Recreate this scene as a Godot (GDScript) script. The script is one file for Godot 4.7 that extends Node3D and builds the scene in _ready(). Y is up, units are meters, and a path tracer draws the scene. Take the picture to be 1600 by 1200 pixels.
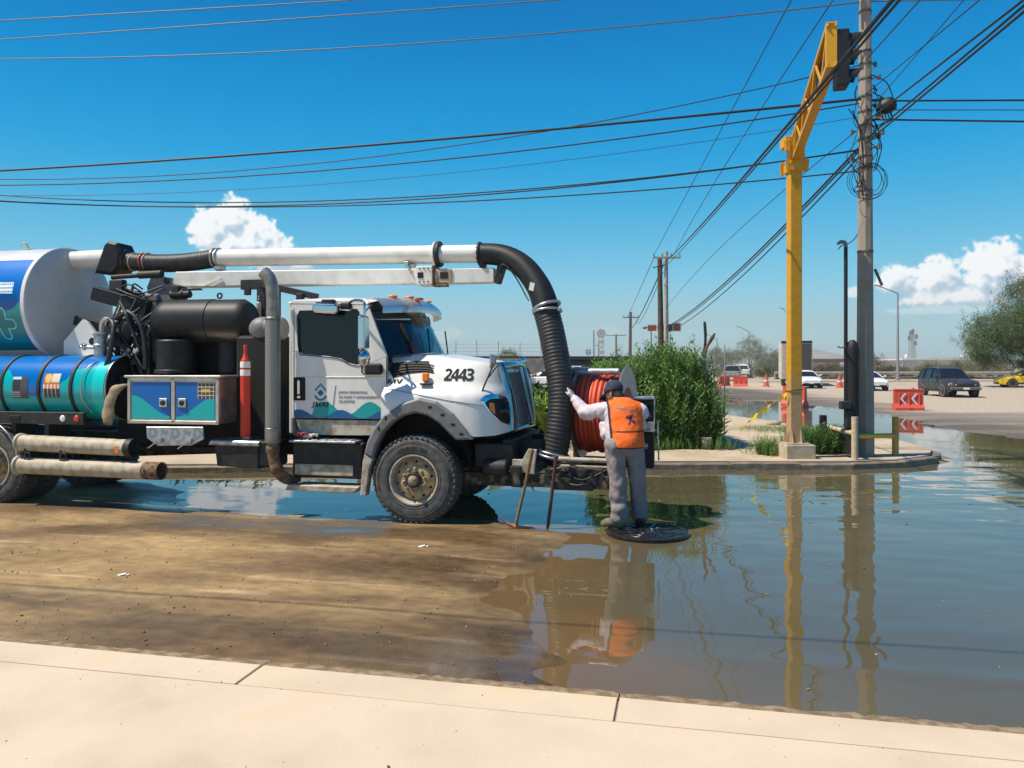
extends Node3D
# A vacuum truck working in a flooded street. Metres, y up; the camera stands on the near pavement and looks along -z.

class MB:
	var v := PackedVector3Array()
	var n := PackedVector3Array()
	var uv := PackedVector2Array()
	var col := PackedColorArray()
	var idx := PackedInt32Array()
	var tint := Color.WHITE

	func add(p: Vector3, nn: Vector3, t := Vector2.ZERO, c = null) -> int:
		v.append(p); n.append(nn); uv.append(t); col.append(tint if c == null else c)
		return v.size() - 1

	func tri(a: Vector3, b: Vector3, c: Vector3) -> void:
		var nn := (c - a).cross(b - a).normalized()
		var i := add(a, nn)
		add(b, nn); add(c, nn)
		idx.append_array([i, i + 1, i + 2])

	func quad(a: Vector3, b: Vector3, c: Vector3, d: Vector3) -> void:   # clockwise seen from outside
		var nn := (c - a).cross(b - a)
		if nn.length_squared() < 1e-14: nn = (d - a).cross(c - a)
		nn = nn.normalized()
		var i := add(a, nn, Vector2(0, 1))
		add(b, nn, Vector2(0, 0)); add(c, nn, Vector2(1, 0)); add(d, nn, Vector2(1, 1))
		idx.append_array([i, i + 1, i + 2, i, i + 2, i + 3])

	func grid(P: PackedVector3Array, nu: int, nv: int, U := PackedVector2Array(), C := PackedColorArray(), flip := false) -> void:
		var b := v.size()
		var N := PackedVector3Array()
		N.resize(P.size())
		for i in nu - 1:
			for j in nv - 1:
				var p := i * nv + j
				var q := p + nv
				var nn := (P[q + 1] - P[p]).cross(P[q] - P[p + 1])
				if flip: nn = -nn
				N[p] += nn; N[q] += nn; N[p + 1] += nn; N[q + 1] += nn
				if flip: idx.append_array([b + p, b + q + 1, b + q, b + p, b + p + 1, b + q + 1])
				else: idx.append_array([b + p, b + q, b + q + 1, b + p, b + q + 1, b + p + 1])
		var last := (nu - 1) * nv
		var seam_u := true
		for j in nv:
			if not P[j].is_equal_approx(P[last + j]): seam_u = false
		if seam_u:
			for j in nv:
				var s := N[j] + N[last + j]
				N[j] = s; N[last + j] = s
		var seam_v := true
		for i in nu:
			if not P[i * nv].is_equal_approx(P[i * nv + nv - 1]): seam_v = false
		if seam_v:
			for i in nu:
				var s2 := N[i * nv] + N[i * nv + nv - 1]
				N[i * nv] = s2; N[i * nv + nv - 1] = s2
		for k in P.size():
			add(P[k], N[k].normalized() if N[k].length_squared() > 1e-20 else Vector3.UP, U[k] if U.size() else Vector2.ZERO, C[k] if C.size() else null)

	func box(c: Vector3, s: Vector3, bev := 0.0, B := Basis()) -> void:
		var h := s * 0.5
		bev = minf(bev, minf(h.x, minf(h.y, h.z)) * 0.8)
		var ax := [Vector3.RIGHT, Vector3.UP, Vector3.BACK]
		var at := {}
		for k in 8:
			var sg := Vector3(1 if k & 1 else -1, 1 if k & 2 else -1, 1 if k & 4 else -1)
			for a in 3:
				var p := sg * h
				for e in 3:
					if e != a: p[e] -= sg[e] * bev
				at[k * 3 + a] = add(c + B * p, (B * (ax[a] * sg[a])).normalized())
		for a in 3:
			var e := (a + 1) % 3
			var f := (a + 2) % 3
			for side in 2:
				var q := []
				for w in [[0, 0], [1, 0], [1, 1], [0, 1]]:
					q.append(at[((side << a) | (w[0] << e) | (w[1] << f)) * 3 + a])
				if side == 1: q.reverse()
				idx.append_array([q[0], q[1], q[2], q[0], q[2], q[3]])
		if bev <= 0.0: return
		for a in 3:
			var e := (a + 1) % 3
			var f := (a + 2) % 3
			for s1 in 2:
				for s2 in 2:
					var k0 := (s1 << e) | (s2 << f)
					var k1 := k0 | (1 << a)
					_q(at[k0 * 3 + e], at[k1 * 3 + e], at[k1 * 3 + f], at[k0 * 3 + f])
		for k in 8: _t(at[k * 3], at[k * 3 + 1], at[k * 3 + 2])

	func _t(a: int, b: int, c: int) -> void:
		if (v[c] - v[a]).cross(v[b] - v[a]).dot(n[a] + n[b] + n[c]) >= 0: idx.append_array([a, b, c])
		else: idx.append_array([a, c, b])

	func _q(a: int, b: int, c: int, d: int) -> void:
		_t(a, b, c); _t(a, c, d)

	func bar(a: Vector3, b: Vector3, w: float, h: float, bev := 0.0, up := Vector3.UP) -> void:
		var x := (b - a).normalized()
		if absf(x.dot(up)) > 0.98: up = Vector3.BACK
		var z := x.cross(up).normalized()
		box((a + b) * 0.5, Vector3(a.distance_to(b), h, w), bev, Basis(x, z.cross(x), z))

	func tube(path: Array, rad, seg := 10, caps := true, ulen := 1.0) -> void:
		var P := PackedVector3Array()
		var U := PackedVector2Array()
		var m := path.size()
		var side := Vector3.ZERO
		var run := 0.0
		var ends := []
		for i in m:
			var t: Vector3 = (path[mini(i + 1, m - 1)] - path[maxi(i - 1, 0)]).normalized()
			if side == Vector3.ZERO:
				side = t.cross(Vector3.UP if absf(t.y) < 0.9 else Vector3.RIGHT).normalized()
			side = (side - t * side.dot(t)).normalized()
			var o := t.cross(side)
			var r: float = rad[i] if rad is Array or rad is PackedFloat32Array else rad
			if i > 0: run += path[i].distance_to(path[i - 1])
			for k in seg + 1:
				var a := TAU * (k % seg) / seg
				P.append(path[i] + (side * cos(a) + o * sin(a)) * r)
				U.append(Vector2(float(k) / seg, run / ulen))
			if i == 0 or i == m - 1: ends.append([path[i], t, side, o, r])
		grid(P, m, seg + 1, U)
		if caps:
			for e in 2:
				var E = ends[e]
				var nn: Vector3 = E[1] * (-1.0 if e == 0 else 1.0)
				var c0 := add(E[0], nn)
				for k in seg:
					var a := TAU * k / seg
					add(E[0] + (E[2] * cos(a) + E[3] * sin(a)) * E[4], nn)
				for k in seg:
					_t(c0, c0 + 1 + k, c0 + 1 + (k + 1) % seg)

	func lathe(prof: Array, o: Vector3, axis: Vector3, seg := 24, crease := 35.0, a0 := 0.0, a1 := TAU) -> void:   # prof: Vector2(radius, along the axis)
		axis = axis.normalized()
		var s := axis.cross(Vector3.UP if absf(axis.y) < 0.9 else Vector3.RIGHT).normalized()
		var t := axis.cross(s)
		var i := 0
		while i < prof.size() - 1:
			var j := i + 1
			while j < prof.size() - 1 and absf((prof[j] - prof[j - 1]).angle_to(prof[j + 1] - prof[j])) < deg_to_rad(crease): j += 1
			var P := PackedVector3Array()
			var U := PackedVector2Array()
			for k in seg + 1:
				var a := a0 + (a1 - a0) * k / seg
				if k == seg and absf(a1 - a0 - TAU) < 1e-5: a = a0
				for q in range(i, j + 1):
					P.append(o + axis * prof[q].y + (s * cos(a) + t * sin(a)) * prof[q].x)
					U.append(Vector2(float(k) / seg, prof[q].y))
			grid(P, seg + 1, j - i + 1, U)
			i = j

	func cyl(a: Vector3, b: Vector3, r: float, seg := 14, bev := 0.0) -> void:
		var L := a.distance_to(b)
		if bev > 0.0: lathe([Vector2(0, 0), Vector2(r - bev, 0), Vector2(r, bev), Vector2(r, L - bev), Vector2(r - bev, L), Vector2(0, L)], a, b - a, seg)
		else: lathe([Vector2(0, 0), Vector2(r, 0), Vector2(r, L), Vector2(0, L)], a, b - a, seg)

	func ball(c: Vector3, r: Vector3, seg := 14, B := Basis()) -> void:
		var P := PackedVector3Array()
		var m := seg / 2 + 1
		for k in seg + 1:
			var a := TAU * (k % seg) / seg
			for j in m:
				var e := PI * j / (m - 1) - PI / 2
				P.append(c + B * (Vector3(cos(e) * cos(a), sin(e), cos(e) * sin(a)) * r))
		grid(P, seg + 1, m)

	func torus(c: Vector3, axis: Vector3, R: float, r: float, seg := 28, sub := 8, a0 := 0.0, a1 := TAU) -> void:
		var prof := []
		for k in sub + 1:
			var a := TAU * (k % sub) / sub
			prof.append(Vector2(R + r * cos(a), r * sin(a)))
		lathe(prof, c, axis, seg, 100.0, a0, a1)

	func prism(poly: PackedVector2Array, z0: float, z1: float, X := Transform3D(), bev := 0.0) -> void:
		var pl := poly.duplicate()
		if Geometry2D.is_polygon_clockwise(pl): pl.reverse()    # y up: now anticlockwise or clockwise, settled below
		var m := pl.size()
		var area := 0.0
		for i in m: area += pl[i].cross(pl[(i + 1) % m])
		if area < 0: pl.reverse()
		var ins := pl.duplicate()
		if bev > 0.0:
			for i in m:
				var e0 := (pl[i] - pl[(i + m - 1) % m]).normalized()
				var e1 := (pl[(i + 1) % m] - pl[i]).normalized()
				var nn := Vector2(-e0.y - e1.y, e0.x + e1.x)
				var l := nn.length_squared()
				ins[i] = pl[i] + nn * (2.0 * bev / maxf(l, 0.6))
		var tr := Geometry2D.triangulate_polygon(ins)
		var top := v.size()
		for p in ins: add(X * Vector3(p.x, p.y, z1), (X.basis * Vector3.BACK).normalized(), p)
		for k in range(0, tr.size(), 3): _t(top + tr[k], top + tr[k + 1], top + tr[k + 2])
		var bot := v.size()
		for p in pl: add(X * Vector3(p.x, p.y, z0), (X.basis * Vector3.FORWARD).normalized(), p)
		var tr2 := Geometry2D.triangulate_polygon(pl) if bev > 0.0 else tr
		for k in range(0, tr2.size(), 3): _t(bot + tr2[k], bot + tr2[k + 1], bot + tr2[k + 2])
		var zs := z1 - bev if bev > 0.0 else z1
		for i in m:
			var a := pl[i]
			var b := pl[(i + 1) % m]
			quad(X * Vector3(a.x, a.y, z0), X * Vector3(a.x, a.y, zs), X * Vector3(b.x, b.y, zs), X * Vector3(b.x, b.y, z0))
			if bev > 0.0:
				var c := ins[i]
				var d := ins[(i + 1) % m]
				quad(X * Vector3(a.x, a.y, zs), X * Vector3(c.x, c.y, z1), X * Vector3(d.x, d.y, z1), X * Vector3(b.x, b.y, zs))

	func join(o: MB, X := Transform3D()) -> void:
		var b := v.size()
		for k in o.v.size(): add(X * o.v[k], (X.basis * o.n[k]).normalized(), o.uv[k], o.col[k])
		for k in o.idx: idx.append(b + k)

	func done() -> ArrayMesh:
		var a := []
		a.resize(Mesh.ARRAY_MAX)
		a[Mesh.ARRAY_VERTEX] = v; a[Mesh.ARRAY_NORMAL] = n; a[Mesh.ARRAY_TEX_UV] = uv; a[Mesh.ARRAY_COLOR] = col; a[Mesh.ARRAY_INDEX] = idx
		var m := ArrayMesh.new()
		m.add_surface_from_arrays(Mesh.PRIMITIVE_TRIANGLES, a)
		return m

# ---------------------------------------------------------------- naming and parenting
var taken := {}
var mats := {}
var rng := RandomNumberGenerator.new()

func numbered(s: String) -> String:
	if not taken.has(s):
		taken[s] = 0
		return s
	taken[s] += 1
	return "%s_%03d" % [s, taken[s]]

func tag(o: Node3D, label: String, category: String, group := "", kind := "") -> Node3D:
	if label: o.set_meta("label", label)
	if category: o.set_meta("category", category)
	if group: o.set_meta("group", group)
	if kind: o.set_meta("kind", kind)
	return o

func thing(called: String, label: String, category: String, at := Vector3.ZERO, turn := 0.0, group := "") -> Node3D:
	var o := Node3D.new()
	o.name = numbered(called)
	add_child(o)
	o.position = at
	o.rotation.y = turn
	tag(o, label, category, group)
	return o

func part(called: String, mb, m: Material, parent: Node3D, label := "") -> MeshInstance3D:
	var o := MeshInstance3D.new()
	o.mesh = mb.done() if mb is MB else mb
	o.material_override = m
	o.name = called if parent != self else numbered(called)
	parent.add_child(o, true)
	if label: o.set_meta("label", label)
	return o

func node(called: String, parent: Node3D, at := Vector3.ZERO) -> Node3D:
	var o := Node3D.new()
	o.name = called
	parent.add_child(o, true)
	o.position = at
	return o

func struct(called: String, mb, m: Material, label := "") -> MeshInstance3D:
	var o := part(called, mb, m, self)
	o.set_meta("kind", "structure")
	if label: o.set_meta("label", label)
	return o

func dup(root: Node3D, at: Vector3, turn: float, label := "") -> Node3D:
	var r: Node3D = root.duplicate()
	r.name = numbered(String(root.name).trim_suffix("_000"))
	add_child(r)
	r.position = at
	r.rotation.y = turn
	if label: r.set_meta("label", label)
	return r

# ---------------------------------------------------------------- materials (colours are linear base colours)
func lin(r: float, g: float, b: float, a := 1.0) -> Color:
	var c := Color(r, g, b).linear_to_srgb()
	c.a = a
	return c

func mt(key: String, c: Color, rough := 0.6, metal := 0.0) -> StandardMaterial3D:   # c is sRGB already (use lin())
	if mats.has(key): return mats[key]
	var m := StandardMaterial3D.new()
	m.resource_name = key
	m.albedo_color = c
	m.roughness = rough
	m.metallic = metal
	mats[key] = m
	return m

func noise(freq: float, oct := 4, sd := 1, kind := FastNoiseLite.TYPE_SIMPLEX_SMOOTH) -> FastNoiseLite:
	var f := FastNoiseLite.new()
	f.noise_type = kind
	f.frequency = freq
	f.fractal_octaves = oct
	f.seed = sd
	return f

func ntex(freq: float, oct: int, sd: int, cols: Array, offs: Array, size := 256, normal := false, kind := FastNoiseLite.TYPE_SIMPLEX_SMOOTH) -> NoiseTexture2D:
	var t := NoiseTexture2D.new()
	t.width = size; t.height = size
	t.seamless = true
	t.noise = noise(freq, oct, sd, kind)
	if cols.size():
		var g := Gradient.new()
		g.offsets = PackedFloat32Array(offs)
		g.colors = PackedColorArray(cols)
		t.color_ramp = g
	t.as_normal_map = normal
	return t

# worn surface: two colours mixed by noise in object space, a bump of the same grain
func worn(key: String, a: Color, b: Color, rough := 0.7, metal := 0.0, scale := 1.0, lo := 0.35, hi := 0.65, bump := 0.0, world := false) -> StandardMaterial3D:
	if mats.has(key): return mats[key]
	var m := mt(key, Color.WHITE, rough, metal)
	m.albedo_texture = ntex(0.012, 5, hash(key) % 1000, [a, a, b, b], [0.0, lo, hi, 1.0])
	m.uv1_triplanar = true
	m.uv1_world_triplanar = world
	m.uv1_scale = Vector3.ONE * scale
	if bump > 0.0:
		m.heightmap_enabled = true
		m.heightmap_texture = fine_noise()
		m.heightmap_scale = bump
	return m

var _fine: NoiseTexture2D
func fine_noise() -> NoiseTexture2D:
	if _fine == null: _fine = ntex(0.06, 4, 77, [Color.BLACK, Color.WHITE], [0.15, 0.85])
	return _fine

func image_mat(key: String, img: Image, rough := 0.4) -> StandardMaterial3D:
	var m := mt(key, Color.WHITE, rough)
	m.albedo_texture = ImageTexture.create_from_image(img)
	m.texture_repeat = false
	return m

func glass(key: String, c: Color, alpha: float) -> StandardMaterial3D:
	var m := mt(key, Color(c.r, c.g, c.b, alpha), 0.02)
	m.transparency = BaseMaterial3D.TRANSPARENCY_ALPHA
	return m

# smooth curve through points
func spline(pts: Array, per := 6) -> Array:
	var out := []
	for i in pts.size() - 1:
		var p0: Vector3 = pts[maxi(i - 1, 0)]
		var p3: Vector3 = pts[mini(i + 2, pts.size() - 1)]
		for k in per:
			out.append((pts[i] as Vector3).cubic_interpolate(pts[i + 1], p0, p3, float(k) / per))
	out.append(pts[-1])
	return out

func table(t: Array, x: float) -> float:     # [[x, y], ...] piecewise linear
	if x <= t[0][0]: return t[0][1]
	for i in range(1, t.size()):
		if x <= t[i][0]: return lerpf(t[i - 1][1], t[i][1], (x - t[i - 1][0]) / (t[i][0] - t[i - 1][0]))
	return t[-1][1]

func pv(a: Array) -> PackedVector2Array:     # [x, y, x, y, ...]
	var p := PackedVector2Array()
	for i in range(0, a.size(), 2): p.append(Vector2(a[i], a[i + 1]))
	return p

func text_mesh(s: String, height: float, depth := 0.004, bold := true, italic := false) -> TextMesh:
	var t := TextMesh.new()
	var f := SystemFont.new()
	f.font_names = PackedStringArray(["Droid Sans"])
	f.font_weight = 700 if bold else 400
	f.font_italic = italic
	t.font = f
	t.text = s
	t.font_size = 64
	t.pixel_size = height / 46.0
	t.depth = depth
	return t

func lettering(called: String, s: String, height: float, m: Material, parent: Node3D, at: Vector3, B := Basis(), bold := true, italic := false, xs := 1.0) -> MeshInstance3D:
	var o := part(called, text_mesh(s, height, 0.004, bold, italic), m, parent)
	o.transform = Transform3D(B.scaled_local(Vector3(xs, 1, 1)), at)
	return o

# ---------------------------------------------------------------- sky
func sky_image() -> Image:
	var W := 4096
	var Hh := 2048
	var im := Image.create(W, Hh, false, Image.FORMAT_RGB8)
	var grad := [[-90, [.55, .58, .58]], [-1, [.68, .74, .76]], [0.0, [.70, .84, .88]], [2.5, [.66, .855, .90]], [6.0, [.53, .80, .90]], [10.0, [.35, .72, .89]], [15.0, [.12, .63, .87]], [20.0, [.0, .555, .82]], [25.0, [.0, .475, .755]], [40.0, [.0, .40, .70]], [90.0, [.02, .30, .58]]]
	var rows := []
	for y in Hh:
		var el := 90.0 - (y + 0.5) * 180.0 / Hh
		var c := []
		for k in 3:
			var tb := []
			for g in grad: tb.append([g[0], g[1][k]])
			c.append(table(tb, el))
		rows.append(Color(c[0], c[1], c[2]))
		im.fill_rect(Rect2i(0, y, W, 1), rows[y])
	var n1 := noise(0.55, 5, 11)
	var n2 := noise(0.12, 4, 12)
	# clouds: [azimuth, elevation, radius across, radius up, flat base elevation]
	var clouds := [
		[[-21.3, 9.4, 1.5, 2.0], [-19.9, 10.3, 1.7, 1.4], [-18.7, 8.9, 2.0, 2.2], [-17.1, 8.0, 1.7, 1.6], [-20.4, 8.4, 2.0, 1.6], [-15.6, 7.4, 1.5, 0.8]],
		[[26.4, 5.8, 1.25, 1.1], [28.9, 5.7, 1.7, 1.5], [31.9, 6.1, 2.0, 2.1], [34.4, 5.6, 2.0, 1.7], [30.0, 4.5, 3.6, 1.0], [37.5, 5.2, 2.5, 1.8], [40.5, 4.8, 2.2, 1.2]],
		[[23.9, 5.0, .6, .42], [24.4, 4.9, .5, .3]],
		[[29.0, 3.7, 3.4, .28]],
		[[-5.6, 2.1, 2.0, .5], [-4.4, 2.5, .9, .4]],
		[[7.0, 2.6, 1.2, .4]],
		[[-75, 12, 4, 3], [-71, 11, 4, 2.4]], [[75, 9, 4, 2.6], [80, 9.5, 3, 2.5]], [[140, 10, 5, 3], [147, 9, 4, 2.2]], [[-150, 8, 4, 2.0]], [[-110, 14, 4, 2.4]], [[105, 15, 4, 2.2]]]
	var strength := [1.0, 1.0, .8, .45, .30, .16, 1.0, 1.0, 1.0, .8, .8, .8]
	for ci in clouds.size():
		var a0 := 1e9; var a1 := -1e9; var e0 := 1e9; var e1 := -1e9
		for b in clouds[ci]:
			a0 = minf(a0, b[0] - b[2] * 1.5); a1 = maxf(a1, b[0] + b[2] * 1.5)
			e0 = minf(e0, b[1] - b[3] * 1.5); e1 = maxf(e1, b[1] + b[3] * 1.5)
		var base: float = e0 + (e1 - e0) * 0.22
		for y in range(int((90.0 - e1) / 180.0 * Hh), int((90.0 - e0) / 180.0 * Hh)):
			for xi in range(int(a0 / 360.0 * W), int(a1 / 360.0 * W)):
				var x := posmod(xi, W)
				var az := (xi + 0.5) / W * 360.0
				var el := 90.0 - (y + 0.5) * 180.0 / Hh
				var d := _cloud(clouds[ci], az, el, n1, n2)
				if d <= 0.0: continue
				var lit := d - _cloud(clouds[ci], az - 0.35, el + 0.55, n1, n2)
				var al := smoothstep(0.0, 0.16, d) * float(strength[ci])
				var sh := clampf(0.80 + lit * 0.75 + (el - base) * 0.045, 0.66, 1.0)
				var cc := Color(0.62, 0.74, 0.83).lerp(Color(1, 1, 1), clampf((sh - 0.55) / 0.42, 0, 1))
				im.set_pixel(x, y, (rows[y] as Color).lerp(cc, al * 0.97))
	return im

func _cloud(blobs: Array, az: float, el: float, n1: FastNoiseLite, n2: FastNoiseLite) -> float:
	var d := -1.0
	for b in blobs:
		var dx: float = (az - b[0]) / b[2]
		var dy: float = (el - b[1]) / b[3]
		d = maxf(d, 1.0 - sqrt(dx * dx + dy * dy))
	if d < -0.5: return -1.0
	return d + n1.get_noise_2d(az * 2.0, el * 2.2) * 0.36 + n2.get_noise_2d(az * 3.0, el * 3.0) * 0.26 + n1.get_noise_2d(az * 7.0 + 90.0, el * 7.0) * 0.12

func _ready() -> void:
	rng.seed = 20240
	var cam := Camera3D.new()
	cam.name = "camera"
	add_child(cam)
	cam.position = Vector3(0, 1.93, 0)
	cam.set_frustum(0.099834, Vector2(0, -0.002246), 0.1, 6000.0)
	cam.current = true
	var we := WorldEnvironment.new()
	we.name = "world_environment"
	var env := Environment.new()
	env.background_mode = Environment.BG_SKY
	var pm := PanoramaSkyMaterial.new()
	pm.panorama = ImageTexture.create_from_image(sky_image())
	pm.energy_multiplier = 0.84
	env.sky = Sky.new()
	env.sky.sky_material = pm
	env.tonemap_mode = Environment.TONE_MAPPER_LINEAR
	env.tonemap_exposure = 1.2
	env.sdfgi_enabled = true
	env.ssao_enabled = true
	env.ssil_enabled = true
	env.fog_enabled = true
	env.fog_density = 0.0003
	env.fog_light_color = Color(0.92, 0.97, 1.0)
	env.volumetric_fog_enabled = true
	env.volumetric_fog_density = 0.0
	we.environment = env
	add_child(we)
	var sun := DirectionalLight3D.new()
	sun.name = "sun"
	sun.light_energy = 1.6
	sun.light_color = Color(1.0, 0.955, 0.88)
	sun.light_angular_distance = 0.5
	sun.shadow_enabled = true
	add_child(sun)
	sun.look_at_from_position(Vector3.ZERO, Vector3(0.475, -0.80, -0.10))
	build_ground()
	build_street()
	build_truck()
	build_man()
	build_mast_and_pole()
	build_wires()
	build_plants()
	build_far()
	build_cars()
	build_small()

# ---------------------------------------------------------------- ground, road, water, pavements
const SHORE := [-60.0, -16.0, -14.0, -14.4, -8.5, -13.5, -6.4, -13.0, -5.3, -12.2, -4.3, -10.7, -3.2, -10.05, -2.0, -9.8, -0.5, -9.95, 0.1, -9.5, 0.62, -9.1, 0.62, -8.5, 0.25, -7.4, -0.05, -6.3, 0.15, -5.2, 0.45, -4.4, 0.7, -3.4, 1.2, -1.0, 30.0, 6.0, 60.0, 8.0, 60.0, -14.0, 28.0, -17.6, 18.0, -18.6, 13.6, -19.8, 13.4, -24.0, 14.6, -29.0, 15.2, -33.0, 15.6, -38.0, 16.4, -45.0, 17.2, -56.0, 15.5, -72.0, 9.0, -74.0, 9.2, -40.0, 8.2, -30.0, 9.2, -24.0, 8.0, -16.0, -60.0, -18.0]
const LOT := [-80.0, -12.4, -20.0, -13.1, 2.4, -14.35, 6.4, -14.38, 7.6, -14.7, 8.6, -15.4, 9.3, -16.6, 9.6, -18.3, 9.5, -21.0, 9.3, -24.0, 8.5, -30.0, 9.0, -40.0, 9.4, -70.0, 9.8, -300.0, -80.0, -300.0]
var shore_poly: PackedVector2Array
var lot_poly: PackedVector2Array
var gnoise: FastNoiseLite
var gnoise2: FastNoiseLite

func poly_dist(pl: PackedVector2Array, p: Vector2) -> float:      # negative inside
	var best := 1e18
	var inside := false
	var m := pl.size()
	var j := m - 1
	for i in m:
		var a := pl[i]
		var b := pl[j]
		if (a.y > p.y) != (b.y > p.y) and p.x < (b.x - a.x) * (p.y - a.y) / (b.y - a.y) + a.x: inside = not inside
		var ab := b - a
		var t := clampf((p - a).dot(ab) / ab.length_squared(), 0, 1)
		best = minf(best, (a + ab * t).distance_squared_to(p))
		j = i
	return -sqrt(best) if inside else sqrt(best)

func near_kerb_z(x: float) -> float:
	return -4.42 + 0.2180 * x

func road_h(x: float, z: float) -> float:
	var d := poly_dist(shore_poly, Vector2(x, z))
	var h := clampf(d * 0.03, -0.05, 0.035)
	if d > 3.0: h += clampf((d - 3.0) * 0.006, 0.0, 0.16)
	# streaks along the wheel tracks
	var u := x * 0.977 + z * 0.213
	var w := -x * 0.213 + z * 0.977
	h += gnoise.get_noise_2d(u * 0.35, w * 1.5) * 0.012 + gnoise2.get_noise_2d(u * 1.2, w * 3.0) * 0.002
	return h

func ground_h(x: float, z: float) -> float:
	var far := -z
	var rise := clampf((far - 34.0) * 0.0055, 0.0, 0.45)
	var l := poly_dist(lot_poly, Vector2(x, z)) if z < -11.0 and z > -310.0 and x < 12.0 else 5.0
	if l < 0.0:
		return lerpf(0.02, 0.15, clampf(-l / 0.5, 0, 1)) + gnoise.get_noise_2d(x * 1.2, z * 1.2) * 0.04 * clampf(-l - 0.8, 0, 1) + rise
	if far > 90.0 or far < -8.0 or absf(x) > 62.0: return 0.12 + rise
	return road_h(x, z) + rise

func lines(a: Array) -> PackedFloat32Array:      # [start, step, stop, step, stop ...]
	var out := PackedFloat32Array()
	var x: float = a[0]
	for k in range(1, a.size(), 2):
		while x < a[k + 1] - 1e-4:
			out.append(x)
			x += a[k]
		x = a[k + 1]
	out.append(x)
	return out

func build_ground() -> void:
	shore_poly = pv(SHORE)
	lot_poly = pv(LOT)
	gnoise = noise(0.5, 3, 5)
	gnoise2 = noise(1.0, 3, 6)
	# the wide ground: highway dust, lot dirt, wet margins
	var xs := lines([-3000, 600, -600, 120, -120, 20, -40, 2, -16, 1, -2, 0.5, 20, 1, 46, 4, 90, 20, 200, 150, 800, 700, 3000])
	var zs := lines([-3000, 600, -600, 100, -200, 15, -110, 5, -60, 1.5, -32, 0.5, -13.0, 1.0, -2, 4, 20, 60, 140])
	var P := PackedVector3Array()
	var C := PackedColorArray()
	var dry := Color(0.50, 0.415, 0.31)
	var wet := Color(0.13, 0.105, 0.08)
	var lot := Color(0.56, 0.45, 0.31)
	var far_lot := Color(0.36, 0.33, 0.22)
	for x in xs:
		for z in zs:
			var h := ground_h(x, z)
			if x > -15.5 and x < 11.5 and z > -15.5 and z < -1.6: h = -0.25      # the street's own surface lies here
			P.append(Vector3(x, h, z))
			var c := dry
			var l := poly_dist(lot_poly, Vector2(x, z)) if x < 12.0 else 5.0
			var nz := gnoise.get_noise_2d(x * 0.4, z * 0.4)
			if l < 0.0:
				c = lot.lerp(far_lot, clampf((-z - 30.0) / 40.0, 0, 1)).lerp(Color(0.2, 0.2, 0.09), clampf(nz * 1.2, 0, 0.5))
				c = c.lerp(wet, clampf(1.0 + l * 1.5, 0, 1) * 0.7)
			else:
				var d := poly_dist(shore_poly, Vector2(x, z)) + nz * 1.6 + gnoise.get_noise_2d(x * .35, z * 1.6) * 1.5
				c = dry.lerp(wet, clampf(1.15 - d / (9.0 if x > 11.0 and z > -32.0 else 3.4), 0, 1))
				c = c.lerp(Color(0.42, 0.37, 0.30), clampf(gnoise.get_noise_2d(x * 0.05, z * 0.7 + 9.0), 0, 1) * 0.8)
			C.append(c)
	var mb := MB.new()
	mb.grid(P, xs.size(), zs.size(), PackedVector2Array(), C, true)
	var gm := mt("dusty ground", Color.WHITE, 0.92)
	gm.vertex_color_use_as_albedo = true
	gm.albedo_texture = ntex(0.02, 6, 31, [Color(0.86, 0.86, 0.86), Color(1, 1, 1)], [0.15, 0.85], 512)
	gm.uv1_triplanar = true
	gm.uv1_world_triplanar = true
	gm.uv1_scale = Vector3.ONE * 0.45
	gm.heightmap_enabled = true
	gm.heightmap_texture = fine_noise()
	gm.heightmap_scale = 0.4
	struct("ground", mb, gm, "dusty tan ground and highway beyond the flooded street")
	build_road()
	build_water()

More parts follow.
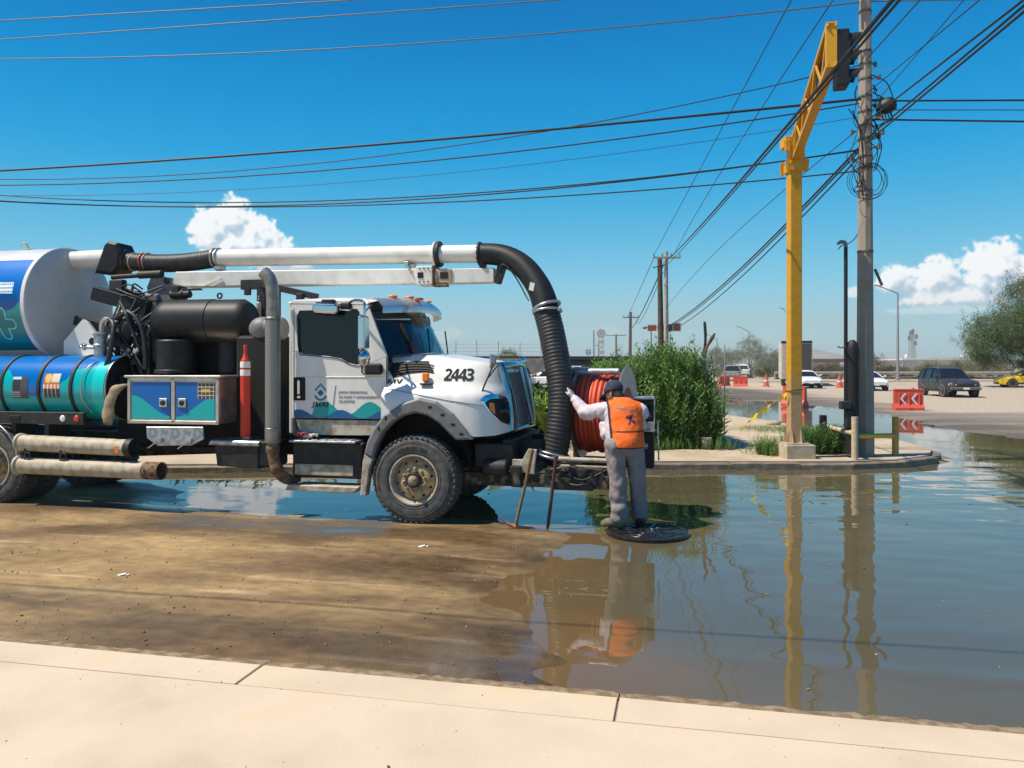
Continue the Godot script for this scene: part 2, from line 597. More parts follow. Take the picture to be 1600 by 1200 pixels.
func build_road() -> void:
	var X0 := -16.0
	var X1 := 12.0
	var Z0 := -16.0
	var Z1 := -1.4
	var W := 1400
	var Hh := 730
	var im := Image.create(W, Hh, false, Image.FORMAT_RGB8)
	var orm := Image.create(W, Hh, false, Image.FORMAT_RGB8)
	var n1 := noise(0.30, 5, 41)
	var n2 := noise(1.0, 4, 42)
	var n3 := noise(3.0, 3, 43)
	var dcache := {}
	var mud := Color(0.190, 0.116, 0.048)
	var dusty := Color(0.43, 0.290, 0.126)
	var dark := Color(0.072, 0.048, 0.026)
	var pale := Color(0.58, 0.45, 0.29)
	for iy in Hh:
		var z := Z0 + (Z1 - Z0) * (iy + 0.5) / Hh
		for ix in W:
			var x := X0 + (X1 - X0) * (ix + 0.5) / W
			if x > 3.0:
				im.set_pixel(ix, iy, Color(0.3, 0.26, 0.2)); orm.set_pixel(ix, iy, Color(1, 0.3, 0))
				continue
			var key := (ix / 6) * 4096 + iy / 6
			if not dcache.has(key): dcache[key] = poly_dist(shore_poly, Vector2(x, z))
			var d: float = dcache[key]
			var u := x * 0.977 + z * 0.213
			var w := -x * 0.213 + z * 0.977
			var a := n1.get_noise_2d(u * 0.6, w * 1.9)
			var s := n1.get_noise_2d(u * 0.55 + 40.0, w * 17.0)
			var g := n3.get_noise_2d(u * 1.5, w * 2.4)
			var b := n2.get_noise_2d(u * 0.5 + 7.0, w * 1.1)
			var c := mud.lerp(dusty, clampf(0.34 + a * 1.3 + b * 0.8 - x * 0.075 - 0.12, 0, 1))
			c = c.lerp(pale, clampf((s - 0.26) * 3.2, 0, 1) * clampf(b * 3.0 + 0.2, 0, 1) * 0.7)
			# damp gutter along the near kerb and damp margin of the puddle
			var kerb := z - near_kerb_z(x)
			var gut := clampf(1.25 - absf(kerb + 0.65 + a * 0.5) / 0.62, 0, 1) * clampf(0.85 + b * 1.2 + x * 0.06, 0.0, 1.0)
			var damp := clampf(1.0 - (d + a * 1.2 + b * 0.8) / 1.7, 0, 1)
			c = c.lerp(dark, maxf(damp * 0.72, gut * 0.75))
			c = c * (1.10 + g * 0.34 + s * 0.07)
			c.a = 1.0
			im.set_pixel(ix, iy, c.linear_to_srgb())
			orm.set_pixel(ix, iy, Color(1, clampf(0.82 - damp * 0.50 - gut * 0.30 - clampf(0.2 - a, 0, 1) * 0.22 + g * 0.1, 0.10, 0.95), 0))
	var xs := lines([X0, 0.4, -9, 0.1, 1.5, 0.5, X1])
	var zs := lines([Z0, 0.1, Z1])
	var P := PackedVector3Array()
	var U := PackedVector2Array()
	for x in xs:
		for z in zs:
			P.append(Vector3(x, road_h(x, z), z))
			U.append(Vector2((x - X0) / (X1 - X0), (z - Z0) / (Z1 - Z0)))
	var mb := MB.new()
	mb.grid(P, xs.size(), zs.size(), U, PackedColorArray(), true)
	var m := image_mat("muddy road", im, 1.0)
	m.roughness_texture = ImageTexture.create_from_image(orm)
	m.roughness_texture_channel = BaseMaterial3D.TEXTURE_CHANNEL_GREEN
	m.texture_repeat = true
	grain(m, 0.9, 0.6)
	struct("road", mb, m, "brown muddy street with wheel streaks and damp patches")

func build_water() -> void:
	var xs := lines([-15.5, 1.0, -9, 0.25, -1, 0.07, 7.5, 0.2, 12, 0.6, 22, 2, 60])
	var zs := lines([-80, 2.0, -40, 0.8, -20, 0.25, -15, 0.07, -3, 0.3, -1.8])
	var P := PackedVector3Array()
	var C := PackedColorArray()
	var nw := noise(0.55, 2, 51)
	var nb := noise(0.16, 3, 52)
	for x in xs:
		for z in zs:
			var y := 0.0
			var near := clampf((24.0 + z) / 6.0, 0, 1)
			if near > 0.0:
				var r := Vector2(x - 1.4, z + 8.9).length()
				y += sin(r * 11.0 + nw.get_noise_2d(x * .6, z * .6) * 2.5) * 0.0012 * exp(-r * 0.35) * clampf(r * 2.0, 0, 1)
				var rough := clampf((x - 0.6) * 0.4, 0.3, 1.0)
				y += nw.get_noise_2d(x * 0.9, z * 2.2) * 0.0034 * rough
				y += nw.get_noise_2d(x * 2.4 + 30.0, z * 6.5) * 0.0017 * rough
				y += nb.get_noise_2d(x * 3.0, z * 6.0) * 0.005 * rough
				# slow bow waves running out to the right of the worker
				var q := -x * 0.16 + z + 5.1 + nw.get_noise_2d(x * .3, 3.0) * 0.3
				y += exp(-q * q * 60.0) * 0.0065 * clampf((x - 0.8) * 0.8, 0, 1) * clampf((4.6 - x) * 0.8, 0, 1)
				y *= near
			P.append(Vector3(x, y + 0.002, z))
			var cl := clampf((-z - 4.0) / 8.0, 0, 1)
			var k := clampf(0.5 + nb.get_noise_2d(x, z) * 1.3, 0, 1)
			var wc := Color(0.122, 0.100, 0.054).lerp(Color(0.092, 0.080, 0.046), k)
			if x < 1.6 and z > -14.0: wc = Color(0.150, 0.098, 0.044).lerp(wc, smoothstep(0.0, 0.034, -road_h(x, z)))     # shallow: the mud shows through
			C.append(wc)
	var mb := MB.new()
	mb.grid(P, xs.size(), zs.size(), PackedVector2Array(), C, true)
	var m := mt("murky water", Color.WHITE, 0.015)
	m.vertex_color_use_as_albedo = true
	m.metallic_specular = 0.5
	m.normal_enabled = true
	m.normal_texture = ntex(0.022, 3, 53, [], [], 512, true)
	(m.normal_texture as NoiseTexture2D).bump_strength = 1.0
	m.normal_scale = 0.05
	m.uv1_triplanar = true
	m.uv1_world_triplanar = true
	m.uv1_scale = Vector3(0.22, 0.3, 0.5)
	struct("water", mb, m, "murky brown flood water lying over the street")

func slab_piece(x0: float, x1: float, z0: float, z1: float, y0: float, y1: float, X: Transform3D, bev := 0.008, drop := 0.0) -> MB:
	var mb := MB.new()
	mb.box(X * Vector3((x0 + x1) / 2, (y0 + y1) / 2 + drop, (z0 + z1) / 2), Vector3(x1 - x0, y1 - y0, z1 - z0), bev, X.basis)
	return mb

func grain(m: StandardMaterial3D, scale: float, low: float) -> void:      # fine grain of its own scale, multiplied in
	m.detail_enabled = true
	m.detail_blend_mode = BaseMaterial3D.BLEND_MODE_MUL
	if _grain.is_empty():
		for k in 2: _grain.append(ntex(0.16, 4, 61 + k, [Color(1, 1, 1) * [0.93, 0.58][k], Color(1, 1, 1) * [0.99, 0.86][k], Color(1, 1, 1)], [[0.2, 0.36][k], 0.5, [1.0, 0.64][k]], 512))
	m.detail_albedo = _grain[0 if low > 0.8 else 1]
	m.detail_uv_layer = BaseMaterial3D.DETAIL_UV_2
	m.uv2_triplanar = true
	m.uv2_world_triplanar = true
	m.uv2_scale = Vector3.ONE * scale

var _grain := []

func concrete(key: String, a: Color, b: Color, low := 0.9) -> StandardMaterial3D:
	var m := worn(key, a, b, 0.88, 0.0, 0.16, 0.1, 0.9, 0.0, true)
	m.albedo_texture = ntex(0.010, 6, hash(key) % 1000, [a * 0.955, a, b, Color(b.r, b.g * 0.985, b.b * 0.93)], [0.12, 0.32, 0.68, 0.95], 512)
	grain(m, 1.1, low)
	return m

func build_street() -> void:
	# near pavement: kerb stones, a kerb-side strip and wide slabs, all along the street
	var th := deg_to_rad(-12.3)
	var X := Transform3D(Basis(Vector3.UP, th), Vector3(0, 0, -4.42))     # local x along the kerb, local z towards the camera
	var mats_ := []
	for k in 3:
		mats_.append(concrete("pale concrete %d" % k, lin(0.565 + k * .01, 0.465 + k * .008, 0.335 + k * .008), lin(0.635, 0.52, 0.375 + k * .008)))
	var rough := concrete("rough kerb concrete", lin(0.24, 0.165, 0.085), lin(0.44, 0.325, 0.195), 0.35)
	rough.uv1_scale = Vector3.ONE * 1.6
	var base := MB.new()
	base.box(X * Vector3(0, -0.02, 6.0), Vector3(60, 0.30, 11.8), 0.0, X.basis)
	var pav := struct("pavement", base, mt("joint sand", lin(0.30, 0.245, 0.175), 0.95), "pale concrete pavement in front of the camera")
	var cuts := [-30.0, -25.2, -20.4, -15.6, -10.8, -6.2, -1.50, 0.62, 4.1, 8.9, 13.7, 18.5, 23.3, 30.0]
	var kn := noise(2.0, 3, 9)
	for i in cuts.size() - 1:
		# the exposed kerb edge: a rough irregular strip
		var P := PackedVector3Array()
		var L: float = cuts[i + 1] - cuts[i] - 0.008
		var nseg := maxi(4, int(L / 0.04)) if absf(cuts[i]) < 8.0 else 12
		for k in nseg + 1:
			var x: float = cuts[i] + 0.004 + L * k / nseg
			var e := kn.get_noise_1d(x * 0.5) * 0.016 + kn.get_noise_1d(x * 2.3 + 50.0) * 0.006 - clampf(kn.get_noise_1d(x * 1.6 + 200.0) - 0.3, 0, 1) * 0.12
			var yt := kn.get_noise_1d(x * 7.0 + 90.0) * 0.003
			P.append(X * Vector3(x, -0.1, -0.02 - e)); P.append(X * Vector3(x, 0.09 + yt * 2, -0.02 - e)); P.append(X * Vector3(x, 0.122 + yt * 4, 0.012 - e * .6))
			P.append(X * Vector3(x, 0.134 + yt * 3, 0.07 - e * .3)); P.append(X * Vector3(x, 0.142, 0.155 + kn.get_noise_1d(x * 1.7 + 20.0) * 0.010))
		var kb := MB.new()
		kb.grid(P, nseg + 1, 5, PackedVector2Array(), PackedColorArray(), true)
		part("kerb", kb, rough, pav)
		part("kerb_slab", slab_piece(cuts[i] + .006, cuts[i + 1] - .006, 0.135, 0.418, 0.02, 0.145, X, 0.006, 0.001 * (i % 3)), mats_[i % 3], pav)
	var k := 0
	var x := -28.7
	while x < 30.0:
		var x1 := x + 6.3
		part("paving_slab", slab_piece(x + .004, x1 - .004, 0.426, 4.2, 0.02, 0.146, X, 0.006), mats_[(k + 1) % 3], pav)
		part("paving_slab", slab_piece(x + .004, x1 - .004, 4.208, 8.0, 0.02, 0.146, X, 0.006), mats_[k % 3], pav)
		x = x1
		k += 1
	# far pavement across the street, ending in the corner by the pole
	var far := concrete("far concrete", lin(0.43, 0.34, 0.235), lin(0.52, 0.42, 0.30))
	var fwet := worn("wet kerb concrete", lin(0.16, 0.125, 0.085), lin(0.27, 0.215, 0.15), 0.6, 0.0, 0.8, 0.3, 0.7, 0.3, true)
	var fb := MB.new()
	fb.prism(pv([-24, -13.35, 2.4, -14.70, 6.3, -14.74, 7.5, -15.05, 8.4, -15.7, 9.0, -16.8, 9.25, -18.3, 9.1, -21, 8.2, -21, 7.9, -17.6, 6.2, -16.3, 2.4, -16.2, -24, -14.9]), -0.2, 0.128, Transform3D(Basis(Vector3.RIGHT, Vector3.FORWARD * -1.0, Vector3.UP), Vector3.ZERO))
	var fp := struct("corner_pavement", fb, fwet, "far pavement along the flooded street and round the corner")
	var edge := [Vector2(-24, -12.95), Vector2(-20, -13.15), Vector2(-16, -13.38), Vector2(-12, -13.6), Vector2(-8, -13.83), Vector2(-4, -14.05), Vector2(-1, -14.22), Vector2(2.4, -14.36), Vector2(4.1, -14.38), Vector2(5.4, -14.38), Vector2(6.4, -14.40), Vector2(7.5, -14.68), Vector2(8.5, -15.35), Vector2(9.2, -16.5), Vector2(9.5, -18.2), Vector2(9.4, -21.0)]
	var inner := [Vector2(-24, -14.75), Vector2(-20, -14.9), Vector2(-16, -15.1), Vector2(-12, -15.3), Vector2(-8, -15.5), Vector2(-4, -15.7), Vector2(-1, -15.85), Vector2(2.4, -16.0), Vector2(4.1, -16.05), Vector2(5.4, -16.1), Vector2(6.0, -16.2), Vector2(6.6, -16.5), Vector2(7.2, -17.0), Vector2(7.6, -17.8), Vector2(7.9, -19.0), Vector2(8.1, -21.0)]
	for i in edge.size() - 1:
		var a: Vector2 = edge[i]
		var b: Vector2 = edge[i + 1]
		var da := (b - a).normalized() * 0.006
		var ka: Vector2 = a + (inner[i] - a).normalized() * 0.17
		var kb2: Vector2 = b + (inner[i + 1] - b).normalized() * 0.17
		var FX := Transform3D(Basis(Vector3.RIGHT, Vector3.BACK, Vector3.UP), Vector3.ZERO)
		var mk := MB.new()
		mk.prism(PackedVector2Array([a + da, b - da, kb2 - da, ka + da]), -0.2, 0.108 + 0.012 * ((i * 7) % 3) - (0.03 if i > 11 else 0.0), FX, 0.02)
		part("kerb_stone", mk, fwet, fp)
		var ms := MB.new()
		var ga: Vector2 = (inner[i] - a).normalized() * 0.008
		ms.prism(PackedVector2Array([ka + da + ga, kb2 - da + ga, inner[i + 1] - da, inner[i] + da]), 0.0, 0.15 + 0.003 * (i % 2), FX, 0.006)
		part("paving_slab", ms, far, fp)

# ---------------------------------------------------------------- the vacuum truck (local x forward, y up, z towards the camera, near side at z = 0)
const HB := [[-0.42, 1.26], [-0.37, 1.32], [-0.12, 1.48], [0.09, 1.54], [0.3, 1.50], [0.5, 1.36], [0.66, 1.17], [0.74, 1.08], [1.0, 1.09], [1.2, 1.14]]
const HT := [[-0.42, 2.08], [-0.1, 2.085], [0.1, 2.075], [0.3, 2.05], [0.8, 1.985], [1.0, 1.94], [1.2, 1.90]]
const HW := [[1.0, 0.05], [1.5, 0.06], [1.58, 0.075], [1.64, 0.13], [1.70, 0.20], [1.85, 0.27], [1.95, 0.34], [2.1, 0.52]]
const HF := [[1.07, 1.22], [1.3, 1.20], [1.6, 1.15], [1.95, 1.05], [2.1, 0.97]]

func hood_pt(s: float, t: float, off := 0.0) -> Vector3:
	var far := s > 0.5
	var q := (1.0 - s if far else s) * 2.0
	var uf0 := 1.15
	var u := 0.0
	var cw := 0.0        # 0 at the side line, 1 at the centre
	for pass_ in 2:
		var vb := table(HB, u); var vt := table(HT, u)
		var vv := lerpf(vb, vt, minf(t, 1.0))
		uf0 = table(HF, vv)
		if q < 0.42:
			u = lerpf(-0.42, 0.45, q / 0.42); cw = 0.0
		else:
			var ph := (q - 0.42) / 0.58 * PI / 2
			u = 0.45 + (uf0 - 0.45) * pow(sin(ph), 2.0 / 2.9)
			cw = 1.0 - pow(maxf(cos(ph), 0.0), 2.0 / 2.9)
	var v := lerpf(table(HB, u), table(HT, u), minf(t, 1.0))
	var ws := table(HW, v)
	var w := lerpf(-ws + off * (1.0 - cw), -1.2, cw)
	if t > 1.0:
		var k := (t - 1.0) / 0.5
		w = lerpf(w, -1.2, k)
		v += sin(k * PI / 2) * 0.035 * (1.0 - cw)
	u += off * cw
	if far: w = -2.4 - w
	return Vector3(u, v, w)

func hood_at(u: float, v: float) -> Vector3:      # the near side of the bonnet at that place along it and that height
	var t := clampf((v - table(HB, u)) / (table(HT, u) - table(HB, u)), 0, 1)
	var a := 0.0
	var b := 0.5
	for k in 24:
		var m := (a + b) * 0.5
		if hood_pt(m, t).x < u: a = m
		else: b = m
	return hood_pt(a, t)

func hood_patch(mb: MB, s0: float, s1: float, t0: float, t1: float, off: float, ns := 10, nt := 6, shear := 0.0) -> void:
	var P := PackedVector3Array()
	var U := PackedVector2Array()
	for i in ns + 1:
		for j in nt + 1:
			var a := float(i) / ns
			var b := float(j) / nt
			P.append(hood_pt(lerpf(s0, s1, a) + shear * b, lerpf(t0, t1, b), off))
			U.append(Vector2(a, 1.0 - b))
	mb.grid(P, ns + 1, nt + 1, U)

func hood_drop(mb: MB, far: bool, s0: float, s1: float, rows: Array, off: float) -> void:     # rows: [along, low t, high t]
	var P := PackedVector3Array()
	for i in 15:
		var a := i / 14.0
		var lo := table(rows.map(func(r): return [r[0], r[1]]), a)
		var hi := table(rows.map(func(r): return [r[0], r[2]]), a)
		for j in 9:
			var s := lerpf(s0, s1, a)
			P.append(hood_pt(1.0 - s if far else s, lerpf(lo, hi, j / 8.0), off))
	mb.grid(P, 15, 9, PackedVector2Array(), PackedColorArray(), far)

func front_wheel(T: Node3D, called: String, u: float, zo: float, sgn: float, twin := false) -> void:
	# zo: the outer face; sgn +1 when the outer face looks towards +z
	var W := node(called, T, Vector3(u, 0.545, zo))
	var ax := Vector3(0, 0, sgn)
	var R := 0.548
	var wd := 0.36
	var ty := MB.new()
	var prof := [Vector2(0.300, -0.05), Vector2(0.315, -0.018), Vector2(0.36, -0.002), Vector2(0.43, 0.0), Vector2(0.485, -0.018), Vector2(0.518, -0.042), Vector2(R - 0.012, -0.062), Vector2(R - 0.010, -wd + 0.06), Vector2(0.515, -wd + 0.03), Vector2(0.45, -wd), Vector2(0.36, -wd), Vector2(0.30, -wd + 0.04)]
	ty.lathe(prof, Vector3.ZERO, ax, 64, 50.0)
	for rr in [[0.345, 0.004], [0.452, 0.004], [0.47, 0.003]]: ty.torus(Vector3(0, 0, (-0.003 if rr[0] < 0.46 else -0.010) * sgn), ax, rr[0], rr[1], 48, 6)
	part("tyre", ty, mats["rubber"], W)
	var lug := MB.new()
	var n := 46
	for k in n:
		var a := TAU * k / n
		for row in 4:
			var aa := a + (0.5 if row % 2 else 0.0) * TAU / n
			var d := Vector3(cos(aa), sin(aa), 0)
			var tg := Vector3(-sin(aa), cos(aa), 0)
			var zc: float = [-0.085, -0.15, -0.215, -0.28][row]
			lug.box(d * (R - 0.010) + ax * zc, Vector3(0.020, 0.054, 0.060), 0.004, Basis(d, tg.rotated(d, 0.25 if row < 2 else -0.25), d.cross(tg.rotated(d, 0.25 if row < 2 else -0.25))))
		var d2 := Vector3(cos(a), sin(a), 0)
		var t2 := Vector3(-sin(a), cos(a), 0)
		lug.box(d2 * (R - 0.040) + ax * -0.034, Vector3(0.052, 0.040, 0.018), 0.005, Basis(d2, t2, d2.cross(t2)).rotated(t2, -0.55 * sgn))
	var lg := part("tread", lug, mats["rubber"], W)
	lg.set_meta("kind", "stuff")
	var rim := MB.new()
	rim.lathe([Vector2(0.318, -0.022), Vector2(0.312, -0.006), Vector2(0.296, -0.006), Vector2(0.288, -0.03), Vector2(0.276, -0.062), Vector2(0.268, -0.11)], Vector3.ZERO, ax, 48, 60.0)
	part("rim", rim, mats["rim_clean"], W)
	var disc := MB.new()
	if twin: disc.lathe([Vector2(0.27, -0.11), Vector2(0.255, -0.15), Vector2(0.20, -0.17), Vector2(0.13, -0.175), Vector2(0.12, -0.10), Vector2(0.0, -0.09)], Vector3.ZERO, ax, 40, 30.0)
	else: disc.lathe([Vector2(0.27, -0.11), Vector2(0.262, -0.105), Vector2(0.235, -0.075), Vector2(0.195, -0.052), Vector2(0.175, -0.045), Vector2(0.095, -0.045)], Vector3.ZERO, ax, 48, 30.0)
	part("wheel_disc", disc, mats["rim_mud"], W)
	for k in 10:
		var a := TAU * (k + 0.35) / 10
		var d := Vector3(cos(a), sin(a), 0)
		if not twin:
			var h := MB.new()
			h.lathe([Vector2(0, 0.001), Vector2(0.0175, 0.001), Vector2(0.020, -0.006)], d * 0.222 + ax * -0.064, (ax + d * 0.55).normalized(), 10)
			part("hand_hole", h, mats["black"], W)
		var nt := MB.new()
		nt.lathe([Vector2(0.023, 0), Vector2(0.021, 0.012), Vector2(0.015, 0.014), Vector2(0.014, 0.045), Vector2(0.009, 0.052), Vector2(0, 0.052)], d * 0.138 + ax * (-0.047 if not twin else -0.175), ax, 6, 20.0)
		part("wheel_nut", nt, mats["rim_mud"], W)
	var hub := MB.new()
	hub.lathe([Vector2(0.098, -0.046), Vector2(0.094, 0.012), Vector2(0.088, 0.02), Vector2(0.066, 0.02)], Vector3.ZERO, ax, 28, 30.0)
	part("hub", hub, mats["dark_iron"], W)
	var cap := MB.new()
	cap.lathe([Vector2(0.066, 0.014), Vector2(0.058, 0.016), Vector2(0.048, 0.05), Vector2(0.03, 0.06), Vector2(0.026, 0.075), Vector2(0, 0.077)], Vector3.ZERO, ax, 20, 30.0)
	part("hub_cap", cap, mats["rim_mud"], W)

func tyre_words(T: Node3D, at: Vector3, word: String, mid: float, r: float, m: Material) -> void:
	var g := node("tyre_lettering", T, at)
	for k in word.length():
		var a := mid - (k - (word.length() - 1) * 0.5) * 0.115
		var d := Vector3(cos(a), sin(a), 0)
		var o := part("letter", text_mesh(word[k], 0.042, 0.004, true), m, g)
		o.transform = Transform3D(Basis(Vector3(sin(a), -cos(a), 0) * 1.35, d, Vector3.BACK), d * r + Vector3(0, 0, 0.003))

func print_image(w: int, h: int, f: Callable) -> Image:
	var im := Image.create(w, h, false, Image.FORMAT_RGB8)
	for y in h:
		for x in w: im.set_pixel(x, y, f.call((x + 0.5) / w, (y + 0.5) / h))
	return im

func truck_materials() -> void:
	worn("rubber", lin(0.075, 0.075, 0.072), lin(0.13, 0.122, 0.108), 0.82, 0, 2.2, 0.35, 0.7, 0.10)
	worn("rim_clean", lin(0.44, 0.37, 0.27), lin(0.58, 0.54, 0.47), 0.5, 0.15, 3.0)
	worn("rim_mud", lin(0.50, 0.38, 0.22), lin(0.33, 0.235, 0.13), 0.85, 0, 4.0, 0.35, 0.65, 0.08)
	mt("black", lin(0.006, 0.006, 0.007), 0.7)
	worn("dark_iron", lin(0.016, 0.016, 0.018), lin(0.035, 0.031, 0.027), 0.6, 0.0, 2.0, 0.4, 0.75, 0.04)
	worn("muddy_iron", lin(0.022, 0.020, 0.019), lin(0.16, 0.115, 0.065), 0.8, 0.0, 1.6, 0.5, 0.72, 0.08)
	var p := worn("white_paint", lin(0.735, 0.72, 0.675), lin(0.79, 0.775, 0.73), 0.28, 0, 0.8)
	p.clearcoat_enabled = true; p.clearcoat = 0.4; p.clearcoat_roughness = 0.08
	worn("boom_paint", lin(0.80, 0.775, 0.71), lin(0.68, 0.64, 0.56), 0.36, 0, 0.9, 0.45, 0.9)
	worn("cream_paint", lin(0.52, 0.47, 0.38), lin(0.36, 0.28, 0.18), 0.6, 0, 1.6, 0.35, 0.7, 0.05)
	worn("flare_plastic", lin(0.15, 0.155, 0.16), lin(0.19, 0.19, 0.188), 0.55, 0, 2.0)
	var c := mt("chrome", lin(0.62, 0.63, 0.64), 0.09, 1.0)
	c.metallic_specular = 0.5
	worn("steel", lin(0.50, 0.46, 0.42), lin(0.62, 0.59, 0.55), 0.34, 0.8, 1.2, 0.3, 0.7, 0.02)
	worn("galvanised", lin(0.30, 0.33, 0.36), lin(0.48, 0.51, 0.54), 0.42, 0.75, 3.0)
	worn("exhaust_steel", lin(0.33, 0.31, 0.28), lin(0.24, 0.22, 0.19), 0.46, 0.6, 2.0)
	worn("rust", lin(0.13, 0.07, 0.036), lin(0.24, 0.16, 0.09), 0.85, 0.1, 4.0, 0.35, 0.65, 0.08)
	var tk := worn("black_tank", lin(0.010, 0.0115, 0.014), lin(0.018, 0.019, 0.021), 0.5, 0, 1.5)
	tk.metallic_specular = 0.4
	worn("hose_rubber", lin(0.016, 0.016, 0.018), lin(0.034, 0.033, 0.032), 0.5, 0, 2.0)
	worn("hose_muddy", lin(0.05, 0.045, 0.04), lin(0.17, 0.13, 0.085), 0.7, 0, 3.0)
	glass("side_glass", Color(0.010, 0.020, 0.034), 0.93)
	glass("windscreen_glass", Color(0.04, 0.13, 0.16), 0.62)
	mt("amber", lin(0.85, 0.22, 0.03), 0.25)
	mt("red_lens", lin(0.60, 0.05, 0.03), 0.25)
	mt("white_lens", lin(0.85, 0.85, 0.80), 0.25)
	mt("decal_teal", lin(0.0, 0.34, 0.34), 0.35)
	mt("decal_blue", lin(0.004, 0.11, 0.30), 0.35)
	mt("decal_dark", lin(0.012, 0.015, 0.02), 0.85)
	mt("decal_grey", lin(0.25, 0.26, 0.27), 0.8)
	mt("silver_trim", lin(0.62, 0.62, 0.62), 0.25, 0.7)
	worn("canvas", lin(0.42, 0.33, 0.20), lin(0.30, 0.23, 0.14), 0.95, 0, 3.0, 0.35, 0.65, 0.1)

func build_truck() -> void:
	truck_materials()
	var T := thing("vacuum_truck", "white vacuum truck with blue tanks and long suction boom standing in the flooded street", "truck", Vector3(-1.226, 0, -9.39), deg_to_rad(-12.3))
	var W: Material = mats["white_paint"]
	var mb: MB
	# ---- chassis
	mb = MB.new()
	for z in [-0.78, -1.62]: mb.box(Vector3(-3.2, 0.86, z), Vector3(9.6, 0.27, 0.08), 0.01)
	for x in [-7.6, -5.2, -3.4, -1.2, 0.7, 1.5]: mb.box(Vector3(x, 0.86, -1.2), Vector3(0.09, 0.2, 0.78), 0.01)
	part("chassis_rail", mb, mats["dark_iron"], T)
	mb = MB.new()
	mb.cyl(Vector3(0.02, 0.545, -0.3), Vector3(0.02, 0.545, -2.1), 0.075)
	mb.cyl(Vector3(-6.18, 0.545, -0.3), Vector3(-6.18, 0.545, -2.1), 0.10)
	mb.ball(Vector3(-6.18, 0.55, -1.2), Vector3(0.28, 0.26, 0.24))
	mb.ball(Vector3(0.1, 0.56, -1.0), Vector3(0.2, 0.2, 0.2))
	mb.cyl(Vector3(-6.0, 0.58, -1.2), Vector3(-1.0, 0.84, -1.2), 0.06)
	mb.box(Vector3(-1.0, 0.8, -1.2), Vector3(1.1, 0.5, 0.6), 0.06)
	mb.box(Vector3(0.5, 0.85, -1.2), Vector3(1.0, 0.5, 0.7), 0.08)
	for z in [-0.55, -1.85]:
		for k in 6: mb.box(Vector3(0.05, 0.66 + k * 0.022, z), Vector3(1.5 - k * 0.16, 0.018, 0.09), 0.004)
	part("axle", mb, mats["muddy_iron"], T)
	front_wheel(T, "front_wheel", 0.02, 0.0, 1.0)
	front_wheel(T, "front_wheel", 0.02, -2.4, -1.0)
	front_wheel(T, "rear_wheel", -6.18, 0.0, 1.0, true)
	front_wheel(T, "rear_wheel", -6.18, -0.41, 1.0, true)
	front_wheel(T, "rear_wheel", -6.18, -2.4, -1.0, true)
	front_wheel(T, "rear_wheel", -6.18, -1.99, -1.0, true)
	mt("raised_rubber", lin(0.05, 0.05, 0.05), 0.6)
	tyre_words(T, Vector3(0.02, 0.545, 0.0), "MICHELIN", 1.62, 0.39, mats["raised_rubber"])
	# ---- cab
	var cab := node("cab", T)
	for side in 2:
		var X := Transform3D(Basis(), Vector3(0, 0, -0.24 if side == 0 else -2.20))
		# lower panel, rear pillar, top rail and front pillar meet end to end round the window opening
		mb = MB.new()
		mb.prism(pv([-1.70, 1.265, -0.405, 1.265, -0.40, 2.06, -0.56, 2.00, -0.70, 1.955, -0.82, 1.955, -0.93, 1.985, -1.03, 2.035, -1.2, 2.065, -1.55, 2.095, -1.61, 2.13, -1.70, 2.13]), 0.0, 0.04, X, 0.008)
		mb.prism(pv([-1.70, 2.13, -1.61, 2.13, -1.625, 2.22, -1.64, 2.58, -1.60, 2.655, -1.60, 2.78, -1.72, 2.78]), 0.0, 0.04, X, 0.0)
		mb.prism(pv([-1.60, 2.655, -0.80, 2.665, -0.765, 2.62, -0.68, 2.72, -0.72, 2.765, -1.60, 2.78]), 0.0, 0.04, X, 0.0)
		mb.prism(pv([-0.765, 2.62, -0.765, 1.957, -0.70, 1.957, -0.56, 2.002, -0.40, 2.062, -0.655, 2.72, -0.68, 2.72]), 0.0, 0.04, X, 0.0)
		part("door", mb, W, cab)
		mb = MB.new()
		mb.prism(pv([-1.64, 2.13, -1.55, 2.10, -1.2, 2.06, -1.03, 2.03, -0.93, 1.98, -0.76, 1.95, -0.75, 2.64, -1.64, 2.66]), 0.0, 0.006, X.translated(Vector3(0, 0, 0.012)))
		part("side_window", mb, mats["side_glass"], cab)
		mb = MB.new()
		mb.prism(pv([-1.66, 1.25, -0.42, 1.25, -0.47, 1.06, -1.58, 1.05]), 0.0, 0.035, X.translated(Vector3(0, 0, -0.012 if side == 0 else 0.012)), 0.006)
		part("door_sill", mb, mats["cream_paint"], cab)
	# crease, window seal and shut lines of the near door
	mb = MB.new()
	mb.tube(spline([Vector3(-1.615, 2.56, -0.198), Vector3(-1.60, 2.13, -0.198), Vector3(-1.5, 2.08, -0.198), Vector3(-1.2, 2.055, -0.198), Vector3(-1.03, 2.025, -0.198), Vector3(-0.93, 1.975, -0.198), Vector3(-0.82, 1.945, -0.198), Vector3(-0.70, 1.947, -0.198)], 5), 0.007, 6)
	mb.box(Vector3(-0.402, 1.66, -0.205), Vector3(0.009, 0.80, 0.012))
	mb.box(Vector3(-1.672, 1.98, -0.203), Vector3(0.008, 1.40, 0.010))
	mb.box(Vector3(-1.03, 1.268, -0.203), Vector3(1.26, 0.008, 0.010))
	part("window_seal", mb, mats["black"], cab)
	mb = MB.new()
	mb.box(Vector3(-1.02, 1.80, -0.199), Vector3(1.16, 0.012, 0.012), 0.005)
	part("door_crease", mb, W, cab)
	mb = MB.new()
	mb.box(Vector3(-1.735, 1.92, -1.2), Vector3(0.05, 1.72, 1.96), 0.02)
	part("rear_wall", mb, W, cab)
	mb = MB.new()
	mb.box(Vector3(-1.05, 1.10, -1.2), Vector3(1.2, 0.06, 1.9))
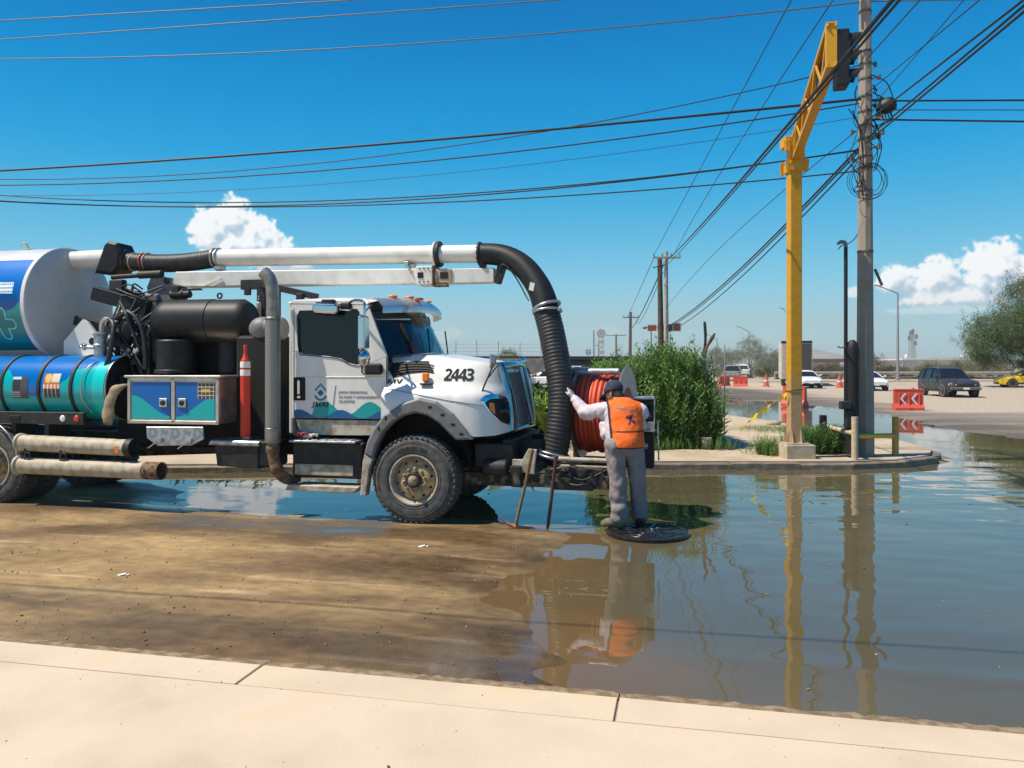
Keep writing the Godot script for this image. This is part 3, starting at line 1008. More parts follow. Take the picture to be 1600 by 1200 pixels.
	mb.box(Vector3(-0.46, 1.60, -1.2), Vector3(0.08, 0.9, 1.88))
	part("cab_floor", mb, mats["black"], cab)
	mb = MB.new()
	for z in [-0.75, -1.65]:
		mb.box(Vector3(-1.25, 1.5, z), Vector3(0.5, 0.16, 0.5), 0.05)
		mb.box(Vector3(-1.5, 1.95, z), Vector3(0.15, 0.8, 0.5), 0.06, Basis(Vector3.BACK, 0.12))
		mb.box(Vector3(-1.56, 2.42, z), Vector3(0.1, 0.2, 0.28), 0.04)
	part("seat", mb, mats["dark_iron"], cab)
	mb = MB.new()
	mb.box(Vector3(-0.52, 1.93, -1.2), Vector3(0.3, 0.2, 1.85), 0.06)
	mb.torus(Vector3(-0.86, 1.95, -1.66), Vector3(-0.75, 0.65, 0), 0.22, 0.016, 24, 6)
	part("dashboard", mb, mats["dark_iron"], cab)
	# roof, sun visor, windscreen
	var P := PackedVector3Array()
	for i in 15:
		var k := i / 14.0
		var x := lerpf(-1.76, -0.46, k)
		for j in 25:
			var q := j / 24.0 * 2.0 - 1.0
			var cr := 1.0 - pow(absf(q), 5.0)
			var bow := 0.22 * (1.0 - q * q) * k
			P.append(Vector3(x - 0.20 * k + bow * 1.0, 2.755 + 0.085 * cr + 0.03 * sin(k * PI) * cr - 0.03 * k, -1.2 + q * 1.005))
	mb = MB.new()
	mb.grid(P, 15, 25)
	part("roof", mb, W, cab)
	P = PackedVector3Array()
	for i in 13:
		var k := i / 12.0
		for j in 25:
			var q := j / 24.0 * 2.0 - 1.0
			var bow := 0.30 * (1.0 - q * q * q * q)
			var prof := Vector2(0.30 * k, 0.045 * sin(k * PI) - 0.17 * k * k)
			if k > 0.9: prof = Vector2(0.30 * 0.9 - 0.02, -0.175)
			P.append(Vector3(-0.70 + bow + prof.x, 2.83 + prof.y - 0.05 * q * q, -1.2 + q * (0.99 + 0.02 * k)))
	mb = MB.new()
	mb.grid(P, 13, 25)
	part("sun_visor", mb, mats["silver_trim"], cab)
	P = PackedVector3Array()
	for i in 9:
		var k := i / 8.0
		for j in 25:
			var q := j / 24.0 * 2.0 - 1.0
			var bot := Vector3(-0.40 + 0.34 * (1.0 - q * q * q * q), 2.04 + 0.05 * (1 - q * q), 0)
			var top := Vector3(-0.68 + 0.26 * (1.0 - q * q * q * q), 2.76, 0)
			var c := bot.lerp(top, k)
			P.append(Vector3(c.x, c.y, -1.2 + q * lerpf(0.955, 0.945, k)))
	mb = MB.new()
	mb.grid(P, 9, 25)
	part("windscreen", mb, mats["windscreen_glass"], cab)
	mb = MB.new()
	for z in [-0.9, -1.7]:
		mb.bar(Vector3(-0.03, 2.12, z + 0.1), Vector3(-0.17, 2.45, z - 0.22), 0.018, 0.012)
	part("wiper", mb, mats["black"], cab)
	for z in [-0.45, -0.83, -1.2, -1.57, -1.95]:
		mb = MB.new()
		var q: float = (z + 1.2) / 1.0
		mb.ball(Vector3(-0.62 + 0.30 * (1 - pow(q, 4)), 2.865 - 0.05 * q * q, z), Vector3(0.07, 0.02, 0.045), 12)
		part("marker_light", mb, mats["amber"], cab)
	mb = MB.new()
	mb.ball(Vector3(-0.25, 2.80, -0.85), Vector3(0.06, 0.04, 0.06), 10)
	part("marker_light", mb, mats["red_lens"], cab)
	# handle
	mb = MB.new()
	mb.box(Vector3(-1.595, 1.645, -0.197), Vector3(0.165, 0.30, 0.03), 0.055)
	var hd := part("door_handle", mb, mats["black"], cab)
	mb = MB.new()
	mb.box(Vector3(-1.595, 1.665, -0.178), Vector3(0.045, 0.19, 0.03), 0.012)
	mb.box(Vector3(-1.595, 1.54, -0.182), Vector3(0.05, 0.04, 0.02), 0.012)
	part("handle_grip", mb, mats["chrome"], cab)
	# door emblem and lettering: drop, arc, JMAS, three grey lines, waves
	var em := node("door_emblem", T, Vector3(0, 0, -0.199))
	mb = MB.new()
	mb.prism(pv([-1.385, 1.63, -1.30, 1.725, -1.215, 1.63, -1.235, 1.613, -1.30, 1.688, -1.365, 1.613]), 0, 0.003)
	part("roof_mark", mb, mats["decal_teal"], em)
	mb = MB.new()
	var arc := []
	for k in 13: arc.append(Vector2(-1.30, 1.58) + Vector2.from_angle(lerpf(-PI + 0.25, -0.25, k / 12.0)) * 0.088)
	for k in 13: arc.append(Vector2(-1.30, 1.58) + Vector2.from_angle(lerpf(-0.25, -PI + 0.25, k / 12.0)) * 0.064)
	mb.prism(PackedVector2Array(arc), 0, 0.003)
	var drop := []
	for k in 16:
		var a := TAU * k / 16
		drop.append(Vector2(-1.30, 1.595) + Vector2.from_angle(a) * (0.036 + 0.006 * cos(a * 4)))
	mb.prism(PackedVector2Array(drop), 0, 0.003)
	part("drop_mark", mb, mats["decal_blue"], em)
	lettering("lettering", "JMAS", 0.062, mats["decal_dark"], em, Vector3(-1.295, 1.445, 0.002), Basis(Vector3(1, 0, 0), Vector3(0.2, 1, 0), Vector3.BACK), true, false, 1.1)
	mb = MB.new()
	mb.prism(pv([-1.135, 1.41, -1.12, 1.41, -1.085, 1.69, -1.098, 1.69]), 0, 0.002)
	part("divider", mb, mats["decal_grey"], em)
	var ln := [["JUNTA MUNICIPAL", 1.605, 0.80], ["DE AGUA Y SANEAMIENTO", 1.545, 0.80], ["DE JUÁREZ", 1.488, 0.80]]
	for e in ln:
		var tm := text_mesh(e[0], 0.030, 0.002, true)
		var o := part("lettering", tm, mats["decal_grey"], em)
		tm.horizontal_alignment = HORIZONTAL_ALIGNMENT_LEFT
		o.position = Vector3(-1.05, e[1], 0.002)
		o.scale = Vector3(1.06, 1, 1)
	var wave := func(x0: float, x1: float, base: float, f: Callable) -> PackedVector2Array:
		var a := PackedVector2Array([Vector2(x1, base), Vector2(x0, base)])
		for k in 41:
			var x := lerpf(x0, x1, k / 40.0)
			a.append(Vector2(x, maxf(f.call(x), base + 0.003)))
		return a
	mb = MB.new()
	mb.prism(wave.call(-1.665, -0.43, 1.278, func(x): return 1.385 + 0.085 * cos((x + 1.245) * TAU / 0.62) + (0.03 if x > -1.4 else -0.10) * 0.5), 0, 0.002)
	part("wave_decal", mb, mats["decal_teal"], em)
	mb = MB.new()
	mb.prism(wave.call(-1.665, -0.43, 1.275, func(x): return 1.325 + 0.055 * cos((x + 1.60) * TAU / 0.58)), 0, 0.004)
	part("wave_decal", mb, mats["decal_blue"], em)
	# ---- bonnet
	var hood := node("bonnet", T)
	P = PackedVector3Array()
	var ns := 96
	for i in ns + 1:
		for j in 31:
			P.append(hood_pt(float(i) / ns, j / 20.0))
	mb = MB.new()
	mb.grid(P, ns + 1, 31)
	part("bonnet_shell", mb, W, hood)
	mb = MB.new()
	for k in 2:
		var pts := []
		for q in 17:
			var s := 0.018 + 0.30 * q / 16.0
			var p := hood_pt(s, 0.5 if k == 0 else 0.03, 0.0)
			p.y = lerpf(1.655, 1.44, q / 16.0) if k == 0 else p.y
			p = Vector3(p.x, p.y, -table(HW, p.y) + 0.003) if s < 0.21 else hood_pt(s, clampf((p.y - table(HB, p.x)) / (table(HT, p.x) - table(HB, p.x)), 0, 1), 0.003)
			pts.append(p)
		if k == 0: mb.tube(pts, 0.005, 5)
	part("shut_line", mb, mats["decal_grey"], hood)
	# side vent with slats
	mb = MB.new()
	hood_patch(mb, 0.022, 0.152, 0.60, 0.865, 0.006, 12, 5, -0.030)
	part("side_vent", mb, mats["black"], hood)
	for k in 4:
		mb = MB.new()
		var a := []
		for q in 9:
			var s := lerpf(0.022 + k * 0.0, 0.150, q / 8.0)
			a.append(hood_pt(s - 0.004, lerpf(0.83 - k * 0.055, 0.775 - k * 0.05, q / 8.0), 0.012))
		mb.tube(a, 0.007, 6)
		part("vent_slat", mb, mats["dark_iron"], hood)
	# number, badge, side marker
	var num := node("number", hood)
	for k in 4:
		var q := hood_at(0.385 + k * 0.093, 1.828)
		var qu := (hood_at(0.385 + k * 0.093, 1.90) - hood_at(0.385 + k * 0.093, 1.76)).normalized()
		var qr := (hood_at(0.43 + k * 0.093, 1.828) - hood_at(0.34 + k * 0.093, 1.828)).normalized()
		var qn := qr.cross(qu).normalized()
		lettering("digit", "2443"[k], 0.165, mats["decal_dark"], num, q + qn * 0.003, Basis(qu.cross(qn), qu, qn), true, false, 0.86)
	var bup := Vector3(0, 0.06, -(table(HW, 1.775) - table(HW, 1.715))).normalized()
	lettering("badge", "MV", 0.06, mats["decal_dark"], hood, Vector3(-0.30, 1.745, -table(HW, 1.745) + 0.004), Basis(Vector3(1, 0, 0), bup, Vector3(1, 0, 0).cross(bup)), true, false, 1.6)
	mb = MB.new()
	mb.box(Vector3(0.115, 1.80, -0.20), Vector3(0.085, 0.11, 0.06), 0.015)
	part("side_marker", mb, mats["amber"], hood)
	mb = MB.new()
	mb.box(Vector3(0.125, 1.715, -0.185), Vector3(0.15, 0.022, 0.10), 0.008)
	part("marker_bracket", mb, mats["black"], hood)
	# headlights
	for s in 2:
		var g := node("headlight", T)
		mb = MB.new()
		hood_drop(mb, s == 1, 0.288, 0.408, [[0.0, 0.47, 0.50], [0.12, 0.40, 0.56], [0.35, 0.27, 0.59], [0.6, 0.17, 0.585], [0.85, 0.11, 0.55], [1.0, 0.10, 0.50]], 0.010)
		part("bezel", mb, mats["chrome"], g)
		mb = MB.new()
		hood_drop(mb, s == 1, 0.306, 0.404, [[0.0, 0.44, 0.47], [0.2, 0.32, 0.52], [0.45, 0.22, 0.53], [0.7, 0.15, 0.52], [1.0, 0.13, 0.46]], 0.018)
		part("lens", mb, mats["black_tank"], g)
		mb = MB.new()
		hood_drop(mb, s == 1, 0.318, 0.338, [[0.0, 0.38, 0.46], [0.5, 0.33, 0.47], [1.0, 0.30, 0.46]], 0.023)
		part("turn_signal", mb, mats["amber"], g)
		var hs := 0.372 if s == 0 else 1.0 - 0.372
		var lp := hood_pt(hs, 0.33, 0.0)
		var ld := (hood_pt(hs, 0.33, 0.1) - lp).normalized()
		mb = MB.new()
		mb.lathe([Vector2(0.0, 0.052), Vector2(0.05, 0.047), Vector2(0.085, 0.03), Vector2(0.095, 0.0)], lp, ld, 18)
		part("lamp", mb, mats["side_glass"], g)
	# grille
	var gr := node("grille", T)
	mb = MB.new()
	var gz := func(z: float, v: float, o: float) -> Vector3:
		return Vector3(table(HF, v) + 0.035 - 0.10 * pow(absf(z + 1.2) / 0.75, 2.0) * 0.9 + o, v, z)
	for zz in [[-0.50, -0.62], [-1.78, -1.90]]:
		P = PackedVector3Array()
		for i in 13:
			for e in [[0, -0.05], [0, 0.0], [0.5, 0.03], [1, 0.0], [1, -0.06]]:
				var v := lerpf(1.14, 1.985, i / 12.0)
				P.append(gz.call(lerpf(zz[0], zz[1], e[0]) + (0.10 * (1.0 - sin(i / 12.0 * PI / 2 + 0.5)) * (1 if zz[0] > -1.0 else -1)), v, e[1]))
		mb.grid(P, 13, 5)
	for vv in [[1.90, 1.985], [1.10, 1.17]]:
		P = PackedVector3Array()
		for i in 17:
			for e in [[0, -0.05], [0, 0.0], [0.5, 0.03], [1, 0.0], [1, -0.06]]:
				P.append(gz.call(lerpf(-0.52, -1.88, i / 16.0), lerpf(vv[0], vv[1], e[0]) + (0.02 * sin(i / 16.0 * PI)), e[1]))
		mb.grid(P, 17, 5)
	mb.box(Vector3(1.19, 1.55, -1.2), Vector3(0.05, 0.80, 0.09), 0.02, Basis(Vector3.BACK, 0.24))
	part("grille_frame", mb, mt("dark chrome", lin(0.34, 0.36, 0.38), 0.12, 1.0), gr)
	for half in 2:
		mb = MB.new()
		P = PackedVector3Array()
		for i in 7:
			for j in 2: P.append(gz.call(lerpf(-0.60, -1.15, i / 6.0) if half == 0 else lerpf(-1.25, -1.80, i / 6.0), [1.15, 1.92][j], -0.04))
		mb.grid(P, 7, 2)
		part("grille_mesh", mb, mats["black"], gr)
		for k in 7:
			mb = MB.new()
			var z := lerpf(-0.66, -1.10, k / 6.0) if half == 0 else lerpf(-1.30, -1.74, k / 6.0)
			var a := []
			for q in 6: a.append(gz.call(z, lerpf(1.19, 1.86, q / 5.0), -0.012))
			mb.tube(a, 0.011, 6)
			part("grille_bar", mb, mats["flare_plastic"], gr)
	# wheel arches
	var inner := pv([-0.50, 0.80, -0.45, 0.97, -0.37, 1.12, -0.24, 1.25, -0.1, 1.33, 0.05, 1.365, 0.2, 1.335, 0.34, 1.25, 0.5, 1.10, 0.56, 1.045])
	var outer := pv([0.76, 1.055, 0.68, 1.17, 0.52, 1.36, 0.31, 1.505, 0.09, 1.55, -0.12, 1.485, -0.37, 1.325, -0.50, 1.16, -0.58, 1.0, -0.62, 0.85])
	for s in 2:
		var arch := node("wheel_arch", T)
		var X := Transform3D(Basis(), Vector3(0, 0, -0.12 if s == 0 else -2.42))
		mb = MB.new()
		var pl := inner.duplicate()
		pl.append_array(outer)
		mb.prism(pl, 0, 0.135, X, 0.025)
		part("flare", mb, mats["flare_plastic"], arch)
		mb = MB.new()
		mb.prism(pv([-0.62, 0.845, -0.64, 0.76, -0.675, 0.33, -0.60, 0.33, -0.555, 0.66, -0.505, 0.795]), 0.0, 0.12, X, 0.01)
		part("mud_guard", mb, mats["cream_paint"], arch)
		mb = MB.new()
		mb.lathe([Vector2(0.70, 0.0), Vector2(0.70, 0.62)], Vector3(0.0, 0.66, -0.10 if s == 0 else -2.30), Vector3(0, 0, -1 if s == 0 else 1), 40, 35.0, PI * 0.02, PI * 0.98)
		P = PackedVector3Array()
		for q in 25:
			var a := PI * q / 24.0
			for j in 2: P.append(Vector3(cos(a) * 0.70, 0.66 + sin(a) * 0.70, -0.09 if j == 0 else -0.62) if s == 0 else Vector3(cos(a) * 0.70, 0.66 + sin(a) * 0.70, -2.31 if j == 0 else -1.78))
		mb = MB.new()
		mb.grid(P, 25, 2)
		mb.box(Vector3(0, 1.02, -0.64 if s == 0 else -1.76), Vector3(1.3, 0.7, 0.03))
		part("arch_liner", mb, mats["black"], arch)
		for q in [[-0.42, 1.17, 0.9], [-0.33, 1.30, 0.75], [0.24, 1.44, -0.45], [0.40, 1.35, -0.7], [0.53, 1.235, -0.85], [0.635, 1.12, -0.95]]:
			mb = MB.new()
			mb.box(Vector3(q[0], q[1], 0.013 if s == 0 else -2.288), Vector3(0.055, 0.032, 0.012), 0.005, Basis(Vector3.BACK, q[2] + 0.8))
			part("flare_clip", mb, mats["black"], arch)
	# mirrors
	var mir := node("door_mirror", T)
	mb = MB.new()
	mb.tube(spline([Vector3(-0.92, 2.72, -0.18), Vector3(-0.78, 2.76, -0.05), Vector3(-0.60, 2.73, 0.06), Vector3(-0.575, 2.62, 0.09), Vector3(-0.575, 2.3, 0.09), Vector3(-0.575, 1.98, 0.09), Vector3(-0.62, 1.87, 0.0), Vector3(-0.66, 1.86, -0.18)], 5), 0.016, 8)
	mb.tube([Vector3(-0.575, 2.60, 0.09), Vector3(-0.60, 2.70, -0.16)], 0.013, 8)
	part("mirror_arm", mb, mats["chrome"], mir)
	mb = MB.new()
	mb.box(Vector3(-0.585, 2.345, 0.105), Vector3(0.10, 0.44, 0.22), 0.04)
	part("mirror_housing", mb, mats["chrome"], mir)
	mb = MB.new()
	mb.ball(Vector3(-0.575, 2.04, 0.10), Vector3(0.075, 0.10, 0.10), 14)
	part("round_mirror", mb, mats["chrome"], mir)
	mb = MB.new()
	mb.box(Vector3(-0.585, 1.90, -0.17), Vector3(0.28, 0.14, 0.09), 0.03)
	part("mirror_base", mb, mats["black"], mir)
	mb = MB.new()
	mb.box(Vector3(-0.94, 2.70, -0.17), Vector3(0.17, 0.085, 0.07), 0.03)
	part("mirror_clamp", mb, mats["black"], mir)
	mir = node("far_door_mirror", T)
	mb = MB.new()
	mb.tube(spline([Vector3(-0.85, 2.70, -2.22), Vector3(-0.68, 2.70, -2.42), Vector3(-0.60, 2.62, -2.50), Vector3(-0.60, 2.0, -2.50), Vector3(-0.70, 1.9, -2.22)], 5), 0.014, 8)
	mb.box(Vector3(-0.60, 2.36, -2.51), Vector3(0.09, 0.34, 0.2), 0.03)
	part("mirror_housing", mb, mats["dark_iron"], mir)
	mir = node("roof_spot_mirror", T)
	mb = MB.new()
	mb.box(Vector3(-1.18, 2.665, -0.10), Vector3(0.36, 0.16, 0.12), 0.05, Basis(Vector3.BACK, -0.06))
	part("mirror_housing", mb, mats["chrome"], mir)
	mb = MB.new()
	mb.box(Vector3(-1.17, 2.765, -0.16), Vector3(0.17, 0.04, 0.10), 0.014)
	part("mirror_base", mb, mats["black"], mir)
	for k in 2:
		mir = node("bonnet_mirror", T)
		var z := -0.28 if k == 0 else -2.12
		mb = MB.new()
		mb.tube([Vector3(0.80, 1.52, z + (0.10 if k == 0 else -0.1)), Vector3(0.86, 1.70, z + (0.06 if k == 0 else -0.06)), Vector3(0.95, 1.93, z)], 0.011, 7)
		mb.tube([Vector3(0.90, 1.80, z), Vector3(1.0, 1.98, z - (0.15 if k == 0 else -0.15))], 0.009, 7)
		part("mirror_arm", mb, mats["dark_iron"], mir)
		mb = MB.new()
		mb.lathe([Vector2(0, -0.045), Vector2(0.05, -0.04), Vector2(0.078, -0.02), Vector2(0.088, 0.03), Vector2(0.08, 0.035), Vector2(0, 0.036)], Vector3(0.95, 2.0, z), Vector3(-1, 0.05, 0.35 if k == 0 else -0.35), 22)
		part("mirror_bowl", mb, mats["chrome" if k == 1 else "galvanised"], mir)
	build_truck_middle(T)
	build_boom(T)
	build_truck_front(T)

func build_truck_middle(T: Node3D) -> void:
	var mb: MB
	var P: PackedVector3Array
	# ---- cab steps
	var st := node("cab_step", T)
	mb = MB.new()
	mb.box(Vector3(-1.18, 0.74, -0.32), Vector3(0.98, 0.46, 0.36), 0.03)
	part("step_box", mb, mats["dark_iron"], st)
	mb = MB.new()
	mb.box(Vector3(-1.20, 0.985, -0.17), Vector3(0.90, 0.03, 0.30), 0.008)
	for k in 7: mb.box(Vector3(-1.55 + k * 0.115, 1.003, -0.17), Vector3(0.08, 0.014, 0.22), 0.003)
	part("upper_tread", mb, mats["galvanised"], st)
	mb = MB.new()
	mb.box(Vector3(-1.22, 0.62, -0.126), Vector3(0.80, 0.14, 0.02), 0.006)
	part("splashed_panel", mb, mats["cream_paint"], st)
	mb = MB.new()
	mb.prism(pv([-1.72, 0.355, -0.80, 0.345, -0.72, 0.41, -0.72, 0.43, -1.68, 0.43]), -0.34, -0.05, Transform3D(), 0.01)
	part("lower_tread", mb, mats["cream_paint"], st)
	# ---- battery box
	var bb := node("battery_box", T)
	mb = MB.new()
	mb.prism(pv([-2.72, 0.63, -2.12, 0.61, -2.12, 0.90, -2.16, 0.96, -2.70, 0.96, -2.76, 0.90]), -0.55, -0.10, Transform3D(), 0.012)
	part("box_body", mb, mats["dark_iron"], bb)
	mb = MB.new()
	mb.prism(pv([-2.84, 0.905, -2.10, 0.90, -2.10, 0.965, -2.80, 0.975]), -0.57, -0.07, Transform3D(), 0.015)
	part("box_lid", mb, mats["galvanised"], bb)
	mb = MB.new()
	mb.box(Vector3(-2.02, 0.80, -0.30), Vector3(0.22, 0.34, 0.4), 0.03)
	part("air_tank", mb, mats["black_tank"], bb)
	# ---- exhaust stack
	var ex := node("exhaust_stack", T)
	mb = MB.new()
	var tip := spline([Vector3(-1.86, 2.55, 0.0), Vector3(-1.86, 2.80, 0.0), Vector3(-1.87, 2.95, 0.0), Vector3(-1.91, 3.06, 0.0), Vector3(-1.985, 3.135, 0.0)], 5)
	mb.tube(tip, 0.082, 20, false)
	mb.tube(tip, 0.074, 20, false)
	mb.cyl(Vector3(-1.86, 0.95, 0.0), Vector3(-1.86, 2.6, 0.0), 0.075, 18)
	part("stack_pipe", mb, mats["exhaust_steel"], ex)
	var im := Image.create(16, 16, false, Image.FORMAT_RGB8)
	for y in 16:
		for x in 16:
			var d := minf(Vector2(x - 7.5, y - 3.5).length(), minf(Vector2(x - 15.5, y - 11.5).length(), Vector2(x + 0.5, y - 11.5).length()))
			im.set_pixel(x, y, lin(0.03, 0.03, 0.03) if d < 2.7 else lin(0.36, 0.335, 0.30))
	var gm := mt("perforated guard", Color.WHITE, 0.45, 0.5)
	gm.albedo_texture = ImageTexture.create_from_image(im)
	gm.uv1_scale = Vector3(16, 30, 1)
	mb = MB.new()
	mb.tube([Vector3(-1.86, 1.16, 0.0), Vector3(-1.86, 2.52, 0.0)], 0.094, 24, false)
	part("perforated_guard", mb, gm, ex)
	for yy in [[0.96, 1.16], [2.52, 2.56]]:
		mb = MB.new()
		mb.cyl(Vector3(-1.86, yy[0], 0.0), Vector3(-1.86, yy[1], 0.0), 0.098, 22, 0.01)
		part("guard_band", mb, mats["exhaust_steel"], ex)
	mb = MB.new()
	var el := spline([Vector3(-1.86, 0.97, 0.0), Vector3(-1.85, 0.78, 0.0), Vector3(-1.80, 0.62, -0.01), Vector3(-1.74, 0.50, -0.10), Vector3(-1.72, 0.46, -0.35)], 5)
	var rr := []
	for k in el.size(): rr.append(0.072 + (0.014 if k in [2, 3, 9, 10] else 0.0))
	mb.tube(el, rr, 16)
	part("lower_elbow", mb, mats["rust"], ex)
	# ---- toolbox
	var tb := node("toolbox", T)
	mb = MB.new()
	mb.box(Vector3(-3.31, 1.485, -0.34), Vector3(1.36, 0.60, 0.64), 0.012)
	part("box_body", mb, mats["steel"], tb)
	mb = MB.new()
	mb.box(Vector3(-3.31, 1.80, -0.34), Vector3(1.44, 0.035, 0.72), 0.01)
	for b in [[-3.965, 1.485, 0.05, 0.60], [-3.30, 1.485, 0.055, 0.60], [-2.655, 1.485, 0.05, 0.60]]: mb.box(Vector3(b[0], b[1], -0.014), Vector3(b[2], b[3], 0.03), 0.008)
	mb.box(Vector3(-3.31, 1.20, -0.013), Vector3(1.36, 0.05, 0.028), 0.008)
	mb.box(Vector3(-3.31, 1.765, -0.013), Vector3(1.36, 0.04, 0.028), 0.008)
	part("box_frame", mb, mats["steel"], tb)
	var doors := [func(x, y): return _door_print(x, y, false), func(x, y): return _door_print(x, y, true)]
	for k in 2:
		mb = MB.new()
		var cx := -3.635 if k == 0 else -2.975
		mb.box(Vector3(cx, 1.485, -0.016), Vector3(0.58, 0.49, 0.012), 0.004)
		part("door", mb, mats["decal_blue"], tb)
		mb = MB.new()
		mb.quad(Vector3(cx - .283, 1.243, -0.008), Vector3(cx - .283, 1.727, -0.008), Vector3(cx + .283, 1.727, -0.008), Vector3(cx + .283, 1.243, -0.008))
		for i in 4: mb.uv[i] = [Vector2(0, 1), Vector2(0, 0), Vector2(1, 0), Vector2(1, 1)][i]
		part("door_print", mb, image_mat("toolbox print %d" % k, print_image(180, 150, doors[k]), 0.3), tb)
		mb = MB.new()
		var lx := cx + (0.19 if k == 0 else -0.19)
		mb.box(Vector3(lx, 1.455, -0.002), Vector3(0.12, 0.12, 0.02), 0.008)
		part("latch_plate", mb, mats["steel"], tb)
		mb = MB.new()
		mb.lathe([Vector2(0, 0.02), Vector2(0.03, 0.018), Vector2(0.038, 0.0)], Vector3(lx, 1.455, 0.008), Vector3.BACK, 14)
		part("latch", mb, mats["dark_iron"], tb)
	# galvanised bracket under the toolbox
	var gb := node("valve_panel", T)
	mb = MB.new()
	mb.prism(pv([-3.70, 1.135, -2.86, 1.145, -2.85, 0.985, -3.03, 0.90, -3.53, 0.885, -3.69, 0.985]), -0.03, 0.0, Transform3D(), 0.006)
	part("panel", mb, mats["galvanised"], gb)
	for x in [-3.47, -3.03]:
		mb = MB.new()
		mb.cyl(Vector3(x, 0.97, 0.0), Vector3(x, 0.97, 0.05), 0.03, 10)
		mb.bar(Vector3(x, 0.97, 0.045), Vector3(x - 0.16, 0.86, 0.05), 0.022, 0.012)
		part("lever", mb, mats["steel"], gb)
	# ---- lower water tank with its print and bands
	var wt := node("water_tank", T)
	var r := 0.455
	var cy := 1.635
	var cz := -0.52
	mb = MB.new()
	mb.lathe([Vector2(r, 0.0), Vector2(r, 4.6), Vector2(r - .01, 4.615)], Vector3(-9.0, cy, cz), Vector3.RIGHT, 56, 30.0)
	for i in mb.v.size():
		var p := mb.v[i]
		mb.uv[i] = Vector2((p.x + 6.6) / 2.21, clampf((cy + r - p.y) / (2.0 * r), 0.0, 1.0))
	part("tank_shell", mb, image_mat("water tank print", print_image(512, 220, _water_print), 0.22), wt)
	mb = MB.new()
	mb.lathe([Vector2(r + .004, -0.02), Vector2(r + .004, 0.012), Vector2(r - 0.02, 0.012), Vector2(r - 0.03, -0.015), Vector2(r * 0.7, 0.01), Vector2(0, 0.035)], Vector3(-4.388, cy, cz), Vector3.RIGHT, 48, 25.0)
	part("tank_end", mb, mats["black_tank"], wt)
	mb = MB.new()
	mb.torus(Vector3(-4.385, cy, cz), Vector3.RIGHT, r, 0.012, 48, 6)
	part("tank_rim", mb, mats["steel"], wt)
	for x in [-6.07, -5.45, -4.93]:
		mb = MB.new()
		mb.lathe([Vector2(r, -0.027), Vector2(r + 0.016, -0.022), Vector2(r + 0.016, 0.022), Vector2(r, 0.027)], Vector3(x, cy, cz), Vector3.RIGHT, 56, 25.0)
		mb.box(Vector3(x, cy - r - 0.01, cz + 0.20), Vector3(0.07, 0.08, 0.10), 0.01)
		part("tank_band", mb, mats["dark_iron"], wt)
	mb = MB.new()
	mb.tube(spline([Vector3(-4.62, 2.03, -0.32), Vector3(-4.70, 1.95, -0.16), Vector3(-4.74, 1.75, -0.05), Vector3(-4.74, 1.5, -0.06), Vector3(-4.68, 1.29, -0.18)], 5), 0.008, 6)
	part("drain_cable", mb, mats["steel"], wt)
	mb = MB.new()
	mb.cyl(Vector3(-4.39, 1.68, -0.30), Vector3(-4.31, 1.68, -0.30), 0.05, 12)
	mb.box(Vector3(-4.30, 1.73, -0.30), Vector3(0.05, 0.15, 0.06), 0.01)
	mb.torus(Vector3(-4.33, 1.58, -0.32), Vector3.RIGHT, 0.04, 0.008, 14, 6)
	part("outlet_valve", mb, mats["dark_iron"], wt)
	for q in [[-5.75, 1.64, 0.25, 0.30, "label_sheet"], [-5.24, 1.67, 0.26, 0.33, "warning_sheet"]]:
		mb = MB.new()
		P = PackedVector3Array()
		var U := PackedVector2Array()
		for i in 2:
			for j in 9:
				var y := lerpf(q[1] - q[3] / 2, q[1] + q[3] / 2, j / 8.0)
				var zz := cz + sqrt((r + 0.004) * (r + 0.004) - (y - cy) * (y - cy))
				P.append(Vector3(q[0] + q[2] * (i - 0.5), y, zz))
				U.append(Vector2(i, 1.0 - j / 8.0))
		mb.grid(P, 2, 9, U)
		var fn := func(x, y): return _sheet(x, y, q[4] == "warning_sheet")
		part(q[4], mb, image_mat(q[4], print_image(48, 56, fn), 0.4), wt)
	for x in [-5.2, -5.75]:
		mb = MB.new()
		mb.cyl(Vector3(x, cy - 0.30, cz + 0.335), Vector3(x, cy - 0.31, cz + 0.36), 0.012, 8)
		part("tank_stud", mb, mats["steel"], wt)
	# side rail with lamps
	var rl := node("side_rail", T)
	mb = MB.new()
	mb.box(Vector3(-6.9, 1.225, -0.06), Vector3(4.42, 0.17, 0.07), 0.012)
	part("rail_beam", mb, mats["dark_iron"], rl)
	for x in [-8.0, -6.9, -5.9, -5.35]:
		mb = MB.new()
		mb.box(Vector3(x, 1.05, -0.3), Vector3(0.08, 0.3, 0.4), 0.01)
		part("rail_bracket", mb, mats["dark_iron"], rl)
	mb = MB.new()
	mb.box(Vector3(-5.79, 1.225, -0.022), Vector3(0.17, 0.06, 0.02), 0.02)
	part("rail_slot", mb, mats["black"], rl)
	for q in [[-5.02, "white_lens", "round_lamp"], [-4.80, "red_lens", "round_lamp"]]:
		mb = MB.new()
		mb.lathe([Vector2(0, 0.018), Vector2(0.034, 0.014), Vector2(0.046, 0.0)], Vector3(q[0], 1.225, -0.026), Vector3.BACK, 16)
		part(q[2], mb, mats[q[1]], rl)
	# rear mudguard cable, tool pipes' holders
	mb = MB.new()
	mb.tube(spline([Vector3(-6.05, 1.15, 0.02), Vector3(-5.82, 1.0, 0.05), Vector3(-5.70, 0.78, 0.05), Vector3(-5.68, 0.55, 0.05)], 5), 0.012, 6)
	part("dangling_cable", mb, mats["steel"], T)
	mb = MB.new()
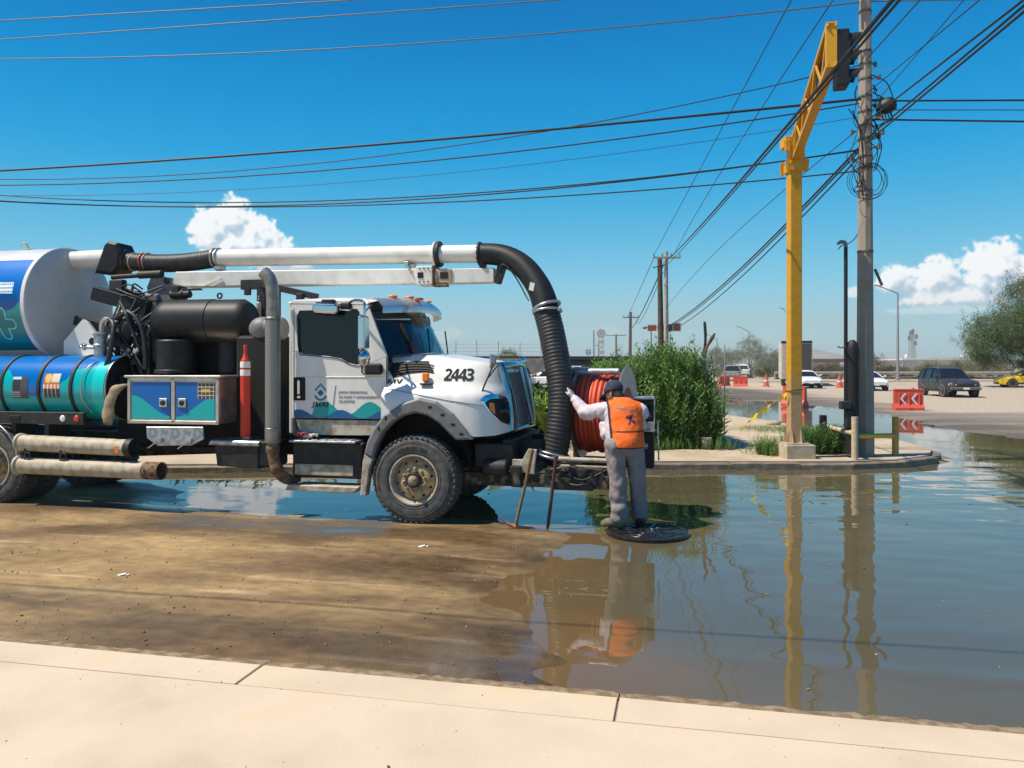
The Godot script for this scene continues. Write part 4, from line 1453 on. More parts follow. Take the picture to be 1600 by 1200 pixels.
	for x in [-5.52, -4.95]:
		mb.box(Vector3(x, 0.74, 0.085), Vector3(0.03, 0.20, 0.012), 0.003)
		mb.torus(Vector3(x + 0.05, 0.72, 0.09), Vector3.BACK, 0.045, 0.009, 14, 6)
		mb.bar(Vector3(x, 0.95, -0.15), Vector3(x, 0.45, -0.15), 0.05, 0.05)
		mb.box(Vector3(x, 0.44, -0.05), Vector3(0.06, 0.03, 0.26), 0.005)
		mb.box(Vector3(x, 0.755, -0.08), Vector3(0.06, 0.012, 0.2), 0.003)
	part("pipe_holder", mb, mats["dark_iron"], T)
	# ---- main debris tank
	var dt := node("debris_tank", T)
	r = 0.875
	cy = 2.865
	cz = -1.2
	mb = MB.new()
	mb.lathe([Vector2(r, 0), Vector2(r, 5.10), Vector2(r + 0.012, 5.10), Vector2(r + 0.012, 5.16), Vector2(r - 0.01, 5.165)], Vector3(-11.1, cy, cz), Vector3.RIGHT, 72, 25.0)
	part("tank_shell", mb, mats["white_paint"], dt)
	mb = MB.new()
	mb.lathe([Vector2(r - 0.01, 0.0), Vector2(r - 0.03, 0.02), Vector2(r * 0.8, 0.075), Vector2(r * 0.5, 0.12), Vector2(0, 0.14)], Vector3(-5.94, cy, cz), Vector3.RIGHT, 64, 60.0)
	part("tank_head", mb, worn("grey tank head", lin(0.50, 0.47, 0.42), lin(0.56, 0.53, 0.48), 0.4, 0, 0.6), dt)
	mb = MB.new()
	P = PackedVector3Array()
	var U := PackedVector2Array()
	for i in 2:
		for j in 33:
			var a := deg_to_rad(lerpf(46.0, -52.0, j / 32.0))
			P.append(Vector3(lerpf(-8.2, -6.0, i), cy + sin(a) * (r + 0.003), cz + cos(a) * (r + 0.003)))
			U.append(Vector2(i, j / 32.0))
	mb.grid(P, 2, 33, U)
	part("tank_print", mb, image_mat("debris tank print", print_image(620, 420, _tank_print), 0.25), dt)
	mb = MB.new()
	mb.tube(spline([Vector3(-6.62, 3.74, -1.1), Vector3(-6.60, 3.80, -1.05), Vector3(-6.66, 3.83, -1.05), Vector3(-6.72, 3.80, -1.05)], 4), 0.014, 6)
	mb.tube([Vector3(-6.62, 3.66, -0.9), Vector3(-6.45, 3.74, -1.0)], 0.012, 6)
	part("lift_hook", mb, mats["cream_paint"], dt)
	mb = MB.new()
	mb.prism(pv([-5.62, 2.08, -5.02, 2.08, -5.08, 2.42, -5.22, 2.58, -5.30, 2.62, -5.62, 2.30]), -0.75, -0.70)
	mb.box(Vector3(-5.3, 2.06, -0.8), Vector3(0.8, 0.05, 0.5), 0.01)
	part("tank_bracket", mb, mats["white_paint"], dt)
	mb = MB.new()
	mb.lathe([Vector2(0, 0.004), Vector2(0.05, 0.004), Vector2(0.056, -0.004)], Vector3(-5.14, 2.30, -0.70), Vector3.BACK, 16)
	part("bracket_hole", mb, mats["black"], dt)
	# ---- inlet filter pipe standing beside it
	var fp := node("strainer", T)
	mb = MB.new()
	mb.lathe([Vector2(0, 0), Vector2(0.085, 0), Vector2(0.085, 0.20), Vector2(0.10, 0.21), Vector2(0.10, 0.24), Vector2(0.088, 0.25), Vector2(0.088, 0.36), Vector2(0.10, 0.37), Vector2(0.10, 0.40), Vector2(0.06, 0.41), Vector2(0, 0.42)], Vector3(-4.78, 2.0, -0.45), Vector3.UP, 24)
	part("strainer_body", mb, mats["galvanised"], fp)
	mb = MB.new()
	mb.tube(spline([Vector3(-4.76, 2.42, -0.45), Vector3(-4.76, 2.52, -0.45), Vector3(-4.70, 2.59, -0.43), Vector3(-4.60, 2.59, -0.40)], 5), 0.035, 12)
	part("strainer_elbow", mb, mats["steel"], fp)
	mb = MB.new()
	mb.tube([Vector3(-4.86, 2.20, -0.45), Vector3(-5.10, 2.21, -0.42)], 0.022, 10)
	mb.ball(Vector3(-5.02, 2.21, -0.42), Vector3(0.04, 0.05, 0.04), 10)
	mb.bar(Vector3(-5.12, 2.20, -0.38), Vector3(-5.0, 2.26, -0.38), 0.02, 0.014)
	part("ball_valve", mb, mats["steel"], fp)
	mb = MB.new()
	mb.tube(spline([Vector3(-4.60, 2.59, -0.40), Vector3(-4.48, 2.52, -0.34), Vector3(-4.44, 2.35, -0.28), Vector3(-4.46, 2.1, -0.24), Vector3(-4.50, 1.9, -0.22), Vector3(-4.50, 1.78, -0.24)], 6), 0.036, 12)
	part("feed_hose", mb, mats["hose_rubber"], fp)
	# ---- blower silencers
	var sl := node("blower_silencer", T)
	mb = MB.new()
	mb.lathe([Vector2(0, -0.02), Vector2(0.14, 0.0), Vector2(0.24, 0.05), Vector2(0.30, 0.14), Vector2(0.315, 0.24), Vector2(0.315, 0.92), Vector2(0.305, 0.93), Vector2(0.305, 1.36), Vector2(0.25, 1.45), Vector2(0, 1.48)], Vector3(-4.05, 2.56, -0.70), Vector3.RIGHT, 40, 40.0)
	part("silencer_drum", mb, mats["black_tank"], sl)
	mb = MB.new()
	mb.ball(Vector3(-2.30, 2.44, -0.52), Vector3(0.19, 0.165, 0.165), 22)
	mb.cyl(Vector3(-2.3, 2.44, -0.52), Vector3(-1.98, 2.44, -0.52), 0.15, 20, 0.02)
	part("small_silencer", mb, mats["flare_plastic"], sl)
	mb = MB.new()
	mb.torus(Vector3(-3.07, 2.92, -0.70), Vector3.BACK, 0.035, 0.014, 14, 6)
	part("lifting_eye", mb, mats["dark_iron"], sl)
	mb = MB.new()
	mb.cyl(Vector3(-3.62, 1.83, -0.52), Vector3(-3.62, 2.30, -0.52), 0.26, 28, 0.02)
	mb.cyl(Vector3(-3.62, 1.84, -0.52), Vector3(-3.62, 1.89, -0.52), 0.29, 28, 0.01)
	mb.cyl(Vector3(-2.95, 1.83, -0.8), Vector3(-2.95, 2.4, -0.8), 0.2, 22, 0.02)
	part("filter_canister", mb, mats["black_tank"], sl)
	mb = MB.new()
	for z in [-0.45, -1.0]:
		mb.box(Vector3(-4.0, 2.06, z), Vector3(0.07, 0.5, 0.07), 0.01)
		mb.box(Vector3(-2.5, 2.06, z), Vector3(0.07, 0.5, 0.07), 0.01)
	mb.box(Vector3(-3.2, 1.25, -1.2), Vector3(3.0, 0.9, 1.1), 0.05)
	mb.box(Vector3(-2.35, 1.6, -1.1), Vector3(0.6, 1.5, 1.4), 0.05)
	mb.box(Vector3(-4.55, 1.75, -1.3), Vector3(0.5, 0.7, 0.9), 0.05)
	mb.box(Vector3(-3.3, 2.0, -1.1), Vector3(1.6, 0.9, 0.5), 0.05)
	part("pump_housing", mb, mats["black"], sl)
	# ---- hoses and pipes crammed between tank and silencer
	var hs := node("hydraulic_lines", T)
	rng.seed = 71
	for k in 26:
		mb = MB.new()
		var a := Vector3(rng.randf_range(-4.75, -4.05), rng.randf_range(1.7, 2.2), rng.randf_range(-0.75, -0.32))
		var b := Vector3(rng.randf_range(-4.7, -4.0), rng.randf_range(2.25, 2.95), rng.randf_range(-1.0, -0.45))
		var c := (a + b) * 0.5 + Vector3(rng.randf_range(-0.25, 0.25), rng.randf_range(0.0, 0.3), rng.randf_range(0.0, 0.25))
		mb.tube(spline([a, a.lerp(c, 0.6), c, b.lerp(c, 0.5), b], 5), rng.randf_range(0.010, 0.026), 8)
		part("hydraulic_hose", mb, mats[["hose_rubber", "dark_iron", "hose_rubber", "hose_muddy"][k % 4]], hs)
	for k in 12:
		mb = MB.new()
		var a := Vector3(rng.randf_range(-4.7, -4.05), rng.randf_range(1.85, 2.6), rng.randf_range(-0.6, -0.35))
		if k % 2: mb.cyl(a, a + Vector3(rng.randf_range(-.1, .1), 0.09, rng.randf_range(-.05, .05)), 0.03, 8, 0.006)
		else: mb.box(a, Vector3(0.08, 0.06, 0.08), 0.01, Basis(Vector3.UP, rng.randf()))
		part("fitting", mb, mats[["steel", "dark_iron", "galvanised"][k % 3]], hs)
	mb = MB.new()
	mb.tube(spline([Vector3(-4.50, 2.60, -0.4), Vector3(-4.25, 2.68, -0.36), Vector3(-4.05, 2.5, -0.34), Vector3(-3.98, 2.2, -0.34), Vector3(-3.99, 1.9, -0.36)], 6), 0.03, 10)
	part("hydraulic_hose", mb, mats["hose_rubber"], hs)
	mb = MB.new()
	mb.ball(Vector3(-4.32, 2.46, -0.45), Vector3(0.10, 0.16, 0.10), 14)
	mb.ball(Vector3(-4.52, 2.30, -0.48), Vector3(0.09, 0.13, 0.09), 14)
	part("hydraulic_motor", mb, mats["black_tank"], hs)
	# ---- boom rest
	var br := node("boom_rest", T)
	mb = MB.new()
	mb.box(Vector3(-2.74, 3.10, -1.0), Vector3(0.36, 0.14, 0.06), 0.008)
	mb.box(Vector3(-2.82, 3.0, -1.0), Vector3(0.09, 0.10, 0.06), 0.008)
	mb.box(Vector3(-2.60, 2.86, -1.0), Vector3(0.13, 0.5, 0.06), 0.008)
	mb.box(Vector3(-2.60, 2.75, -1.4), Vector3(0.13, 0.75, 0.06), 0.008)
	part("rest_plate", mb, mats["dark_iron"], br)
	mb = MB.new()
	mb.bar(Vector3(-2.60, 3.10, -0.97), Vector3(-1.72, 2.90, -0.97), 0.06, 0.09, 0.008)
	mb.box(Vector3(-1.95, 2.5, -0.9), Vector3(0.10, 0.9, 0.08), 0.01)
	part("rest_arm", mb, mats["dark_iron"], br)
	mb = MB.new()
	mb.box(Vector3(-2.61, 2.72, -0.94), Vector3(0.07, 0.24, 0.02), 0.005)
	mb.prism(pv([-2.52, 2.62, -2.40, 2.66, -2.44, 2.52, -2.54, 2.48]), -0.95, -0.93)
	part("slotted_plate", mb, mats["steel"], br)
	mb = MB.new()
	for k in 5: mb.box(Vector3(-2.606, 2.78 + k * 0.035, -0.927), Vector3(0.02, 0.02, 0.01), 0.003)
	part("bolt", mb, mats["cream_paint"], br)

func _door_print(x: float, y: float, right: bool) -> Color:
	var xx := 1.0 - x if right else x
	var teal := Color(0.02, 0.70, 0.70)
	var blue := Color(0.0, 0.40, 0.72)
	var edge := 0.36 + 0.56 * smoothstep(0.0, 1.0, xx) if not right else 0.40 + 0.54 * smoothstep(0.0, 1.0, xx)
	if right and x > 0.56 and y < 0.45:
		var g := Vector2((x - 0.56) / 0.44, y / 0.45)
		if int(g.x * 22) % 5 == 0 or int(g.y * 16) % 4 == 0: return Color(0.85, 0.75, 0.6)
		if g.y > 0.42 and g.y < 0.60 and g.x > 0.2 and g.x < 0.7: return Color(0.95, 0.8, 0.15)
		return Color(0.35, 0.22, 0.28) if int(g.x * 6 + g.y * 5) % 2 else Color(0.22, 0.30, 0.38)
	return teal if y > edge else blue

func _water_print(x: float, y: float) -> Color:
	var X := -6.6 + x * 2.21
	var teal := Color(0.03, 0.70, 0.71)
	var blue := Color(0.0, 0.43, 0.75)
	var e := 0.5
	if X < -5.45: e = table([[-6.6, .9], [-6.1, .28], [-6.0, .22], [-5.8, .42], [-5.6, .62], [-5.45, .62]], X)
	else: e = table([[-5.45, .60], [-5.25, .52], [-5.0, .36], [-4.93, .22], [-4.6, .17], [-4.4, .12]], X)
	if X > -4.60 and y > 0.10: return Color(0.10, 0.80, 0.80)
	return teal if y > e else blue

func _sheet(x: float, y: float, warn: bool) -> Color:
	if warn:
		if y < 0.45: return Color(0.92, 0.78, 0.45) if Vector2(x - .28, y - .2).length() < .2 else (Color(0.9, 0.86, 0.8) if x > .5 and y < .35 else Color(0.75, 0.5, 0.25))
		if y < 0.62: return Color(0.92, 0.5, 0.25) if int(x * 9) % 2 else Color(0.95, 0.9, 0.85)
		return Color(0.75, 0.72, 0.7) if int(x * 24) % 6 == 0 else Color(0.25, 0.25, 0.27)
	if y < 0.12 and x < 0.55: return Color(0.85, 0.86, 0.87)
	if y > 0.62 and x < 0.5: return Color(0.8, 0.8, 0.82) if int(y * 30) % 3 == 0 else Color(0.3, 0.3, 0.32)
	return Color(0.20, 0.21, 0.23) if x < 0.52 else Color(0.30, 0.31, 0.33)

func _tank_print(x: float, y: float) -> Color:
	var X := -8.2 + x * 2.2          # metres along the tank; the front edge is at -6.0
	var Y := lerpf(46.0, -52.0, y)
	var s := deg_to_rad(Y) * 0.878    # metres round the shell, 0 at mid height
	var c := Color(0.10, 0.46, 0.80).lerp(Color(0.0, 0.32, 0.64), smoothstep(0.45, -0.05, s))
	# teal wave
	var e := -0.10 + 0.10 * cos((X + 6.2) * 3.4)
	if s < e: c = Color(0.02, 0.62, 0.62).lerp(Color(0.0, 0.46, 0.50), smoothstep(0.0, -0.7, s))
	if Vector2((X + 6.35) / 0.30, (s + 0.0) / 0.14).length() < 1.0: c = Color(0.0, 0.28, 0.56)
	# dark letter stroke leaving the frame on the left
	var lt := Vector2(X + 7.05, s + 0.18)
	var st := absf(lt.x - 0.30 - clampf(-lt.y * 0.0, 0, 1)) if lt.y > -0.25 else absf(Vector2(lt.x + 0.02, lt.y + 0.25).length() - 0.32)
	if lt.y > -0.62 and lt.y < 0.26 and lt.x > -0.4 and lt.x < 0.5:
		if st < 0.085: c = Color(0.02, 0.09, 0.30)
		elif st < 0.112: c = Color(0.80, 0.88, 0.92)
	# rounded plus sign
	var q := Vector2(X + 6.36, s + 0.33)
	var d := minf(_cap(q, Vector2(-0.15, 0), Vector2(0.15, 0)), _cap(q, Vector2(0, -0.17), Vector2(0, 0.17)))
	if d < 0.062: c = Color(0.02, 0.50, 0.52)
	elif d < 0.082: c = Color(0.45, 0.85, 0.86)
	# white text plate with three lines
	var b := Vector2(X + 6.42, s - 0.205)
	if absf(b.x) < 0.27 and absf(b.y + b.x * 0.02) < 0.085:
		c = Color(0.93, 0.96, 0.97)
		var row := fposmod(b.y + 0.085, 0.056)
		if row > 0.014 and row < 0.036 and fposmod(b.x * 31.0 + floorf((b.y + 0.085) / 0.056) * 0.37, 1.0) < 0.66: c = Color(0.25, 0.50, 0.74)
	if Vector2((X + 6.86) / 0.16, (s - 0.44) / 0.05).length() < 1.0: c = Color(0.92, 0.95, 0.97)
	return c

func _cap(p: Vector2, a: Vector2, b: Vector2) -> float:
	var t := clampf((p - a).dot(b - a) / (b - a).length_squared(), 0, 1)
	return (p - a - (b - a) * t).length()

func ribbed(path: Array, r: float, pitch: float, amp: float) -> MB:
	var P := []
	var R := []
	var run := 0.0
	var total := 0.0
	for i in path.size() - 1: total += path[i].distance_to(path[i + 1])
	var n := int(total / pitch)
	var i := 0
	for k in n * 4 + 1:
		var s := total * k / (n * 4.0)
		while i < path.size() - 2 and run + path[i].distance_to(path[i + 1]) < s:
			run += path[i].distance_to(path[i + 1])
			i += 1
		P.append((path[i] as Vector3).lerp(path[i + 1], clampf((s - run) / path[i].distance_to(path[i + 1]), 0, 1)))
		R.append(r + amp * [0.0, 0.8, 1.0, 0.8][k % 4])
	var mb := MB.new()
	mb.tube(P, R, 26)
	return mb

func flange(mb: MB, at: Vector3, ax: Vector3, r: float, t: float, bolts := 12) -> void:
	mb.lathe([Vector2(r * 0.6, -t / 2), Vector2(r - 0.006, -t / 2), Vector2(r, -t / 2 + 0.006), Vector2(r, t / 2 - 0.006), Vector2(r - 0.006, t / 2), Vector2(r * 0.6, t / 2)], at, ax, 36)
	var s := ax.normalized().cross(Vector3.UP if absf(ax.normalized().y) < 0.9 else Vector3.RIGHT).normalized()
	var o := ax.normalized().cross(s)
	for k in bolts:
		var a := TAU * k / bolts
		var d := s * cos(a) + o * sin(a)
		mb.cyl(at + d * (r - 0.022) - ax.normalized() * (t / 2 + 0.014), at + d * (r - 0.022) + ax.normalized() * (t / 2 + 0.014), 0.010, 6)

func build_boom(T: Node3D) -> void:
	var mb: MB
	var B := node("suction_boom", T)
	var bp: Material = mats["boom_paint"]
	# outlet pipe from the tank, black elbow box and the ribbed link hose
	mb = MB.new()
	mb.cyl(Vector3(-6.1, 3.56, -1.2), Vector3(-5.12, 3.58, -1.2), 0.135, 26)
	part("outlet_pipe", mb, bp, B)
	mb = MB.new()
	mb.prism(pv([-5.40, 3.34, -5.06, 3.30, -4.95, 3.42, -4.93, 3.64, -5.00, 3.78, -5.14, 3.815, -5.23, 3.76]), -1.36, -1.02, Transform3D(), 0.04)
	part("elbow_box", mb, mats["black_tank"], B)
	mb = MB.new()
	mb.lathe([Vector2(0.13, -0.02), Vector2(0.165, 0.0), Vector2(0.165, 0.04), Vector2(0.13, 0.06)], Vector3(-4.97, 3.53, -1.2), Vector3(1, 0, 0), 28)
	part("elbow_flange", mb, mats["dark_iron"], B)
	var link := spline([Vector3(-4.95, 3.52, -1.2), Vector3(-4.4, 3.475, -1.2), Vector3(-3.9, 3.48, -1.2), Vector3(-3.44, 3.525, -1.2)], 8)
	part("link_hose", ribbed(link, 0.125, 0.05, 0.010), mats["hose_rubber"], B)
	for q in [[-4.84, "cream_paint"], [-4.66, "red_lens"], [-4.60, "cream_paint"]]:
		mb = MB.new()
		mb.torus(Vector3(q[0], 3.505, -1.2), Vector3(1, -0.07, 0), 0.130, 0.011, 28, 6)
		part("hose_ring", mb, mats[q[1]], B)
	mb = MB.new()
	for x in [-3.47, -3.40]: mb.torus(Vector3(x, 3.525, -1.2), Vector3.RIGHT, 0.138, 0.014, 28, 6)
	mb.box(Vector3(-3.36, 3.37, -1.15), Vector3(0.14, 0.07, 0.12), 0.015)
	part("hose_clamp", mb, mats["steel"], B)
	# upper pipe in two lengths, with flanges
	mb = MB.new()
	mb.cyl(Vector3(-3.46, 3.525, -1.2), Vector3(-0.05, 3.475, -1.2), 0.125, 30)
	part("boom_pipe", mb, bp, B)
	mb = MB.new()
	mb.cyl(Vector3(-0.05, 3.475, -1.2), Vector3(0.54, 3.463, -1.2), 0.122, 30)
	part("boom_pipe", mb, bp, B)
	mb = MB.new()
	flange(mb, Vector3(-0.075, 3.475, -1.2), Vector3.RIGHT, 0.178, 0.025, 0)
	part("pipe_flange", mb, bp, B)
	mb = MB.new()
	flange(mb, Vector3(-0.03, 3.475, -1.2), Vector3.RIGHT, 0.178, 0.05)
	part("pipe_flange", mb, mats["dark_iron"], B)
	mb = MB.new()
	flange(mb, Vector3(0.55, 3.463, -1.2), Vector3.RIGHT, 0.165, 0.03)
	part("pipe_flange", mb, mats["dark_iron"], B)
	# lower beam: outer box, sleeve, inner box
	mb = MB.new()
	mb.prism(pv([-4.12, 3.14, -3.9, 3.10, -0.30, 3.075, -0.30, 3.275, -4.05, 3.33]), -1.31, -1.09, Transform3D(), 0.012)
	part("outer_beam", mb, bp, B)
	mb = MB.new()
	mb.prism(pv([-3.55, 3.10, -3.30, 3.18, -3.28, 3.215, -3.65, 3.07, -4.0, 3.06, -3.98, 3.13]), -1.08, -1.06)
	part("beam_gusset", mb, bp, B)
	mb = MB.new()
	mb.box(Vector3(-0.20, 3.175, -1.2), Vector3(0.24, 0.255, 0.30), 0.012)
	part("beam_sleeve", mb, bp, B)
	mb = MB.new()
	mb.box(Vector3(-0.075, 3.17, -1.2), Vector3(0.03, 0.27, 0.31), 0.008)
	mb.box(Vector3(0.02, 3.035, -1.12), Vector3(0.20, 0.03, 0.12), 0.005)
	part("sleeve_collar", mb, mats["rust"], B)
	mb = MB.new()
	mb.box(Vector3(0.35, 3.16, -1.2), Vector3(0.83, 0.195, 0.20), 0.01)
	part("inner_beam", mb, bp, B)
	mb = MB.new()
	mb.box(Vector3(0.06, 3.165, -1.09), Vector3(0.24, 0.19, 0.02), 0.008)
	part("slider_plate", mb, mats["cream_paint"], B)
	mb = MB.new()
	mb.box(Vector3(0.075, 3.17, -1.078), Vector3(0.11, 0.09, 0.012), 0.02)
	mb.box(Vector3(-0.25, 3.175, -1.047), Vector3(0.08, 0.08, 0.012), 0.01)
	part("slot", mb, mats["black"], B)
	for k in 6:
		mb = MB.new()
		mb.cyl(Vector3(-0.26 + (k % 3) * 0.06, 3.265 if k < 3 else 3.085, -1.05), Vector3(-0.26 + (k % 3) * 0.06, 3.265 if k < 3 else 3.085, -1.038), 0.010, 6)
		part("bolt", mb, mats["dark_iron"], B)
	mb = MB.new()
	mb.box(Vector3(-0.42, 3.31, -1.15), Vector3(0.15, 0.07, 0.08), 0.01)
	mb.bar(Vector3(-0.46, 3.34, -1.08), Vector3(-0.38, 3.20, -1.07), 0.03, 0.03)
	mb.box(Vector3(-0.47, 3.355, -1.12), Vector3(0.07, 0.05, 0.06), 0.012)
	part("pipe_bracket", mb, mats["steel"], B)
	mb = MB.new()
	mb.box(Vector3(0.59, 3.31, -1.2), Vector3(0.07, 0.14, 0.16), 0.01)
	mb.prism(pv([0.78, 3.05, 0.83, 3.05, 0.90, 3.26, 0.92, 3.40, 0.84, 3.40, 0.80, 3.22]), -1.28, -1.10)
	part("elbow_bracket", mb, mats["dark_iron"], B)
	# black elbow tube bending down, clamp, ribbed hose hanging to the bumper
	var bend := spline([Vector3(0.55, 3.463, -1.2), Vector3(0.80, 3.44, -1.18), Vector3(1.02, 3.36, -1.13), Vector3(1.22, 3.21, -1.06), Vector3(1.38, 3.00, -0.98), Vector3(1.46, 2.84, -0.93), Vector3(1.50, 2.72, -0.90)], 5)
	var br := []
	for k in bend.size(): br.append(lerpf(0.142, 0.170, k / (bend.size() - 1.0)))
	mb = MB.new()
	mb.tube(bend, br, 30)
	part("elbow_tube", mb, mats["black_tank"], B)
	mb = MB.new()
	mb.prism(pv([1.30, 2.92, 1.36, 2.90, 1.38, 3.0, 1.32, 3.02]), -0.81, -0.80)
	part("elbow_label", mb, mats["white_lens"], B)
	mb = MB.new()
	mb.tube(spline([Vector3(0.80, 3.10, -1.05), Vector3(0.90, 3.28, -1.0), Vector3(1.02, 3.20, -0.98), Vector3(1.15, 3.02, -0.93), Vector3(1.25, 2.85, -0.86), Vector3(1.30, 2.78, -0.80)], 6), 0.010, 6)
	part("control_cable", mb, mats["hose_rubber"], B)
	var tan := Vector3(0.10, -0.96, 0.16).normalized()
	mb = MB.new()
	mb.torus(Vector3(1.515, 2.705, -0.90), tan + Vector3(0.22, 0, 0), 0.176, 0.022, 30, 8)
	mb.torus(Vector3(1.53, 2.64, -0.88), tan, 0.180, 0.018, 30, 8)
	mb.box(Vector3(1.70, 2.66, -0.80), Vector3(0.05, 0.05, 0.08), 0.01)
	part("hose_clamp", mb, mats["galvanised"], B)
	var hang := spline([Vector3(1.51, 2.66, -0.89), Vector3(1.585, 2.40, -0.84), Vector3(1.665, 2.05, -0.77), Vector3(1.73, 1.70, -0.70), Vector3(1.745, 1.40, -0.65), Vector3(1.715, 1.10, -0.61), Vector3(1.665, 0.84, -0.60)], 7)
	part("suction_hose", ribbed(hang, 0.162, 0.047, 0.009), mats["hose_rubber"], B)
	mb = MB.new()
	var tan2: Vector3 = (hang[-1] - hang[-3]).normalized()
	mb.torus(Vector3(1.665, 0.85, -0.60), tan2, 0.182, 0.016, 30, 8)
	mb.torus(Vector3(1.66, 0.80, -0.60), tan2, 0.178, 0.020, 30, 8)
	mb.box(Vector3(1.85, 0.80, -0.50), Vector3(0.08, 0.05, 0.06), 0.01)
	part("hose_clamp", mb, mats["galvanised"], B)
	# ---- turret that carries the boom
	var tu := node("boom_turret", T)
	mb = MB.new()
	mb.box(Vector3(-4.42, 2.60, -1.2), Vector3(0.34, 0.80, 0.5), 0.03)
	mb.cyl(Vector3(-4.42, 2.0, -1.2), Vector3(-4.42, 2.35, -1.2), 0.30, 28, 0.02)
	part("pedestal", mb, mats["flare_plastic"], tu)
	mb = MB.new()
	mb.prism(pv([-4.44, 2.86, -4.08, 2.88, -4.02, 3.02, -4.10, 3.24, -4.40, 3.28, -4.48, 3.10]), -1.06, -1.02, Transform3D(), 0.006)
	mb.prism(pv([-4.44, 2.86, -4.08, 2.88, -4.02, 3.02, -4.10, 3.24, -4.40, 3.28, -4.48, 3.10]), -1.38, -1.34)
	part("pivot_plate", mb, mats["flare_plastic"], tu)
	mb = MB.new()
	mb.lathe([Vector2(0, 0.02), Vector2(0.045, 0.018), Vector2(0.05, 0)], Vector3(-4.14, 3.19, -1.02), Vector3.BACK, 16)
	mb.box(Vector3(-4.33, 2.95, -1.015), Vector3(0.10, 0.09, 0.02), 0.008)
	part("pivot_pin", mb, mats["black"], tu)
	mb = MB.new()
	mb.bar(Vector3(-5.28, 3.02, -0.92), Vector3(-4.35, 2.78, -0.92), 0.16, 0.20, 0.012)
	mb.bar(Vector3(-5.28, 3.12, -1.3), Vector3(-4.35, 2.85, -1.3), 0.12, 0.14, 0.012)
	mb.bar(Vector3(-5.55, 2.62, -0.85), Vector3(-4.30, 2.32, -0.85), 0.10, 0.14, 0.012)
	part("swing_arm", mb, mats["black_tank"], tu)
	mb = MB.new()
	mb.cyl(Vector3(-5.05, 3.26, -1.0), Vector3(-4.50, 3.28, -1.0), 0.035, 12)
	mb.cyl(Vector3(-4.60, 3.28, -1.0), Vector3(-4.2, 3.29, -1.0), 0.055, 14, 0.01)
	mb.box(Vector3(-4.95, 3.12, -1.0), Vector3(0.24, 0.20, 0.12), 0.02)
	part("lift_cylinder", mb, mats["dark_iron"], tu)
	mb = MB.new()
	mb.cyl(Vector3(-4.05, 2.98, -0.98), Vector3(-3.72, 2.98, -0.98), 0.055, 16, 0.012)
	mb.box(Vector3(-3.95, 3.03, -0.98), Vector3(0.12, 0.16, 0.10), 0.015)
	mb.cyl(Vector3(-3.86, 2.98, -0.98), Vector3(-3.83, 2.98, -0.98), 0.068, 16)
	mb.box(Vector3(-3.72, 3.05, -1.0), Vector3(0.3, 0.025, 0.08), 0.004)
	part("rotation_motor", mb, mats["dark_iron"], tu)
	rng.seed = 909
	for k in 9:
		mb = MB.new()
		var a := Vector3(rng.randf_range(-5.0, -4.5), rng.randf_range(2.9, 3.1), rng.randf_range(-1.0, -0.85))
		var b := Vector3(rng.randf_range(-4.5, -4.1), rng.randf_range(2.8, 3.15), rng.randf_range(-1.0, -0.85))
		mb.tube(spline([a, (a + b) * 0.5 + Vector3(0, rng.randf_range(-0.2, 0.25), 0.08), b], 8), 0.012, 7)
		part("hydraulic_hose", mb, mats["hose_rubber"], tu)

